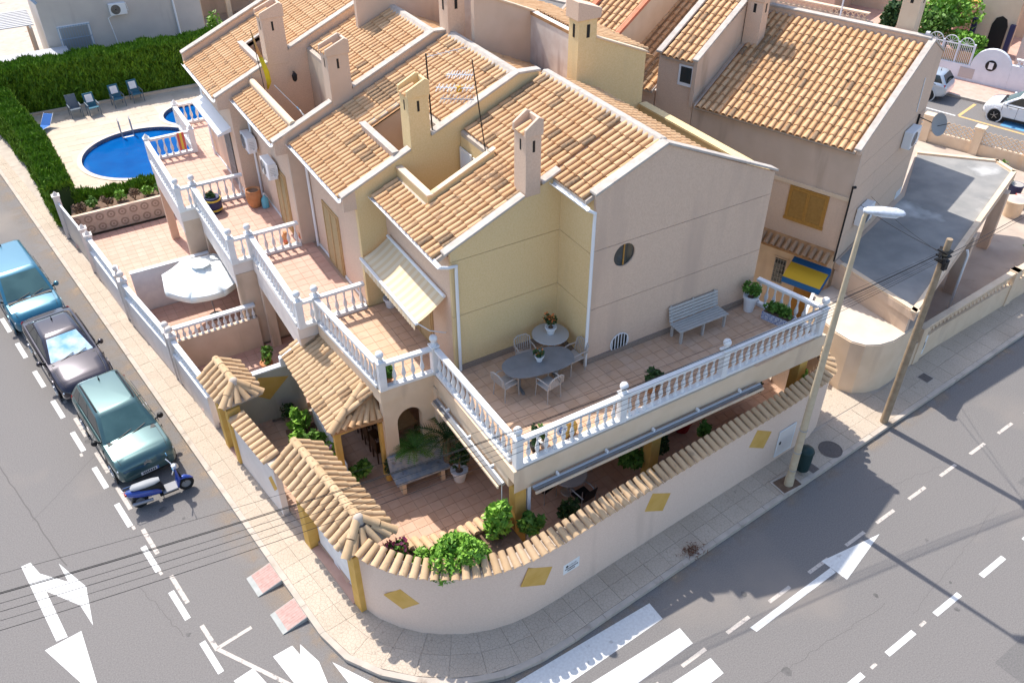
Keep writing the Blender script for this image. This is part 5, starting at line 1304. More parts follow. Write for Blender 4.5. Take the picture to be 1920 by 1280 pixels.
        obj('tail_light', MB().lathe([(.01,-.18),(.06,-.12),(.075,0),(.06,.12),(.01,.18)], (-.93*l2, sg*(prof_at(tab,-.93,1)*w2-.08), prof_at(tab,-.95,3)-.16), 10), M_tail, t, smooth=50, local=True)
        dh = MB()
        for fx in (-.12, .28): dh.box(fx*l2-.08, sg*w2*1.0-.012, zb-.15, fx*l2+.08, sg*w2*1.0+.012, zb-.12)
        obj('door_handle', dh, M_chrome, t, local=True)
        sm = MB()
        for fx in (-.33, .10, .50): sm.box(fx*l2-.006, sg*w2*.985-.010, .30, fx*l2+.006, sg*w2*.985+.011, zb-.05)
        obj('door_gap', sm, M_black, t, local=True)
        obj('sill', MB().box(-.42*l2, sg*w2*.93-.03, .2, .45*l2, sg*w2*.985+.01, .32), M_black, t, local=True)
    xf = l2*.985
    obj('lower_grille', MB().extr([(xf-.06,-w2*.62,.30),(xf-.06,w2*.62,.30),(xf-.06,w2*.52,.50),(xf-.06,-w2*.52,.50)], (.085,0,0)), M_black, t, bevel=.02, local=True)
    obj('upper_grille', MB().box(xf-.12,-w2*.5,prof_at(tab,1,3)-.06,xf+.015,w2*.5,prof_at(tab,1,3)+.02), M_black, t, bevel=.02, local=True)
    pl = obj('number_plate', MB().obox((xf+.03,0,.43), (.015,.52,.11)), M_plate, t, local=True)
    obj('plate_strip', MB().obox((xf+.039,.235,.43), (.004,.045,.11)), M_blue, pl, local=True)
    ch = MB()
    for k in range(7): ch.box(xf+.038, -.20+k*.055, .395, xf+.0405, -.165+k*.055, .465)
    obj('plate_characters', ch, M_black, pl, local=True)
    obj('number_plate', MB().obox((-l2*.99-.012,0,.62), (.015,.52,.11)), M_plate, t, local=True)
    if roofrails:
        for sg in (-1, 1): obj('roof_rail', MB().tube([(xr0+.15,sg*(wr-.06),zr_-.03),(xr0+.3,sg*(wr-.05),zr_+.05),(xr1-.3,sg*(wr-.05),zr_+.05),(xr1-.12,sg*(wr-.06),zr_-.03)], .025, 7), M_black, t, smooth=40, local=True)
    obj('aerial', MB().lathe([(.03,0),(.02,.03),(.006,.12),(.004,.16)], (xr0+.28, 0, zr_+.02), 7), M_black, t, local=True)
    if emblem == 'chevrons':
        e = MB(); zc = prof_at(tab, 1, 3)+.04
        for dz in (0, .055):
            e.bar((xf+.03,-.11,zc+dz-.05),(xf+.03,0,zc+dz+.01),.02,.022); e.bar((xf+.03,0,zc+dz+.01),(xf+.03,.11,zc+dz-.05),.02,.022)
        obj('emblem', e, M_chrome, t, local=True); st = MB()
        for sg in (-1, 1): st.bar((xf+.0,sg*.12,zc-.03),(xf-.12,sg*w2*.72,zc+.03),.02,.025)
        obj('chrome_strip', st, M_chrome, t, local=True)
    elif emblem: obj('emblem', MB().lathe([(.06,0),(.06,.012)], (xf+.02,0,prof_at(tab,1,3)-.0), 14, Matrix.Rotation(R(90), 3, 'Y')), M_chrome, t, local=True)
    return t
SUV = [(-1,.90,.42,.92),(-.97,.95,.30,1.01),(-.85,.985,.22,1.05),(-.5,1,.20,1.06),(.3,1,.20,1.05),(.55,.995,.20,1.03),(.8,.985,.22,1.0),(.92,.95,.26,.94),(.975,.90,.30,.85),(1,.83,.36,.72)]
SAL = [(-1,.80,.40,.78),(-.96,.92,.28,.92),(-.8,.985,.2,.97),(-.4,1,.18,.96),(.3,1,.18,.93),(.55,.99,.18,.89),(.8,.96,.2,.82),(.92,.90,.23,.74),(.975,.81,.28,.66),(1,.68,.34,.56)]
VAN = [(-1,.90,.40,.95),(-.97,.96,.3,1.05),(-.8,.99,.22,1.08),(0,1,.2,1.07),(.5,.995,.2,1.04),(.75,.98,.22,1.0),(.9,.94,.26,.92),(.97,.88,.32,.80),(1,.80,.38,.70)]
HAT = [(-1,.82,.42,.82),(-.96,.92,.30,.98),(-.8,.98,.22,1.02),(0,1,.2,1.0),(.5,.99,.2,.97),(.78,.95,.22,.91),(.92,.86,.26,.80),(.975,.76,.32,.68),(1,.64,.38,.58)]
hd = math.atan2(-1, .145)
P_green = car_paint('paint_grey_green', (.052,.115,.12)); P_dark = car_paint('paint_aubergine', (.025,.022,.034), .5, .22); P_blue = car_paint('paint_teal_blue', (.022,.145,.225), .3, .3)
P_white = car_paint('paint_car_white', (.74,.75,.77), 0, .3); P_silver = car_paint('paint_silver', (.50,.56,.62), .5, .3)
make_car('grey green compact crossover with roof rails, nearest to the blue scooter', (-.27,22.86,0), hd, 4.2, 1.78, 1.62, SUV, (-2.02,.98,-1.62,.22,.80,.61,1.03), P_green, True, emblem='chevrons')
make_car('dark aubergine car with silver sunshade behind its windscreen', (-1.13,27.75,0), hd, 4.65, 1.80, 1.42, SAL, (-1.95,.92,-1.15,-.02,.78,.56,.90), P_dark, shade=True, emblem='ring')
make_car('teal blue people carrier parked at the left edge of the street', (-1.93,32.35,0), hd, 4.5, 1.82, 1.74, VAN, (-2.2,1.25,-2.0,.35,.84,.68,1.04), P_blue, emblem='ring')
ha = RHA + R(90)
make_car('white small hatchback in the blue marked bay on the far street', (45.35,23.75,0), ha, 3.75, 1.70, 1.5, HAT, (-1.78,1.02,-1.45,.25,.76,.60,.98), P_white)
make_car('silver hatchback seen from behind on the far street', (43.85,29.75,0), ha, 4.3, 1.76, 1.45, HAT, (-2.05,.95,-1.7,.1,.78,.60,.98), P_silver)
# ---- scooter
sc = thing('scooter', 'blue scooter with grey seat standing across the parking bay', 'scooter', (.15,19.93,0), R(1.5))
M_sblue = car_paint('paint_scooter_blue', (.02,.06,.33), .1, .25); M_sgrey = mat('scooter_grey', (.26,.26,.27), .6); M_seat = mat('seat_vinyl', (.30,.31,.32), .55)
Mx = Matrix.Rotation(R(90), 3, 'X')
for x in (-.64, .66):
    w_ = obj('wheel', MB().lathe([(.14,-.05),(.21,-.055),(.235,0),(.21,.055),(.14,.05)], (x,0,.235), 20, Mx, True), M_rubber, sc, smooth=50, local=True); obj('rim', MB().lathe([(.03,-.03),(.145,-.02),(.145,.02),(.03,.03)], (x,0,.235), 16, Mx), M_sgrey, w_, local=True)
def loft(secs, n=10):
    mb = MB()
    for (x, cz, hw, hh) in secs:
        for k in range(n): a = 2*math.pi*k/n; mb.v.append((x, math.cos(a)*hw, cz+math.sin(a)*hh))
    m_ = len(secs)
    for i in range(m_-1):
        for k in range(n): mb.f.append((i*n+k, i*n+(k+1) % n, (i+1)*n+(k+1) % n, (i+1)*n+k))
    mb.f.append(tuple(range(n))[::-1]); mb.f.append(tuple((m_-1)*n+k for k in range(n))); return mb
obj('tail_body', loft([(-.95,.66,.03,.04),(-.88,.64,.12,.10),(-.65,.58,.17,.15),(-.35,.50,.18,.17),(-.12,.42,.16,.15),(-.02,.36,.12,.10)]), M_sblue, sc, smooth=50, local=True)
obj('seat', loft([(-.78,.77,.06,.03),(-.70,.79,.13,.06),(-.4,.77,.15,.07),(-.15,.76,.14,.06),(.02,.76,.09,.04)]), M_seat, sc, smooth=50, local=True)
obj('under_seat', loft([(-.55,.62,.12,.12),(-.1,.60,.13,.14),(.02,.52,.12,.2),(.08,.4,.1,.1)]), M_black, sc, smooth=50, local=True)
obj('floorboard', MB().box(0,-.17,.28,.42,.17,.33), M_sgrey, sc, bevel=.015, local=True); obj('belly', MB().box(-.1,-.12,.2,.42,.12,.279), M_black, sc, local=True)
obj('leg_shield', MB().extr([(.40,-.16,.30),(.40,.16,.30),(.50,.20,.62),(.46,.11,.95),(.46,-.11,.95),(.50,-.20,.62)], (.05,0,.01)), M_sblue, sc, bevel=.015, local=True)
obj('front_mudguard', loft([(.47,.44,.02,.05),(.55,.50,.075,.05),(.68,.50,.08,.05),(.82,.42,.06,.04),(.90,.34,.02,.02)]), M_sblue, sc, smooth=50, local=True)
obj('fork', MB().tube([(.50,0,.9),(.58,0,.55),(.66,0,.24)], .03, 7), M_black, sc, local=True)
obj('headlight', loft([(.42,1.0,.08,.05),(.50,1.01,.13,.07),(.58,.99,.09,.06),(.61,.97,.03,.03)]), M_rim, sc, smooth=50, local=True)
obj('handlebar', MB().tube([(.36,-.36,1.06),(.44,-.16,1.03),(.47,0,1.0),(.44,.16,1.03),(.36,.36,1.06)], .017, 7), M_rim, sc, smooth=40, local=True)
for sg in (-1, 1): 
    mi = obj('mirror', MB().lathe([(.01,-.01),(.055,-.008),(.055,.008),(.01,.01)], (.42,sg*.36,1.22), 12, Matrix.Rotation(R(80), 3, 'Y')), M_paint_b, sc, local=True); obj('mirror_stalk', MB().tube([(.44,sg*.2,1.03),(.42,sg*.34,1.2)], .008, 5), M_black, mi, local=True)
obj('tail_light', MB().box(-.97,-.08,.64,-.92,.08,.70), M_tail, sc, local=True); obj('engine', MB().box(-.75,.06,.2,-.2,.16,.36), M_black, sc, bevel=.03, local=True); obj('exhaust', MB().tube([(-.3,-.14,.24),(-.85,-.16,.32)], .05, 9), M_metal, sc, smooth=40, local=True)
obj('rear_rack', MB().tube([(-.7,-.1,.80),(-.95,-.09,.82),(-1.0,0,.83),(-.95,.09,.82),(-.7,.1,.80)], .012, 6), M_chrome, sc, local=True); obj('stand', MB().tube([(-.05,.1,.22),(.0,.28,.02)], .012, 6), M_black, sc, local=True)

# ------------------------------------------------------------------ street furniture
M_poleb = mat('lamp_post_beige', (.50,.40,.27), .6, (.56,.46,.32), 6, .1, 40)
lp_ = thing('street_lamp', 'tall beige street lamp with a flat white head', 'street lamp', (15.93,11.02,PZ))
obj('post', MB().tube([(15.93,11.02,PZ),(15.93,11.02,1.9),(15.94,11.02,5.5),(15.97,11.02,9.0),(16.0,11.0,9.12)], [.112,.105,.082,.052,.048], 14), M_poleb, lp_, smooth=40)
obj('base_collar', MB().lathe([(.135,0),(.13,.3),(.115,.34)], (15.93,11.02,PZ), 14), M_poleb, lp_, smooth=40)
for z in (.75, 1.45, 2.3): obj('band', MB().lathe([(.116,0),(.116,.03)], (15.93,11.02,z), 14), M_metal, lp_)
dv_ = Vector((.62,-.60,0)).normalized(); Mh = Matrix((dv_, Vector((-dv_.y,dv_.x,0)), Vector((0,0,1)))).transposed()
hm = loft([(-.12,0,.06,.04),(-.02,.01,.12,.075),(.25,.03,.155,.085),(.6,.03,.15,.08),(.74,.02,.11,.06),(.80,.01,.03,.02)], 14); hm.v = [tuple(Vector((16.02,10.98,9.16)) + Mh @ Vector(p)) for p in hm.v]
obj('lamp_head', hm, mat('lamp_housing', (.62,.66,.72), .4, (.42,.44,.48), 7, .1, 30), lp_, smooth=50)
lm = loft([(.1,-.04,.10,.05),(.3,-.05,.13,.055),(.6,-.05,.12,.05),(.68,-.03,.06,.03)], 12); lm.v = [tuple(Vector((16.02,10.98,9.16)) + Mh @ Vector(p)) for p in lm.v]; obj('lens', lm, M_ceram, lp_, smooth=50)
obj('tree_pit_frame', MB().box(15.5,10.75,PZ+.004,16.3,10.80,PZ+.03).box(15.5,11.3,PZ+.004,16.3,11.35,PZ+.03).box(15.5,10.80,PZ+.004,15.55,11.3,PZ+.03).box(16.25,10.80,PZ+.004,16.3,11.3,PZ+.03), M_kerb, lp_); obj('footing', MB().box(15.56,10.81,PZ+.002,16.24,11.29,PZ+.012), M_soil, lp_)
up = thing('utility_pole', 'weathered tan utility pole carrying the overhead cables', 'utility pole', (20.46,11.43,PZ))
M_wpole = mat('pole_timber', (.27,.20,.13), .9, (.34,.26,.18), 5, .4, 30)
obj('pole', MB().tube([(20.46,11.43,PZ),(20.5,11.43,3.5),(20.52,11.42,6.8)], [.12,.105,.085], 10), M_wpole, up, smooth=40)
hw_ = MB()
for k, z in enumerate((6.1,6.25,6.4)): hw_.box(20.38,11.28,z,20.66,11.58,z+.05)
hw_.bar((20.2,11.3,6.3),(20.55,11.6,6.45),.06).lathe([(.06,0),(.05,.14)], (20.3,11.25,6.2), 8).lathe([(.06,0),(.05,.14)], (20.68,11.5,6.1), 8).box(20.35,11.2,5.95,20.5,11.3,6.2)
obj('cable_clamps', hw_, M_black, up)
def cable(label, a, b, sag, r, n=40):
    pts = []
    for i in range(n+1):
        s = i/n; p = Vector(a).lerp(Vector(b), s); p.z -= 4*sag*s*(1-s); pts.append(p)
    o = obj('overhead_cable', MB().tube(pts, r, 5), M_black, None)
    return tag(o, label, 'cable', 'overhead cables')
CA = (20.35,11.40)
cl = [(6.42,13.6,7.25,1.55,.009,'thickest overhead cable of the bundle crossing above the terrace'),(6.45,13.55,7.32,1.54,.007,'overhead cable running just above the thickest one'),(6.35,13.5,7.1,1.60,.005,'thin overhead cable just below the thickest one'),(6.30,13.4,7.0,1.66,.006,'second thin overhead cable below the thickest one'),(6.22,13.3,6.86,1.70,.0045,'third thin overhead cable below the thickest one'),(6.15,13.15,6.72,1.72,.006,'lowest overhead cable of the street bundle'),(6.5,13.9,7.5,1.45,.004,'hair thin top wire of the street bundle')]
for (z0, y1, z1, sg, r, lb) in cl: cable(lb, (*CA, z0), (-14, y1, z1+.42), sg, r)
cable('wire from the utility pole up to the side wall of the shuttered house', (20.5,11.45,6.35), rh(1.2,-.06,4.7), .08, .008); cable('second wire from the utility pole to the shuttered house', (20.5,11.5,6.3), rh(2.2,-.06,4.6), .1, .006)
cable('wire from the utility pole towards the right hand street', (20.55,11.4,6.25), (42,14.2,6.6), .5, .009); cable('second wire from the utility pole towards the right hand street', (20.55,11.4,6.1), (42,14.6,6.2), .6, .006)
bn = thing('litter_bin', 'dark green litter bin beside the street lamp base', 'bin', (16.62,11.2,PZ))
M_bin = mat('bin_green', (.012,.035,.035), .45); obj('bin_body', MB().lathe([(.17,.12),(.20,.15),(.22,.75),(.20,.80)], (16.62,11.2,PZ), 16), M_bin, bn, smooth=40); obj('bin_lid', MB().lathe([(.225,.80),(.235,.85),(.19,.93),(.08,.97),(.01,.98)], (16.62,11.2,PZ), 16), M_bin, bn, smooth=50)
obj('bin_post', MB().box(16.38,11.36,PZ,16.43,11.41,1.25).box(16.40,11.30,.55,16.5,11.40,.6).box(16.40,11.30,.9,16.5,11.40,.95), M_black, bn)
M_iron = mat('cast_iron', (.12,.10,.09), .75, (.16,.135,.12), 20, .5, 60)
mh = thing('manhole_cover', 'round cast iron manhole cover between the lamp and the kerb', 'manhole cover', (18.07,11.41,PZ)); obj('lid', MB().lathe([(.36,0),(.36,.012),(.33,.015),(.32,.010),(.05,.010),(.04,.018)], (18.07,11.41,PZ), 28), M_iron, mh)
for (x, y, s_, lb) in ((23.38,12.19,.36,'square iron cover near the utility pole'),(17.0,11.12,.3,'small square iron cover beside the litter bin')):
    m2 = thing('inspection_cover', lb, 'cover', (x, y, PZ), R(6)); obj('lid', MB().box(-s_/2,-s_/2,0,s_/2,s_/2,.01), M_iron, m2, local=True); obj('frame', MB().box(-s_/2-.03,-s_/2-.03,0,s_/2+.03,s_/2+.03,.006), M_kerb, m2, local=True)
# plates on the corner wall
we = Vector((.9953,.0963,0)); wn_ = Vector((.0963,-.9953,0)); wo = Vector((8.96,11.24,0))
def wp(s, z, d=0): p = wo + we*s + wn_*d; return Vector((p.x, p.y, z))
mtr = thing('meter_cabinet', 'white meter cabinet door in the corner wall beside the lamp', 'cabinet', wp(7.6,.4)); obj('door', MB().extr([wp(7.28,.36,.004),(wp(7.95,.36,.004)),wp(7.95,1.32,.004),wp(7.28,1.32,.004)], wn_*.02), M_wall_white, mtr); fr_ = MB()
for (a, b, c_, d_) in ((7.24,.32,7.99,.36),(7.24,1.32,7.99,1.36),(7.24,.36,7.28,1.32),(7.95,.36,7.99,1.32)): fr_.extr([wp(a,b,.003),wp(c_,b,.003),wp(c_,d_,.003),wp(a,d_,.003)], wn_*.028)
obj('frame', fr_, M_white, mtr); obj('lock', MB().extr([wp(7.34,.8,.02),wp(7.40,.8,.02),wp(7.40,.9,.02),wp(7.34,.9,.02)], wn_*.02), M_black, mtr)
ss = thing('street_sign', 'small white ceramic street name plate on the curved corner wall', 'sign', wp(-.6,1.2)); obj('plate', MB().extr([wp(-.86,.99,.002),wp(-.34,.99,.002),wp(-.34,1.36,.002),wp(-.86,1.36,.002)], wn_*.014), M_white, ss)
obj('crest', MB().lathe([(.045,0),(.045,.004)], wp(-.74,1.24,.017), 12, Matrix((we, Vector((0,0,1)), -wn_)).transposed()), M_black, ss)
cu = bpy.data.curves.new('street_word', 'FONT'); cu.body = 'CALLE'; cu.size = .085; cu.align_x = 'CENTER'; tmp = bpy.data.objects.new('tmp', cu); COL.objects.link(tmp)
dg = bpy.context.evaluated_depsgraph_get(); me = bpy.data.meshes.new_from_object(tmp.evaluated_get(dg)); bpy.data.objects.remove(tmp); me.materials.clear(); me.materials.append(M_black)
o = link('lettering', me, ss); m4 = Matrix((we, Vector((0,0,1)), wn_)).transposed().to_4x4(); m4.translation = wp(-.56,1.22,.0185) - ORG[ss.name]; o.matrix_basis = m4
for z in (1.15, 1.07):
    ln = MB(); rs = random.Random(int(z*100)); s_ = -.80 if z > 1.1 else -.72
    while s_ < (-.40 if z > 1.1 else -.48):
        w_ = rs.uniform(.02,.035); ln.extr([wp(s_,z-.022,.0165),wp(s_+w_,z-.022,.0165),wp(s_+w_,z+.022,.0165),wp(s_,z+.022,.0165)], wn_*.002); s_ += w_+.012
    obj('lettering', ln, M_black, ss)
# ------------------------------------------------------------------ awnings
def stripe_mat(name, a, b, scale, axis):
    m = bpy.data.materials.new(name); m.use_nodes = True; n = m.node_tree.nodes; l = m.node_tree.links; p = n['Principled BSDF']; p.inputs['Roughness'].default_value = .9
    g = n.new('ShaderNodeNewGeometry'); sx = n.new('ShaderNodeSeparateXYZ'); l.new(g.outputs['Position'], sx.inputs[0])
    mu = n.new('ShaderNodeMath'); mu.operation = 'MULTIPLY'; mu.inputs[1].default_value = scale; l.new(sx.outputs[axis], mu.inputs[0]); si = n.new('ShaderNodeMath'); si.operation = 'SINE'; l.new(mu.outputs[0], si.inputs[0])
    mr = n.new('ShaderNodeMapRange'); mr.inputs[1].default_value = -.25; mr.inputs[2].default_value = .25; l.new(si.outputs[0], mr.inputs[0])
    x = n.new('ShaderNodeMix'); x.data_type = 'RGBA'; x.inputs[6].default_value = (*a, 1); x.inputs[7].default_value = (*b, 1); l.new(mr.outputs[0], x.inputs[0]); l.new(x.outputs[2], p.inputs['Base Color'])
    return m
M_tabgrey = mat('table_grey', (.17,.17,.175), .55, (.2,.2,.205), 4)
M_canvas = stripe_mat('awning_canvas', (.66,.50,.31), (.70,.58,.41), 2*math.pi/.28, 1)
awn = thing('awning', 'cream striped awning over the balcony door of the corner house', 'awning', (7.7,18.8,5.7))
a0, a1, b0, b1 = Vector((8.06,16.98,6.0)), Vector((8.06,20.55,6.0)), Vector((7.20,16.98,5.46)), Vector((7.20,20.65,5.46))
mb = MB(); N, K = 24, 6
for i in range(N+1):
    for j in range(K+1):
        s, q = i/N, j/K; p = a0.lerp(a1, s).lerp(b0.lerp(b1, s), q); p.z -= .05*math.sin(math.pi*q); mb.v.append(tuple(p))
for i in range(N):
    for j in range(K): mb.f.append((i*(K+1)+j, (i+1)*(K+1)+j, (i+1)*(K+1)+j+1, i*(K+1)+j+1))
obj('canvas', mb, M_canvas, awn, smooth=60)
obj('front_bar', MB().box(7.14,16.95,5.43,7.22,20.68,5.50), M_white_m, awn, bevel=.01)
va = MB(); n = 26
for k in range(n):
    y0, y1 = 17+k*3.62/n, 17+(k+1)*3.62/n; ym = (y0+y1)/2
    va.add([(7.15,y0,5.43),(7.15,y1,5.43),(7.14,y1,5.27),(7.14,ym,5.22),(7.14,y0,5.27)], [(0,1,2,3,4)])
obj('valance', va, M_canvas, awn)
for y in (17.1, 20.4): obj('arm', MB().tube([(8.08,y,4.75),(7.6,y+.0,5.0),(7.2,y,5.44)], .018, 6), M_white_m, awn)
obj('roller', MB().tube([(8.03,16.98,6.03),(8.03,20.55,6.03)], .05, 10), M_white_m, awn, smooth=40)
def rolled(label, a, b, nb):
    t = thing('rolled_awning', label, 'awning', a, 0, 'rolled up awnings under the terrace edge'); a, b = Vector(a), Vector(b); e = (b-a).normalized(); s = Vector((e.y,-e.x,0))
    obj('canvas_roll', MB().tube([a, b], .055, 10), M_metal, t, smooth=40); obj('front_bar', MB().bar(a+s*.16-Vector((0,0,.05)), b+s*.16-Vector((0,0,.05)), .05, .08), M_cream, t, bevel=.01)
    obj('cover', MB().bar(a+s*.07+Vector((0,0,.02)), b+s*.07+Vector((0,0,.02)), .13, .015), M_tabgrey, t)
    for k in range(nb):
        p = a.lerp(b, (k+.5)/nb); obj('bracket', MB().obox(p-s*.02+Vector((0,0,.08)), (.05,.10,.08), math.atan2(e.y, e.x)), M_white_m, t)
rolled('long rolled awning under the front terrace balustrade', (8.0,12.50,2.98), (15.6,12.56,2.98), 5)
rolled('rolled awning under the side of the corner terrace', (7.45,16.6,3.0), (7.45,12.95,3.0), 3)
obj('drop_cable', MB().tube([(7.42,13.0,2.95),(7.42,13.0,1.2)], .012, 5), M_white_m, hA)
obj('vertical_guide', MB().box(8.02,12.74,.3,8.12,12.82,2.9), M_white_m, hA)
# ------------------------------------------------------------------ terrace furniture
M_taupe = mat('chair_taupe', (.42,.37,.33), .6); M_tabround = mat('table_pale', (.42,.41,.40), .5)
def oval_table():
    t = thing('oval_table', 'dark grey oval dining table on the terrace', 'table', (9.78,15.1,T), R(-8))
    pts = []
    for k in range(32):
        a = 2*math.pi*k/32; c_, s_ = math.cos(a), math.sin(a); pts.append((1.0*abs(c_)**.75*(1 if c_ > 0 else -1), .52*abs(s_)**.75*(1 if s_ > 0 else -1)))
    obj('tabletop', MB().prism(pts, .70, .735), M_tabgrey, t, bevel=.008, local=True)
    for x in (-.55, .55):
        obj('leg', MB().tube([(x,0,.06),(x,0,.70)], .045, 8), M_tabgrey, t, local=True); obj('foot', MB().bar((x,-.32,.03),(x,.32,.03),.07,.06), M_tabgrey, t, local=True)
oval_table()
def chair(label, loc, rz, group='taupe terrace chairs'):
    t = thing('garden_chair', label, 'chair', loc, rz, group)
    obj('seat', MB().box(-.23,-.22,.41,.23,.24,.445), M_taupe, t, bevel=.02, local=True)
    for (x, y) in ((-.22,-.22),(.22,-.22),(-.21,.23),(.21,.23)): obj('leg', MB().tube([(x*1.08,y*1.1,0),(x,y,.42)] + ([(x,y+.02,.62)] if y > 0 else [(x*1.05,y-.1,.80)]), .018, 6), M_taupe, t, local=True)
    bk_ = MB().tube([(-.23,-.30,.56),(-.225,-.33,.80),(-.12,-.345,.88),(.12,-.345,.88),(.225,-.33,.80),(.23,-.30,.56)], .02, 6)
    obj('back_frame', bk_, M_taupe, t, smooth=40, local=True)
    for k in range(6): obj('back_slat', MB().bar((-.15+k*.06,-.24,.45),(-.16+k*.064,-.345,.87),.022,.01), M_taupe, t, local=True)
    for sg in (-1, 1): obj('armrest', MB().tube([(sg*.235,-.31,.64),(sg*.25,-.05,.66),(sg*.235,.2,.63),(sg*.21,.235,.5)], .018, 6), M_taupe, t, smooth=40, local=True)
    return t
c0 = chair('taupe chair at the left end of the oval table', (8.80,15.12,T), R(-80))
dup(c0, (9.72,14.50,T), R(10), 'taupe chair on the road side of the oval table'); dup(c0, (10.92,15.12,T), R(95), 'taupe chair at the right end of the oval table'); dup(c0, (9.85,15.82,T), R(172), 'taupe chair between the oval table and the yellow wall')
rt = thing('round_table', 'pale round table in the corner of the yellow wall', 'table', (10.72,15.98,T)); obj('tabletop', MB().lathe([(.02,.70),(.50,.70),(.52,.715),(.50,.73),(.02,.73)], (10.72,15.98,T), 28), M_tabround, rt)
for k in range(4): a = k*1.571+.6; obj('leg', MB().tube([(10.72+.36*math.cos(a),15.98+.36*math.sin(a),T),(10.72+.1*math.cos(a),15.98+.1*math.sin(a),T+.4),(10.72+.3*math.cos(a),15.98+.3*math.sin(a),T+.7)], .02, 6), M_taupe, rt)
M_flower_o = mat('flower_orange', (.6,.12,.04), .6, (.65,.25,.06), 20, island=.8)
potted('white and blue pot with orange flowers on the pale round table', 10.74, 16.0, T+.73, .15, .22, M_ceram, M_leaf_dk, 260, (.26,.26,.3), 5, .05, flowers=(M_flower_o, 90), band=M_blue)
potted('small blue and white flower pot on the dark oval table', 9.82, 15.12, T+.735, .11, .17, M_ceram, M_leaf_dk, 160, (.2,.2,.2), 6, .045, flowers=(M_flower_o, 20), band=M_blue)
# slatted bench
be = thing('slatted_bench', 'pale grey slatted bench against the pink gable', 'bench', (15.0,14.72,T), R(0)); M_bench = mat('bench_grey', (.44,.42,.39), .6, (.50,.48,.45), 8)
for k in range(5): obj('seat_slat', MB().box(-.9,-.28+k*.1,.42,.9,-.20+k*.1,.45), M_bench, be, local=True)
for k in range(5): z = .52+k*.095; y = .22+k*.022; obj('back_slat', MB().obox((0,y,z), (1.8,.022,.075), M=Matrix.Rotation(R(-14),3,'X')), M_bench, be, local=True)
for x in (-.8, 0, .8): obj('leg', MB().box(x-.03,-.27,0,x+.03,-.20,.42).box(x-.03,.14,0,x+.03,.21,.42).box(x-.03,-.2,.36,x+.03,.14,.415), M_bench, be, local=True); obj('back_post', MB().bar((x,.21,.40),(x,.345,.96),.05,.03), M_bench, be, local=True)
potted('white tall planter with bushy plant at the right end of the terrace', 17.0, 14.72, T, .21, .55, M_ceram, M_leaf, 600, (.34,.34,.40), 8, .06)
bx_ = thing('flower_trough', 'blue and white tiled flower trough at the right end of the terrace', 'planter', (17.35,13.85,T), R(-72)); obj('trough', MB().box(-.45,-.2,0,.45,.2,.26), mat('trough_tiles', (.62,.65,.70), .5, (.12,.18,.4), 22), bx_, bevel=.01, local=True); obj('soil', MB().box(-.42,-.17,.25,.42,.17,.27), M_soil, bx_, local=True)
obj('foliage', leaves(700, blob_pts((0,0,.42), (.55,.32,.35), 9, 4), .07, rng=np.random.default_rng(4)), M_leaf, bx_, local=True)
potted('terracotta pot with spiky plant behind the front balustrade', 12.2, 13.25, T, .17, .25, M_pot, M_leaf_dk, 260, (.35,.35,.45), 9, .09)
potted('small pot with dark leaves near the front corner of the terrace', 8.35, 12.98, T, .12, .2, M_black, M_leaf_dk, 200, (.16,.16,.5), 10, .07); potted('small pale pot with leafy stems near the front corner', 8.62, 13.0, T, .12, .2, M_ceram, M_leaf, 160, (.18,.18,.4), 11, .07)
for k, (x, m_, lb) in enumerate(((9.05,M_ceram,'round ceramic plate hung between the front balusters'),(9.25,M_ochre,'ochre jug standing behind the front balusters'),(9.46,M_ochre,'second ochre jug standing behind the front balusters'))):
    v_ = thing('ornament', lb, 'ornament', (x,12.96,T), 0, 'ornaments behind the front balusters')
    if k == 0: obj('plate', MB().lathe([(.02,0),(.16,.02),(.16,.03),(.02,.012)], (x,12.86,T+.45), 18, Matrix.Rotation(R(80),3,'X')), m_, v_); obj('motif', MB().lathe([(.06,0),(.09,0),(.09,.006),(.06,.006)], (x,12.82,T+.455), 16, Matrix.Rotation(R(80),3,'X'), True), M_blue, v_)
    else: obj('jug', MB().lathe([(.08,0),(.13,.15),(.14,.3),(.07,.45),(.06,.52),(.08,.56),(.02,.56)], (x,12.98,T), 12), m_, v_, smooth=50)
potted('white pot beside the door on the awning balcony', 7.85, 20.4, T, .2, .32, M_ceram, M_leaf_dk, 300, (.28,.28,.4), 12, .06)
potted('potted plant behind the short balustrade of the awning balcony', 6.3, 17.2, T, .15, .2, M_pot, M_leaf, 260, (.26,.26,.4), 13, .07)
# balcony of the middle houses
bp_ = thing('barrel_planter', 'blue barrel planter with yellow hoops on the third balcony', 'planter', (4.88,28.9,T)); M_navy = mat('barrel_navy', (.03,.035,.10), .5)
obj('barrel', MB().lathe([(.24,0),(.29,.2),(.31,.32),(.29,.45),(.26,.6),(.22,.6),(.02,.56)], (4.88,28.9,T), 16), M_navy, bp_, smooth=40)
for z in (.12,.48): obj('hoop', MB().lathe([(.285,0),(.305,0),(.305,.06),(.285,.06)], (4.88,28.9,T+z), 18, None, True), mat('hoop_yellow%d' % int(z*100), (.62,.45,.06), .6), bp_)
obj('cactus', leaves(300, blob_pts((4.88,28.9,T+.62), (.26,.26,.2), 5, 3), .05, rng=np.random.default_rng(4)), M_leaf_dk, bp_)
ur = thing('terracotta_urn', 'large terracotta urn against the third balcony wall', 'urn', (6.25,28.55,T)); obj('urn_body', MB().lathe([(.17,0),(.25,.2),(.28,.4),(.27,.55),(.24,.62),(.26,.66),(.23,.66),(.2,.6),(.02,.58)], (6.25,28.55,T), 16), M_pot, ur, smooth=40); obj('soil', MB().lathe([(.22,.6),(.01,.62)], (6.25,28.55,T), 12), M_soil, ur)
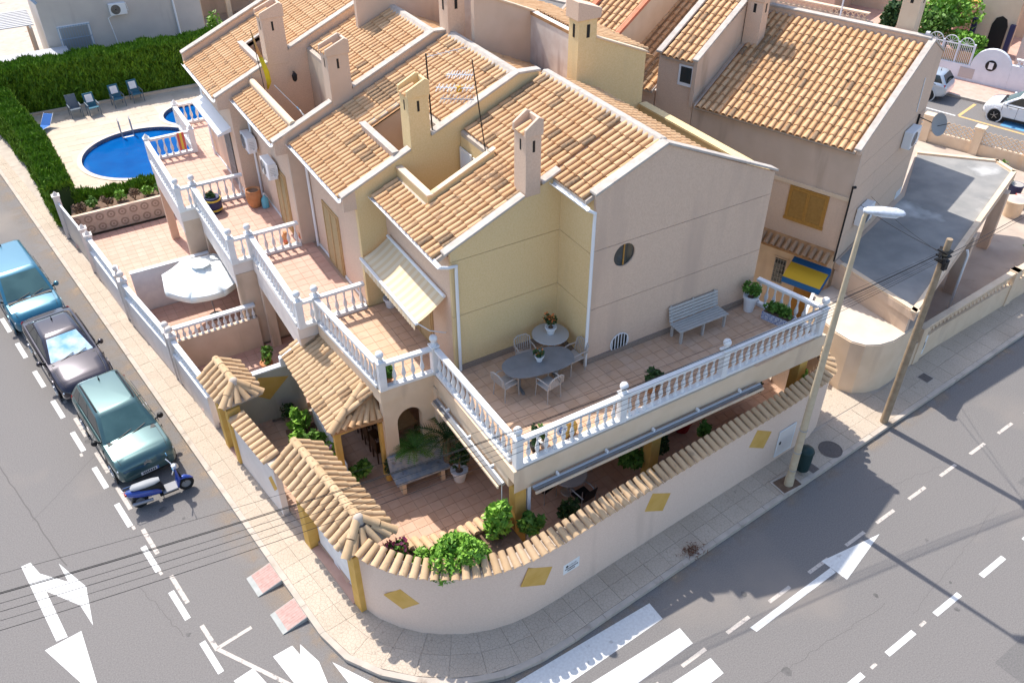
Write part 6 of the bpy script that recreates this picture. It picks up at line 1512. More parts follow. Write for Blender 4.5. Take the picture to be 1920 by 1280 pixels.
bt = thing('water_bottle', 'pale blue water bottle next to the terracotta urn', 'bottle', (6.55,28.3,T)); M_aqua = mat('aqua_plastic', (.15,.45,.55), .2); obj('bottle', MB().lathe([(.13,0),(.13,.32),(.05,.42),(.03,.48),(.03,.5)], (6.55,28.3,T), 12), M_aqua, bt, smooth=40); obj('cap', MB().lathe([(.035,.5),(.035,.54)], (6.55,28.3,T), 10), M_white, bt)
for (x, y, lb) in ((6.9,25.42,'red clay figure jar beside the third balcony divider'),(6.35,25.5,'second red clay jar beside the third balcony divider')):
    j = thing('clay_jar', lb, 'jar', (x, y, T), 0, 'red clay jars'); obj('jar', MB().lathe([(.08,0),(.13,.15),(.12,.3),(.06,.4),(.07,.45),(.01,.45)], (x, y, T), 12), M_pot, j, smooth=40); obj('motif', MB().lathe([(.134,.14),(.134,.2)], (x, y, T), 12), M_tr, j)
ac_unit('air conditioner with looped hose under the end roof beside the open patio', 6.72, 29.1, 5.6, '-x'); ac_unit('air conditioner above the shuttered door of the third house', 6.72, 26.9, 5.55, '-x')
# flags and lantern of the open roof patio
fg = thing('flag', 'faded yellow and red flag furled on a tall pole', 'flag', (7.45,29.2,6.0)); obj('pole', MB().tube([(7.5,29.0,6.0),(7.42,29.1,8.2),(7.35,29.15,9.6)], .012, 6), M_black, fg)
def cloth(pts, w, m, par, nm):
    mb_ = MB(); n = len(pts)
    for i, p in enumerate(pts):
        ww = w[i] if hasattr(w, '__len__') else w
        for k in range(4):
            s = (k-1.5)/1.5; mb_.v.append((p[0]+s*ww*.6, p[1]-s*ww*.5+.03*(k % 2), p[2]))
    for i in range(n-1):
        for k in range(3): mb_.f.append((i*4+k, i*4+k+1, (i+1)*4+k+1, (i+1)*4+k))
    o = obj(nm, mb_, m, par, smooth=60); s_ = o.modifiers.new('s', 'SOLIDIFY'); s_.thickness = .006; return o
M_fy = mat('flag_yellow', (.75,.58,.02), .8, (.66,.46,.03), 6); M_fr = mat('flag_faded_red', (.55,.26,.12), .8, (.65,.42,.12), 6)
cloth([(7.36,29.12,9.5),(7.42,29.1,9.0),(7.5,29.05,8.7)], [.03,.08,.10], M_fr, fg, 'upper_cloth'); cloth([(7.5,29.05,8.7),(7.6,29.0,8.2),(7.62,29.0,7.85),(7.55,29.02,7.6)], [.10,.13,.12,.04], M_fy, fg, 'lower_cloth')
fb = thing('flag', 'white and pale blue flag furled on a leaning pole', 'flag', (8.3,27.5,6.0)); obj('pole', MB().tube([(7.75,28.9,7.75),(8.35,26.9,6.9),(8.5,26.3,6.7)], .012, 6), M_metal, fb); cloth([(8.12,27.65,7.25),(8.2,27.4,7.05),(8.28,27.1,6.8),(8.35,26.8,6.3)], [.02,.06,.08,.06], M_white, fb, 'cloth'); cloth([(8.08,27.8,7.3),(8.12,27.65,7.22)], [.02,.05], M_paint_b, fb, 'blue_cloth')
ln_ = thing('wall_lantern', 'black wall lantern in the open roof patio', 'lantern', (8.6,29.3,7.9)); obj('lantern_body', MB().lathe([(.04,0),(.08,.05),(.10,.22),(.05,.3),(.01,.36)], (8.6,29.25,7.6), 6), M_black, ln_); obj('bracket', MB().bar((8.6,29.25,7.95),(8.6,29.42,7.9),.02), M_black, ln_)
# antennas
an = thing('tv_antenna', 'cluster of pale television antennas on a mast by the party wall', 'antenna', (10.5,19.02,8.5)); obj('mast', MB().tube([(10.5,19.02,8.4),(10.2,19.15,11.2)], .016, 6), M_black, an)
for (z, L_, m_, sgn_) in ((10.8,.7,M_white_m,1),(10.45,1.0,M_white_m,1),(10.15,.9,M_metal,1)):
    d = Vector((-.75,.66,-.05)).normalized(); s_ = Vector((d.y,-d.x,0)); p0_ = Vector((10.22,19.14,z)); q_ = MB().bar(p0_, p0_+d*L_, .025)
    for k in range(10): c_ = p0_+d*L_*(k+.5)/10; j_ = Vector((0,0,random.uniform(-.05,.05))); q_.bar(c_-s_*.25-j_, c_+s_*.25+j_, .008); q_.bar(c_-Vector((.05,0,.10)), c_+Vector((.05,0,.10)), .006)
    obj('yagi_array', q_, m_, an)
obj('dipole_box', MB().obox((9.95,19.4,10.4), (.14,.1,.14)), mat('antenna_orange', (.65,.32,.02), .5), an)
an2 = thing('mast_aerial', 'thin black mast aerial standing beside the chimney cap', 'antenna', (9.78,20.9,8.6)); obj('mast', MB().tube([(9.80,20.86,8.5),(9.75,20.9,10.9)], .022, 6), M_black, an2)
q_ = MB().bar((9.75,20.9,10.8),(11.0,20.9,10.85),.018)
for k in range(5): q_.bar((9.9+k*.25,20.75,10.82),(9.9+k*.25,21.05,10.82),.012)
obj('aerial_rod', q_, M_metal, an2)
# ------------------------------------------------------------------ corner patio things
bt2 = thing('tiled_bench', 'garden bench clad in worn blue and white tiles below the arch', 'bench', (6.7,16.4,.3), R(-3)); M_tb = mat('bench_tiles', (.42,.40,.38), .5, (.22,.26,.32), 7, stain=(.16,.12,.10), sscale=4, sthr=.6)
obj('seat', MB().box(-.82,-.25,.42,.82,.22,.50), M_tb, bt2, bevel=.01, local=True); obj('backrest', MB().extr([(-.82,.22,.46),(.82,.22,.46),(.82,.40,.98),(-.82,.40,.98)], (0,.07,.0)), M_tb, bt2, local=True)
for x in (-.6,.6): obj('leg', MB().box(x-.06,-.2,0,x+.06,.18,.42), M_cream, bt2, local=True)
cycad('dark green cycad palm in a pale pot beside the tiled bench', 7.55, 16.35, .3, 22, .95, M_leaf_dk, trunk=1.45)
potted('white pot with climbing leaves to the right of the tiled bench', 7.7, 15.95, .3, .24, .42, M_ceram, M_leaf_dk, 500, (.35,.35,.95), 14, .08); potted('yellowish pot with dark leaves beside the porch post', 5.95, 17.0, .3, .14, .35, M_ochre, M_leaf_dk, 180, (.2,.2,.4), 15, .06)
cycad('bright fern spilling from the arched opening', 6.74, 16.85, 1.15, 26, .72, M_leaf, 5, trunk=.12, cat='fern')
ptab = thing('round_table', 'round marble topped table under the terrace', 'table', (10.15,13.95,.3)); obj('tabletop', MB().lathe([(.02,.70),(.50,.70),(.52,.715),(.50,.735),(.02,.735)], (10.15,13.95,.3), 28), M_tabround, ptab); obj('leg', MB().lathe([(.22,0),(.2,.03),(.04,.06),(.04,.70)], (10.15,13.95,.3), 12), M_metal, ptab)
potted('small leafy plant on the round marble table', 10.05, 14.05, 1.035, .1, .14, M_pot, M_leaf, 160, (.2,.2,.22), 16, .06)
def wchair(label, loc, rz):
    t = thing('wicker_chair', label, 'chair', loc, rz, 'black chairs around the marble table')
    obj('seat', MB().box(-.24,-.23,.40,.24,.25,.44), M_black, t, bevel=.015, local=True); obj('backrest', MB().extr([(-.23,-.22,.46),(.23,-.22,.46),(.21,-.34,.92),(-.21,-.34,.92)], (0,-.025,0)), M_black, t, bevel=.01, local=True)
    for (x, y) in ((-.24,-.24),(.24,-.24),(-.24,.25),(.24,.25)): obj('leg', MB().tube([(x*1.05,y*1.05,0),(x,y,.64 if y > 0 else .9)], .014, 6), M_metal, t, local=True)
    for sg in (-1,1): obj('armrest', MB().tube([(sg*.245,-.30,.66),(sg*.27,0,.67),(sg*.245,.25,.63)], .018, 6), M_metal, t, smooth=40, local=True)
    return t
w0 = wchair('black wicker chair to the left of the marble table', (9.45,14.15,.3), R(-75)); dup(w0, (10.2,13.3,.3), R(5), 'black wicker chair on the road side of the marble table'); dup(w0, (10.85,14.35,.3), R(120), 'black wicker chair behind the marble table to the right')
potted('red round pot in the shade under the terrace', 14.6, 14.3, .3, .32, .5, mat('pot_red', (.35,.02,.03), .5), M_leaf_dk, 220, (.35,.35,.4), 17, .07); potted('blue pot in the shade under the terrace', 13.75, 14.35, .3, .26, .42, M_blue, M_leaf_dk, 180, (.3,.3,.3), 18, .07)
for k, (x, y, z0, r_, n_, sz, m_, lb) in enumerate(((11.9,13.2,1.0,(.55,.42,.6),600,.10,M_leaf,'leafy shrub in front of the middle ochre column'),(12.85,13.35,.9,(.35,.35,.6),320,.10,M_leaf_dk,'darker shrub right of the middle ochre column'),(16.9,14.1,.9,(.5,.5,.7),500,.10,M_leaf_dk,'dark shrub near the far end of the covered patio'),(13.9,12.7,1.6,(.28,.25,.5),260,.08,M_leaf,'small climbing plant showing above the wall coping'),(9.2,12.6,.9,(.35,.3,.8),260,.09,M_leaf_dk,'thin greyish shrub beside the corner column'),(17.9,12.95,1.2,(.3,.3,.9),420,.11,M_leaf_br,'bright plant at the right hand end of the tile coping'))):
    bush('shrub', lb, 'shrub', (x, y, z0), r_, n_, sz, m_, 'shrubs of the corner patio', 20+k, z0=.3, clumps=7)
bush('shrub', 'large bright green rounded bush spilling over the corner wall', 'bush', (5.72,12.05,1.85), (.84,.78,.85), 7500, .07, M_leaf_br, 'shrubs of the corner patio', 40, clumps=16, z0=.3)
bush('shrub', 'smaller bright green tuft left of the large bush', 'bush', (4.9,12.45,1.85), (.36,.34,.5), 700, .08, M_leaf_br, 'shrubs of the corner patio', 41, clumps=7, z0=.3)
bush('shrub', 'tall leafy plant growing in front of the corner column', 'bush', (7.1,12.75,1.5), (.52,.42,.92), 620, .12, M_leaf_br, 'shrubs of the corner patio', 42, clumps=10, z0=.3)
bush('shrub', 'low trailing plant at the foot of the corner column', 'bush', (7.9,12.3,1.6), (.5,.35,.45), 420, .12, M_leaf, 'shrubs of the corner patio', 43, clumps=8, z0=.3)
bush('shrub', 'geranium with pink flowers beside the large gate canopy', 'flowering plant', (4.62,13.3,1.5), (.42,.4,.6), 420, .09, M_leaf, 'shrubs of the corner patio', 44, flowers=(M_flower, 70), clumps=7, z0=.3)
pb = thing('corner_planter', 'raised planter behind the curved wall with an inner tile coping', 'planter', (5.6,12.6,.3)); PBP = [(4.75,13.5),(5.3,13.15),(6.1,12.95),(6.9,12.98),(7.5,13.05)]
obj('planter_wall', MB().wall(PBP, .16, .3, 1.75), M_cream, pb); obj('soil', MB().prism(PBP + [(7.5,11.5),(6.1,11.45),(5.1,12.0),(4.4,12.7)], 1.5, 1.66), M_soil, pb)
for q in resample(PBP, .24)[1:]: inst('coping_tile', COPT, pb, (q.x, q.y+.24, 1.78), Matrix((Vector((-1,0,0)), Vector((0,-.96,.28)), Vector((0,.28,.96)))).transposed())
# planting strip behind the left front wall
ps = thing('planting_strip', 'narrow bed edged by a white low wall behind the tile coped front wall', 'planter', (4.4,18.6,.3)); obj('edge_wall', MB().wall([(4.95,20.3),(4.86,17.5)], .12, .3, 1.0), M_white, ps); obj('soil', MB().prism([(4.0,20.4),(4.88,20.3),(4.8,17.4),(3.9,17.6)], .3, .42), M_soil, ps)
for k, (x, y, z0, r_, n_, sz, m_, fl, lb) in enumerate(((4.15,19.3,.4,(.4,.4,.6),500,.09,M_leaf_br,None,'light green plant beside the tile coped front wall'),(4.45,20.0,.4,(.42,.42,.8),420,.12,M_leaf_br,None,'broad leaved plant below the small gate canopy'),(4.55,19.0,.4,(.4,.4,.75),500,.09,M_leaf,None,'mid green plant in the narrow bed'),(4.7,18.2,.5,(.34,.34,.65),380,.08,M_leaf_br,(M_flower_l,60),'plant with lilac flower heads on the white low wall'),(5.3,17.4,.3,(.4,.4,.5),360,.12,M_leaf,None,'fern like plant at the foot of the porch post'),(4.3,20.75,.5,(.35,.3,.4),320,.07,M_leaf_dk,None,'dark plant in a white bowl against the garden wall'))):
    bush('bedding_plant', lb, 'plant', (x, y, z0), r_, n_, sz, m_, 'plants of the narrow bed', 60+k, flowers=fl, clumps=7)
potted('green plant in a terracotta pot on the red tiled front garden', 4.5, 23.7, .3, .2, .3, M_pot, M_leaf, 460, (.36,.36,.55), 70, .07)
# dining set in the porch shade
pd = thing('wooden_table', 'dark wooden dining set half hidden in the porch shade', 'table', (6.9,18.6,.3)); M_dkwood = mat('dark_wood', (.10,.045,.02), .5); obj('tabletop', MB().box(6.4,18.0,1.0,7.4,19.4,1.05), M_woodlt, pd)
for (x, y) in ((6.45,18.05),(7.3,18.05),(6.45,19.3),(7.3,19.3)): obj('leg', MB().box(x,y,.3,x+.07,y+.07,1.0), M_dkwood, pd)
for k in range(3):
    w = thing('wooden_chair', ('dark wooden chair nearest the porch post','middle dark wooden chair in the porch shade','dark wooden chair deepest in the porch shade')[k], 'chair', (6.1,17.9+k*.6,.3), R(-90), 'dark chairs in the porch'); obj('seat', MB().box(-.2,-.2,.43,.2,.2,.47), M_dkwood, w, local=True); obj('backrest', MB().box(-.2,-.22,.47,.2,-.18,.95), M_dkwood, w, local=True)
    for (x, y) in ((-.18,-.18),(.18,-.18),(-.18,.18),(.18,.18)): obj('leg', MB().box(x-.02,y-.02,0,x+.02,y+.02,.43), M_dkwood, w, local=True)
# parasol and its garden
pa_ = thing('parasol', 'large white garden parasol in the second front garden', 'parasol', (3.82,27.55,.3)); obj('pole', MB().tube([(3.86,27.6,.3),(3.74,27.42,2.75)], .025, 8), M_metal, pa_, smooth=40); obj('base', MB().lathe([(.25,0),(.25,.06),(.04,.1)], (3.86,27.6,.3), 16), M_black, pa_)
N = 8; cc_ = Vector((3.72,27.4,2.78)); rim = [cc_ + Vector((1.42*math.cos(2*math.pi*k/N+.25), 1.42*math.sin(2*math.pi*k/N+.25), -.52)) for k in range(N)]; M_canv = mat('parasol_canvas', (.74,.77,.76), .85)
for k in range(N):
    a, b = rim[k], rim[(k+1) % N]; mb = MB(); rows = 4
    for i in range(rows+1):
        for j in range(5):
            s, q = i/rows, j/4; p = cc_.lerp(a.lerp(b, q), s); p.z -= .05*math.sin(math.pi*q)*s + .06*math.sin(math.pi*s); mb.v.append(tuple(p))
    for i in range(rows):
        for j in range(4): mb.f.append((i*5+j, (i+1)*5+j, (i+1)*5+j+1, i*5+j+1))
    n0 = len(mb.v)
    for j in range(5): p = a.lerp(b, j/4); mb.v.append((p.x, p.y, p.z-.22-.05*math.sin(math.pi*j/4)))
    for j in range(4): mb.f.append((rows*5+j, n0+j, n0+j+1, rows*5+j+1))
    o = obj('canopy_panel', mb, M_canv, pa_, smooth=60); s_ = o.modifiers.new('s', 'SOLIDIFY'); s_.thickness = .004
obj('vent_cap', MB().lathe([(.34,-.10),(.2,-.02),(.02,.05)], cc_ + Vector((.02,0,.03)), 8), M_canv, pa_, smooth=50)
ag = thing('arched_gate', 'white gate leaf with a round tubular arch by the pavement', 'gate', (wl(29.1)+.1,29.1,PZ)); gx = wl(29.1)+.1
arp = [(gx+.0,28.98,1.9)] ; arch = [(gx+.02+.0, 29.1-.36*math.cos(math.pi*k/12), 1.85+.62*math.sin(math.pi*k/12)) for k in range(13)]
obj('arch', MB().tube([(gx+.02,28.74,.13)] + arch + [(gx+.02,29.46,.13)], .025, 8), M_white_m, ag, smooth=40); obj('gate_leaf', MB().box(gx,28.78,.2,gx+.04,29.42,1.7), M_white_m, ag)
sp_ = thing('sun_lounger_cover', 'dark folded furniture piled under the arcade beside the parasol', 'furniture', (5.0,27.0,.3)); obj('folded_pile', MB().box(4.7,26.6,.3,5.2,27.2,.9), M_navy, sp_, bevel=.05); obj('frame', MB().tube([(4.7,26.5,.3),(4.8,26.5,1.3),(5.1,27.2,1.3)], .02, 6), M_white_m, sp_)

wd = thing('dry_weed', 'dry brown weed tuft on the pavement below the corner wall', 'weed', (11.9,10.55,PZ)); obj('stems', leaves(160, lambda rng, n: np.array((11.9,10.55,PZ+.06)) + rng.normal(size=(n,3))*np.array((.16,.10,.03)), .02, 7, .4, np.random.default_rng(3)), mat('dry_stem', (.16,.07,.04), .9), wd)
# ------------------------------------------------------------------ pool garden
M_deck = mat('deck_stone', (.56,.45,.34), .9, (.62,.52,.41), 1.2, .3, 40, stain=(.48,.38,.29), sscale=1.4, sthr=.6)
M_deck_s = mat('deck_slab', (.52,.425,.325), .9, (.60,.50,.40), 1.6, .3, 40, stain=(.45,.36,.28), sscale=1.8, sthr=.6, objrand=.5)
M_water = bpy.data.materials.new('pool_water'); M_water.use_nodes = True; _n = M_water.node_tree.nodes; _l = M_water.node_tree.links; _p = _n['Principled BSDF']
_p.inputs['Roughness'].default_value = .05; _p.inputs['IOR'].default_value = 1.33
_g = _n.new('ShaderNodeNewGeometry'); _t = _n.new('ShaderNodeTexNoise'); _t.inputs['Scale'].default_value = 1.1; _l.new(_g.outputs['Position'], _t.inputs['Vector'])
_b = _n.new('ShaderNodeBump'); _b.inputs['Strength'].default_value = .3; _b.inputs['Distance'].default_value = .05; _l.new(_t.outputs['Fac'], _b.inputs['Height']); _l.new(_b.outputs[0], _p.inputs['Normal'])
_m = _n.new('ShaderNodeMix'); _m.data_type = 'RGBA'; _m.inputs[6].default_value = (.001,.05,.22,1); _m.inputs[7].default_value = (.002,.125,.40,1); _l.new(_t.outputs['Fac'], _m.inputs[0]); _l.new(_m.outputs[2], _p.inputs['Base Color'])
def ellipse(c, rx, ry, n=44, a0=0): return [(c[0]+rx*math.cos(a0+2*math.pi*k/n), c[1]+ry*math.sin(a0+2*math.pi*k/n)) for k in range(n)]
# outline of the two joined basins
pool_pts = ellipse((4.65,42.85), 2.85, 2.85, 56); paddle_pts = ellipse((7.85,46.35), 1.45, 1.45, 36)
deck_out = [(-.9,50.6),(-.05,38.4),(.2,36.2),(9.5,36.2),(11.0,52.5),(-1.0,52.5)]
def with_hole(outer, holes, z):
    ar = lambda P: sum(P[i][0]*P[(i+1) % len(P)][1]-P[(i+1) % len(P)][0]*P[i][1] for i in range(len(P)))
    if ar(outer) < 0: outer = outer[::-1]
    import bmesh
    bm = bmesh.new(); 
    def ring(P): vs = [bm.verts.new((p[0], p[1], z)) for p in P]; return [bm.edges.new((vs[i], vs[(i+1) % len(vs)])) for i in range(len(vs))]
    es = ring(outer) + [e_ for h_ in holes for e_ in ring(h_)]; bmesh.ops.triangle_fill(bm, edges=es, use_beauty=True, use_dissolve=False)
    mb = MB(); bm.verts.index_update(); mb.v = [tuple(v.co) for v in bm.verts]
    for f in bm.faces:
        idx = [v.index for v in f.verts]; mb.f.append(tuple(idx if f.normal.z > 0 else idx[::-1]))
    bm.free(); return mb
dko = tag(obj('pool_deck', with_hole(deck_out, [pool_pts, paddle_pts], .35), M_deck), kind='structure')
pin = ellipse((0,0),1,1)
M_cpale = mat('coping_pale', (.60,.52,.43), .85, (.66,.58,.48), 6); M_liner = mat('pool_liner', (.02,.16,.45), .4)
for pts_, c_ in ((pool_pts, (4.65,42.85)), (paddle_pts, (7.85,46.35))):
    n = len(pts_); cop_o = [tuple(Vector(q) + (Vector(q)-Vector(c_)).normalized()*.22) for q in pts_]
    for i in range(n):
        a, b, c, d = pts_[i], pts_[(i+1) % n], cop_o[(i+1) % n], cop_o[i]; f_ = .004
        obj('coping_stone', MB().add([(*a,.385),(*b,.385),(*c,.375),(*d,.375),(*a,.2),(*b,.2)], [(3,2,1,0),(0,1,5,4)]), M_cpale, dko)
    bs = MB()
    for i in range(n): a, b = pts_[i], pts_[(i+1) % n]; bs.add([(*a,.36),(*b,.36),(*b,-.9),(*a,-.9)], [(0,1,2,3)])
    obj('pool_wall', bs, M_liner, dko)
    tag(obj('pool_water', MB().prism(pts_, .08, .20), M_water), kind='structure')
ds_ = mesh_of('deck_slab', MB().box(-.293,-.293,-.01,.293,.293,.008), M_deck_s)
for i in range(18):
    for j in range(28):
        x, y = -.6+i*.6, 36.6+j*.6
        if not inside((x, y), deck_out) or not inside((x-.35, y), deck_out): continue
        if math.hypot(x-4.65, y-42.85) < 3.5 or math.hypot(x-7.85, y-46.35) < 2.1 or y > 50.0 or (x < 5.2 and y < 38.9) or x > 9.2: continue
        inst('deck_slab', ds_, dko, (x, y, .351+random.uniform(-.001,.001)))
pld = thing('pool_ladder', 'steel pool ladder with two curved rails', 'ladder', (4.35,45.3,.35))
for x in (4.1, 4.65): obj('rail', MB().tube([(x,45.75,.36),(x,45.75,1.0),(x,45.62,1.15),(x,45.45,1.05),(x,45.40,.3),(x,45.38,-.3)], .025, 8), M_chrome if False else M_metal, pld, smooth=40)
for z in (.18,): obj('step', MB().box(4.1,45.34,z,4.65,45.44,z+.03), M_white, pld)
M_teal = mat('sling_teal', (.04,.14,.20), .7); M_ally = mat('chair_frame', (.12,.15,.18), .5)
def pool_chair(label, x, y, rz, towel=True, m=None):
    t = thing('pool_chair', label, 'chair', (x, y, .35), rz, 'sling chairs by the back hedge')
    obj('seat', MB().extr([(-.26,-.28,.44),(.26,-.28,.44),(.26,.22,.38),(-.26,.22,.38)], (0,0,.03)), m or M_teal, t, local=True); obj('backrest', MB().extr([(-.26,.22,.40),(.26,.22,.40),(.26,.42,1.05),(-.26,.42,1.05)], (0,.03,0)), m or M_teal, t, local=True)
    for (a, b) in ((-.28,-.28),(.28,-.28),(-.28,.30),(.28,.30)): obj('leg', MB().bar((a,b,0),(a,b*.9,.62),.035), M_ally, t, local=True)
    for sg in (-1,1): obj('armrest', MB().bar((sg*.28,-.28,.62),(sg*.28,.32,.64),.05,.03), M_ally, t, local=True)
    if towel: obj('towel', MB().extr([(-.18,.26,.62),(.18,.26,.62),(.18,.375,.98),(-.18,.375,.98)], (0,-.03,.006)), M_white, t, local=True)
    return t
pool_chair('dark sling chair without towel by the back hedge', 2.55, 49.0, R(5), False, M_ally); pool_chair('teal sling chair with towel next to the dark one', 3.4, 48.75, R(8)); pool_chair('teal sling chair with towel, third along the back hedge', 4.75, 49.3, R(8)); pool_chair('teal sling chair with towel nearest the house end', 5.75, 49.5, R(8))
bc = thing('beach_lounger', 'low blue beach lounger near the corner of the hedges', 'lounger', (.75,47.9,.35), R(-40)); M_bl = mat('canvas_royal_blue', (.04,.16,.50), .8)
obj('seat', MB().extr([(-.25,-.6,.22),(.25,-.6,.22),(.25,.25,.18),(-.25,.25,.18)], (0,0,.03)), M_bl, bc, local=True); obj('backrest', MB().extr([(-.25,.25,.19),(.25,.25,.19),(.25,.75,.62),(-.25,.75,.62)], (0,.03,.0)), M_bl, bc, local=True)
for sg in (-1,1): obj('frame', MB().tube([(sg*.26,-.55,0),(sg*.26,-.55,.25),(sg*.26,.3,.2),(sg*.26,.8,.66)], .015, 6), M_white_m, bc, local=True)
obj('back_kerb', MB().wall([(-.1,50.25),(9.2,49.95)], .12, .35, .5), M_deck, dko)
# ------------------------------------------------------------------ hedges (single leaves over a dark core)
def hedge(label, path, w, z0, z1, n, size=.16, m=None, seed=1):
    P = [Vector(p) for p in path]; seg = [(P[i+1]-P[i]).length for i in range(len(P)-1)]; tot = sum(seg)
    t = thing('clipped_hedge', label, 'hedge', (*path[0], z0), 0, 'clipped hedges around the pool')
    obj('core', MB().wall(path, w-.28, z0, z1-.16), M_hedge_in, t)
    def fn(rng, n_):
        s = rng.uniform(0, tot, n_); face = rng.choice(4, n_, p=[.34,.34,.29,.03]); out = np.zeros((n_, 3))
        cum = np.cumsum([0]+seg)
        for i in range(n_):
            k = min(len(seg)-1, int(np.searchsorted(cum, s[i], side='right')-1)); e = (P[k+1]-P[k]).normalized(); nn = Vector((-e.y, e.x)); q = P[k]+e*(s[i]-cum[k])
            bump_ = .07*math.sin(s[i]*2.1+seed) + .05*math.sin(s[i]*5.3)
            if face[i] < 2: off = (1 if face[i] else -1)*(w/2 - .05 + rng.uniform(-.12,.06) + bump_*.6); z = z0 + (z1-z0)*rng.uniform(0, 1)
            else: off = rng.uniform(-.5,.5)*w; z = z1 + bump_ + rng.uniform(-.12,.10)
            out[i] = (q.x+nn.x*off, q.y+nn.y*off, z)
        return out
    o = obj('foliage', leaves(n, fn, size, 4.2, 1.7, np.random.default_rng(seed)), m or M_hedge, t); o['kind'] = 'stuff'
    return t
hedge('tall clipped back hedge between the pool and the grey house', [(-1.6,51.3),(4,51.1),(11.5,50.9)], 1.5, .3, 2.65, 70000, .09, seed=2)
hedge('clipped hedge along the street side of the pool', [(-.75,50.2),(.15,43.5),(.45,37.6)], 1.05, .25, 2.0, 50000, .085, seed=5)
hedge('low hedge behind the patterned tile wall', [(.95,38.0),(5.0,37.75)], .75, .3, 1.12, 14000, .08, seed=8)
# patterned garden wall of the end house
pw_ = thing('patterned_wall', 'low wall clad in tiles with round motifs at the back of the end garden', 'wall', (2.3,36.1,.3)); M_pt = mat('motif_tile', (.46,.39,.33), .7, (.52,.45,.38), 8); M_pm = mat('motif_dark', (.30,.245,.20), .7)
obj('wall', MB().box(.4,36.06,.3,4.6,36.22,1.22), M_supp, pw_)
for i in range(9):
    for j in range(2):
        x, z = .62+i*.45, .53+j*.45; tl = obj('motif_tile', MB().box(x-.22,36.045,z-.22,x+.22,36.06,z+.22), M_pt, pw_); obj('round_motif', MB().lathe([(.10,0),(.17,0),(.17,.006),(.10,.006)], (x,36.044,z), 16, Matrix.Rotation(R(90),3,'X'), True).lathe([(.05,0),(.05,.006)], (x,36.044,z), 10, Matrix.Rotation(R(90),3,'X')), M_pm, tl)
tag(obj('planting_bed', MB().prism([(.5,36.25),(5,36.25),(5,38.4),(.7,38.4)], .3, 1.0), M_soil), kind='structure')
for k in range(7): bush('bed_shrub', ('dry reddish shrub at the left of the planting bed','low green shrub in the planting bed','dry twiggy shrub in the planting bed','yellow green shrub in the middle of the bed','reddish low plant near the middle of the bed','pale green shrub on the right of the bed','dry shrub at the balcony end of the bed')[k], 'shrub', (.9+k*.55,36.75+.15*(k % 2),1.0), (.35,.3,.4), 260, .07, (M_bark, M_leaf, M_bark, M_leaf_br, M_bark, M_leaf_br, M_leaf)[k], 'shrubs behind the patterned wall', 90+k, clumps=6)
# ------------------------------------------------------------------ grey house and pergolas at the upper left
gh = thing('grey_house', 'grey rendered house side wall beyond the back hedge', 'house', (7,57,0)); obj('wall', MB().box(2.55,54.5,0,11.1,62,7.0), M_grey, gh)
gw = obj('window', MB().box(3.2,54.42,1.3,4.9,54.499,3.35), M_white_m, gh); obj('blind', MB().box(3.3,54.41,1.4,4.8,54.419,3.25), M_metal, gw); g = MB()
for k in range(13): g.box(3.2+k*.14,54.33,1.3,3.225+k*.14,54.35,3.35)
for k in range(4): g.box(3.2,54.33,1.35+k*.65,4.9,54.355,1.38+k*.65)
obj('window_grille', g, mat('grille_blue', (.35,.45,.58), .6), gw); obj('downpipe', MB().tube([(9.55,54.42,7),(9.62,54.42,1)], .06, 8), M_grille if False else M_white_m, gh, smooth=40); obj('downpipe', MB().tube([(6.2,54.45,3.5),(5.95,54.45,3.4),(6.2,54.45,1.0)], .03, 6), M_white_m, gh); obj('corner_pipe', MB().tube([(1.6,54.4,6.2),(2.6,54.4,4.7)], .08, 8), MATS['grille_blue'], gh, smooth=40)
ac_unit('air conditioner on the grey house beyond the hedge', 6.55, 54.48, 3.55, R(90), .9, .62)
M_slat = mat('pergola_slat', (.52,.52,.53), .8, (.46,.46,.47), 5)
def pergola(label, x0, x1, y0, y1, z, n):
    t = thing('pergola', label, 'pergola', ((x0+x1)/2,(y0+y1)/2,0), 0, 'white slatted pergolas'); 
    for k in range(n): yy = y0+(k+.5)*(y1-y0)/n; obj('slat', MB().box(x0,yy-.10,z,x1,yy+.09,z+.05), M_slat, t)
    for x in (x0+.2, (x0+x1)/2, x1-.2): obj('beam', MB().box(x-.05,y0,z-.13,x+.05,y1,z-.003), M_white, t)
    for (x, y) in ((x0+.2,y0+.1),(x1-.2,y0+.1),(x0+.2,y1-.1),(x1-.2,y1-.1)): obj('post', MB().box(x-.08,y-.08,0,x+.08,y+.08,z-.13), M_pink, t)
pergola('upper white slatted pergola beside the grey house', -6.5, 2.2, 55.6, 58.8, 3.3, 10); pergola('lower white slatted pergola just behind the back hedge', -4.5, 3.4, 52.8, 54.3, 2.3, 7)
ob = thing('background_building', 'brown shaded building with posts behind the end house roof', 'building', (15,62,0)); obj('wall', MB().box(11.6,63,0,30,70,6.5), M_tan, ob); obj('balcony', MB().box(11.8,60.5,2.6,22,63,2.9), M_terr2, ob)
for k in range(5): obj('post', MB().box(12.1+k*1.9,60.6,0,12.4+k*1.9,60.9,2.6), M_cream, ob)
for k in range(8): obj('window', MB().box(12.5+k*1.7,62.95,3.4,13.6+k*1.7,62.99,5.2), M_glass, ob)
bush('garden_shrub', 'yellow flowering shrub in the passage beside the grey house', 'shrub', (12.3,57.5,.2), (.6,.6,1.4), 500, .12, M_leaf_br, None, 120)
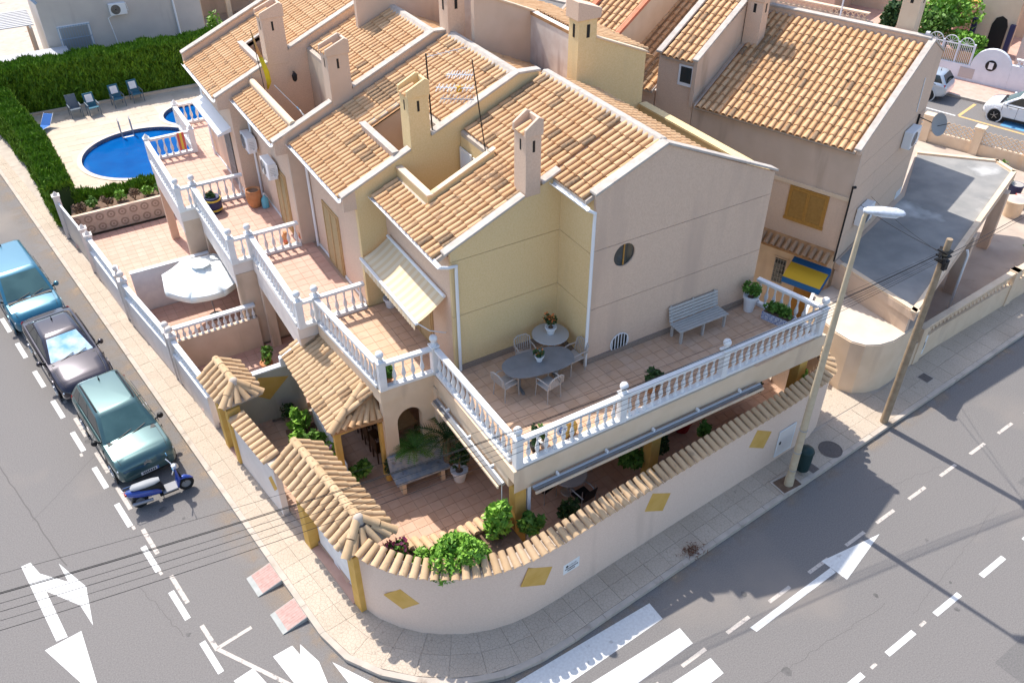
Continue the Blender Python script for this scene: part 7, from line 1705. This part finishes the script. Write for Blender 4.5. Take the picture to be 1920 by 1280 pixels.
for k, (x0, x1, y0, y1, h_) in enumerate(((-30,-8,60,75,6.5),(-32,-12,36,56,6.0))):
    f = thing('background_building', ('pale building far along the left street','pale building across the left street')[k], 'building', ((x0+x1)/2,(y0+y1)/2,0)); obj('wall', MB().box(x0,y0,0,x1,y1,h_), M_grey, f); obj('roof', MB().box(x0-.3,y0-.3,h_,x1+.3,y1+.3,h_+.3), M_tile_bed, f)
# ------------------------------------------------------------------ far street at the upper right
def rthing(name, label, cat, u, v, z=.13, group=None): return thing(name, label, cat, rh(u, v, z), RHA, group)
M_wblue = mat('wall_bluish_white', (.70,.72,.76), .9, (.64,.66,.70), 2, .3, 50)
fwl = rthing('garden_wall', 'white far street wall with a round hump and circular opening', 'wall', 28.2, 2)
obj('wall', MB().box(0,-12,0,.22,1.15,1.35), M_wblue, fwl, local=True); hp = []
for k in range(17): a = math.pi*k/16; hp.append((-.02, .2-1.05*math.cos(a)-.0, 1.0+1.0*math.sin(a)))
obj('hump', MB().extr([(-.02,-.85,0)] + hp + [(-.02,1.25,0)], (.26,0,0)), M_wblue, fwl, local=True); obj('round_opening', MB().lathe([(.30,0),(.30,.03)], (-.045,.2,1.1), 20, Matrix.Rotation(R(90),3,'Y')), M_black, fwl, local=True); obj('lantern', MB().box(-.08,.08,.92,-.046,.32,1.28), M_white, fwl, local=True); obj('cabinet', MB().box(-.03,.95,.15,-.003,1.75,.72), M_metal, fwl, local=True)
lt = MB()
for k in range(40): y = -1.0-k*.25; lt.bar((.1,y,1.36),(.1,y-.25,1.66),.03,.06); lt.bar((.1,y,1.66),(.1,y-.25,1.36),.028,.06)
obj('lattice', lt, M_wblue, fwl, local=True); obj('coping', MB().box(.0,-12,1.67,.22,-.95,1.73), M_white, fwl, local=True); obj('lower_wall', MB().box(0,1.26,0,.22,3.4,.85), M_wblue, fwl, local=True)
for k in range(3):
    ft = rthing('fan_gate', ('left white gate panel with fan top','middle white gate panel with fan top','right white gate panel with fan top')[k], 'gate', 28.3, 5.5-k*.85, .13, 'white fan topped gate panels'); fm = MB(); r_ = .40
    obj('panel', MB().box(.03,-.40,.75,.06,.40,1.5), M_woodlt, ft, local=True)
    for i in range(9): fm.box(0,-.40+i*.1-.012,.72,.03,-.40+i*.1+.012,1.85)
    fm.box(0,-.42,1.84,.035,.42,1.9).box(0,-.42,.7,.035,.42,.75)
    for i in range(12):
        a, b = math.pi*i/12, math.pi*(i+1)/12; fm.bar((.015,r_*math.cos(a),1.88+r_*math.sin(a)),(.015,r_*math.cos(b),1.88+r_*math.sin(b)),.04)
    for i in range(1,6): a = math.pi*i/6; fm.bar((.015,0,1.9),(.015,r_*math.cos(a),1.88+r_*math.sin(a)),.02)
    obj('fan_bars', fm, M_white_m, ft, local=True); obj('gate_pier', MB().box(-.05,-.50,0,.1,-.41,2.0).box(-.02,-.40,0,.1,.40,.7), M_wblue, ft, local=True)
w2_ = rthing('garden_wall', 'bluish white wall piece with flower lattice left of the fan gates', 'wall', 28.3, 8); obj('wall', MB().box(0,-1.9,0,.2,3.2,1.5), M_wblue, w2_, local=True); lt = MB()
for k in range(8): y = -1.7+k*.22; lt.bar((.1,y,1.52),(.1,y+.22,1.85),.03,.06); lt.bar((.1,y,1.85),(.1,y+.22,1.52),.028,.06)
obj('lattice', lt, M_wblue, w2_, local=True); obj('pier', MB().box(-.03,-2.05,0,.23,-1.85,2.15), M_wblue, w2_, local=True); obj('lamp_pole', MB().tube([(0,3.3,0),(0,3.3,3.4)], .05, 8), M_white_m, w2_, local=True); obj('lamp_box', MB().lathe([(.12,3.2),(.22,3.25),(.22,3.42),(.05,3.5)], (0,3.3,0), 10), M_white_m, w2_, local=True)
M_stone = mat('rubble_stone', (.46,.38,.30), .95, (.56,.48,.39), 4, .9, 7, stain=(.34,.27,.21), sscale=3.5, sthr=.55)
sw = rthing('stone_wall', 'rubble stone wall with pierced lattice top behind the shuttered roof', 'wall', 30.5, 12); obj('wall', MB().box(0,-2,0,.3,8,1.35), M_stone, sw, local=True); lt = MB()
for k in range(24): y = -1.6+k*.36; lt.bar((.15,y,1.38),(.15,y+.36,1.75),.04,.07); lt.bar((.15,y,1.75),(.15,y+.36,1.38),.038,.07)
obj('lattice', lt, M_cream, sw, local=True); obj('coping', MB().box(-.02,-1.7,1.77,.32,7.2,1.86).box(-.02,-1.7,1.352,.32,7.2,1.385), M_cream, sw, local=True)
bhz = rthing('background_house', 'far street house with arched porch and dark tiled pillars', 'house', 36, 2); obj('wall', MB().box(2,-10,0,9,22,6.0), M_cream, bhz, local=True)
obj('porch_wall', MB().box(-2.2,.6,0,-1.6,2.9,4.5), M_cream, bhz, local=True); obj('arch_recess', MB().extr([(-2.24,1.0,.2),(-2.24,1.9,.2),(-2.24,1.9,1.7),(-2.24,1.75,2.1),(-2.24,1.45,2.25),(-2.24,1.15,2.1),(-2.24,1.0,1.7)], (.05,0,0)), M_black, bhz, local=True)
for y in (.55, 2.7): obj('tiled_pillar', MB().box(-2.5,y,0,-2.2,y+.28,1.9), M_navy, bhz, local=True)
obj('slatted_awning', MB().box(-2.6,-1.2,3.1,-1.8,.4,3.16), M_navy, bhz, local=True); obj('side_wall', MB().box(-3.5,-12,0,-3.2,-.2,2.6), M_grey, bhz, local=True); obj('patio_roof', MB().extr([(-2,3,2.6),(1.9,3,3.2),(1.9,3,3.3),(-2,3,2.7)], (0,4,0)), M_ochre, bhz, local=True); obj('awning_wall', MB().box(-1.5,12.0,0,2,20,3.4), M_pink, bhz, local=True)
for k, (u_, v_, r_, n_, lb, m_) in enumerate(((31.2,6.6,(1.5,1.5,2.6),1800,'dense green garden tree behind the fan gates',M_leaf),(31.5,4.6,(1.4,1.4,1.6),1400,'bright green shrubs behind the middle fan gate',M_leaf_br),(30.6,9.0,(.9,.9,2.6),1100,'ivy covered tree left of the tan chimney',M_leaf_dk),(33.0,6.0,(1.9,1.9,3.4),1800,'taller tree at the back of the far garden',M_leaf_br),(30.2,-.6,(1.1,1.6,2.2),1500,'flowering shrub behind the round hump of the far wall',M_leaf),(30.6,3.2,(.7,.7,1.0),500,'yellow flowering shrub beside the dark tiled pillar',M_leaf_br))):
    p_ = rh(u_, v_, .2); t = thing('garden_tree', lb, 'tree', p_, 0, 'trees of the far garden'); mb = MB(); rs = random.Random(k)
    mb.tube([p_, (p_[0]+.05,p_[1],p_[2]+r_[2]*.45)], [.09,.06], 7)
    for i in range(5): a = rs.uniform(0,6.28); mb.tube([(p_[0]+.05,p_[1],p_[2]+r_[2]*.4),(p_[0]+math.cos(a)*r_[0]*.5,p_[1]+math.sin(a)*r_[1]*.5,p_[2]+r_[2]*.85)], [.05,.015], 5)
    obj('trunk', mb, M_bark, t); obj('crown', leaves(n_, blob_pts((p_[0],p_[1],p_[2]+r_[2]*.62), (r_[0],r_[1],r_[2]*.62), 14, 30+k), .17, 1.8, .3, np.random.default_rng(k+200)), m_, t)
    if k == 4: obj('flowers', leaves(160, blob_pts((p_[0],p_[1],p_[2]+r_[2]*.7), (r_[0],r_[1],r_[2]*.62), 14, 34, .95), .16, 1.0, rng=np.random.default_rng(9)), M_flower, t)
# boundary of the right-hand lot on the far street
bw2 = rthing('garden_wall', 'sandy lot boundary wall with pierced panels beyond the carport', 'wall', 18.3, 0, .0); obj('wall', MB().box(0,-14,0,.2,13,.75), M_cream, bw2, local=True)
for v_ in np.arange(-12, 13, 2.4): obj('pier', MB().box(-.1,v_-.2,0,.3,v_+.2,1.5).box(-.15,v_-.25,1.5,.35,v_+.25,1.58), M_cream, bw2, local=True)
for v_ in np.arange(-9.6, 13, 2.4):
    lt = MB()
    for i in range(8):
        for j in range(3): y = v_-2.15+i*.24; z = .78+j*.2; lt.bar((.1,y,z),(.1,y+.24,z+.2),.03,.05); lt.bar((.1,y,z+.2),(.1,y+.24,z),.028,.05)
    obj('pierced_panel', lt, M_cream, bw2, local=True)
# clutter of the right-hand yard
for k, (x, y, r_, h_, m_, lb) in enumerate(((35.6,17.6,.42,.75,M_cream,'large tan tub in the sunny yard by the carport'),(36.6,17.9,.3,.5,mat('crate_red', (.35,.05,.05), .6),'dark red crate in the yard by the carport'),(37.2,18.6,.3,.6,M_navy,'dark container among the yard clutter'))):
    t = thing('yard_container', lb, 'container', (x, y, .2), 0, 'containers in the right hand yard'); obj('tub', MB().lathe([(r_*.85,0),(r_,h_*.9),(r_*1.05,h_*.92),(r_*1.05,h_),(r_*.9,h_),(.01,h_*.98)], (x, y, .2), 16 if k != 1 else 4), m_, t, smooth=40); obj('lid', MB().lathe([(r_*.92,h_+.002),(.02,h_+.05)], (x, y, .2), 16 if k != 1 else 4), M_conc, t)
rk = thing('yard_shelf', 'cluttered yard shelf with jars beyond the carport', 'shelf', (37.6,17.2,.2), R(20))
for z in (.3,.8,1.3): obj('shelf_board', MB().box(-.3,-.9,z,.3,.9,z+.04), M_conc, rk, local=True)
for (a, b) in ((-.28,-.88),(.28,-.88),(-.28,.88),(.28,.88)): obj('post', MB().box(a-.02,b-.02,0,a+.02,b+.02,1.4), M_metal, rk, local=True)
for k in range(6): y = -.7+k*.28; obj('jar', MB().lathe([(.08,0),(.11,.12),(.07,.22),(.08,.25)], (0,y,.84 if k % 2 else .34), 10), (M_pot, M_ochre, M_navy, M_white, M_pot, M_woodlt)[k], rk, local=True)
bush('yard_plant', 'potted greenery in the right hand yard by the street wall', 'plant', (33.5,15.0,.3), (.5,.5,.7), 400, .1, M_leaf, None, 130); bush('yard_plant', 'green shrub behind the tan tub', 'plant', (37.0,19.2,.3), (.5,.5,1.0), 400, .1, M_leaf, None, 131)
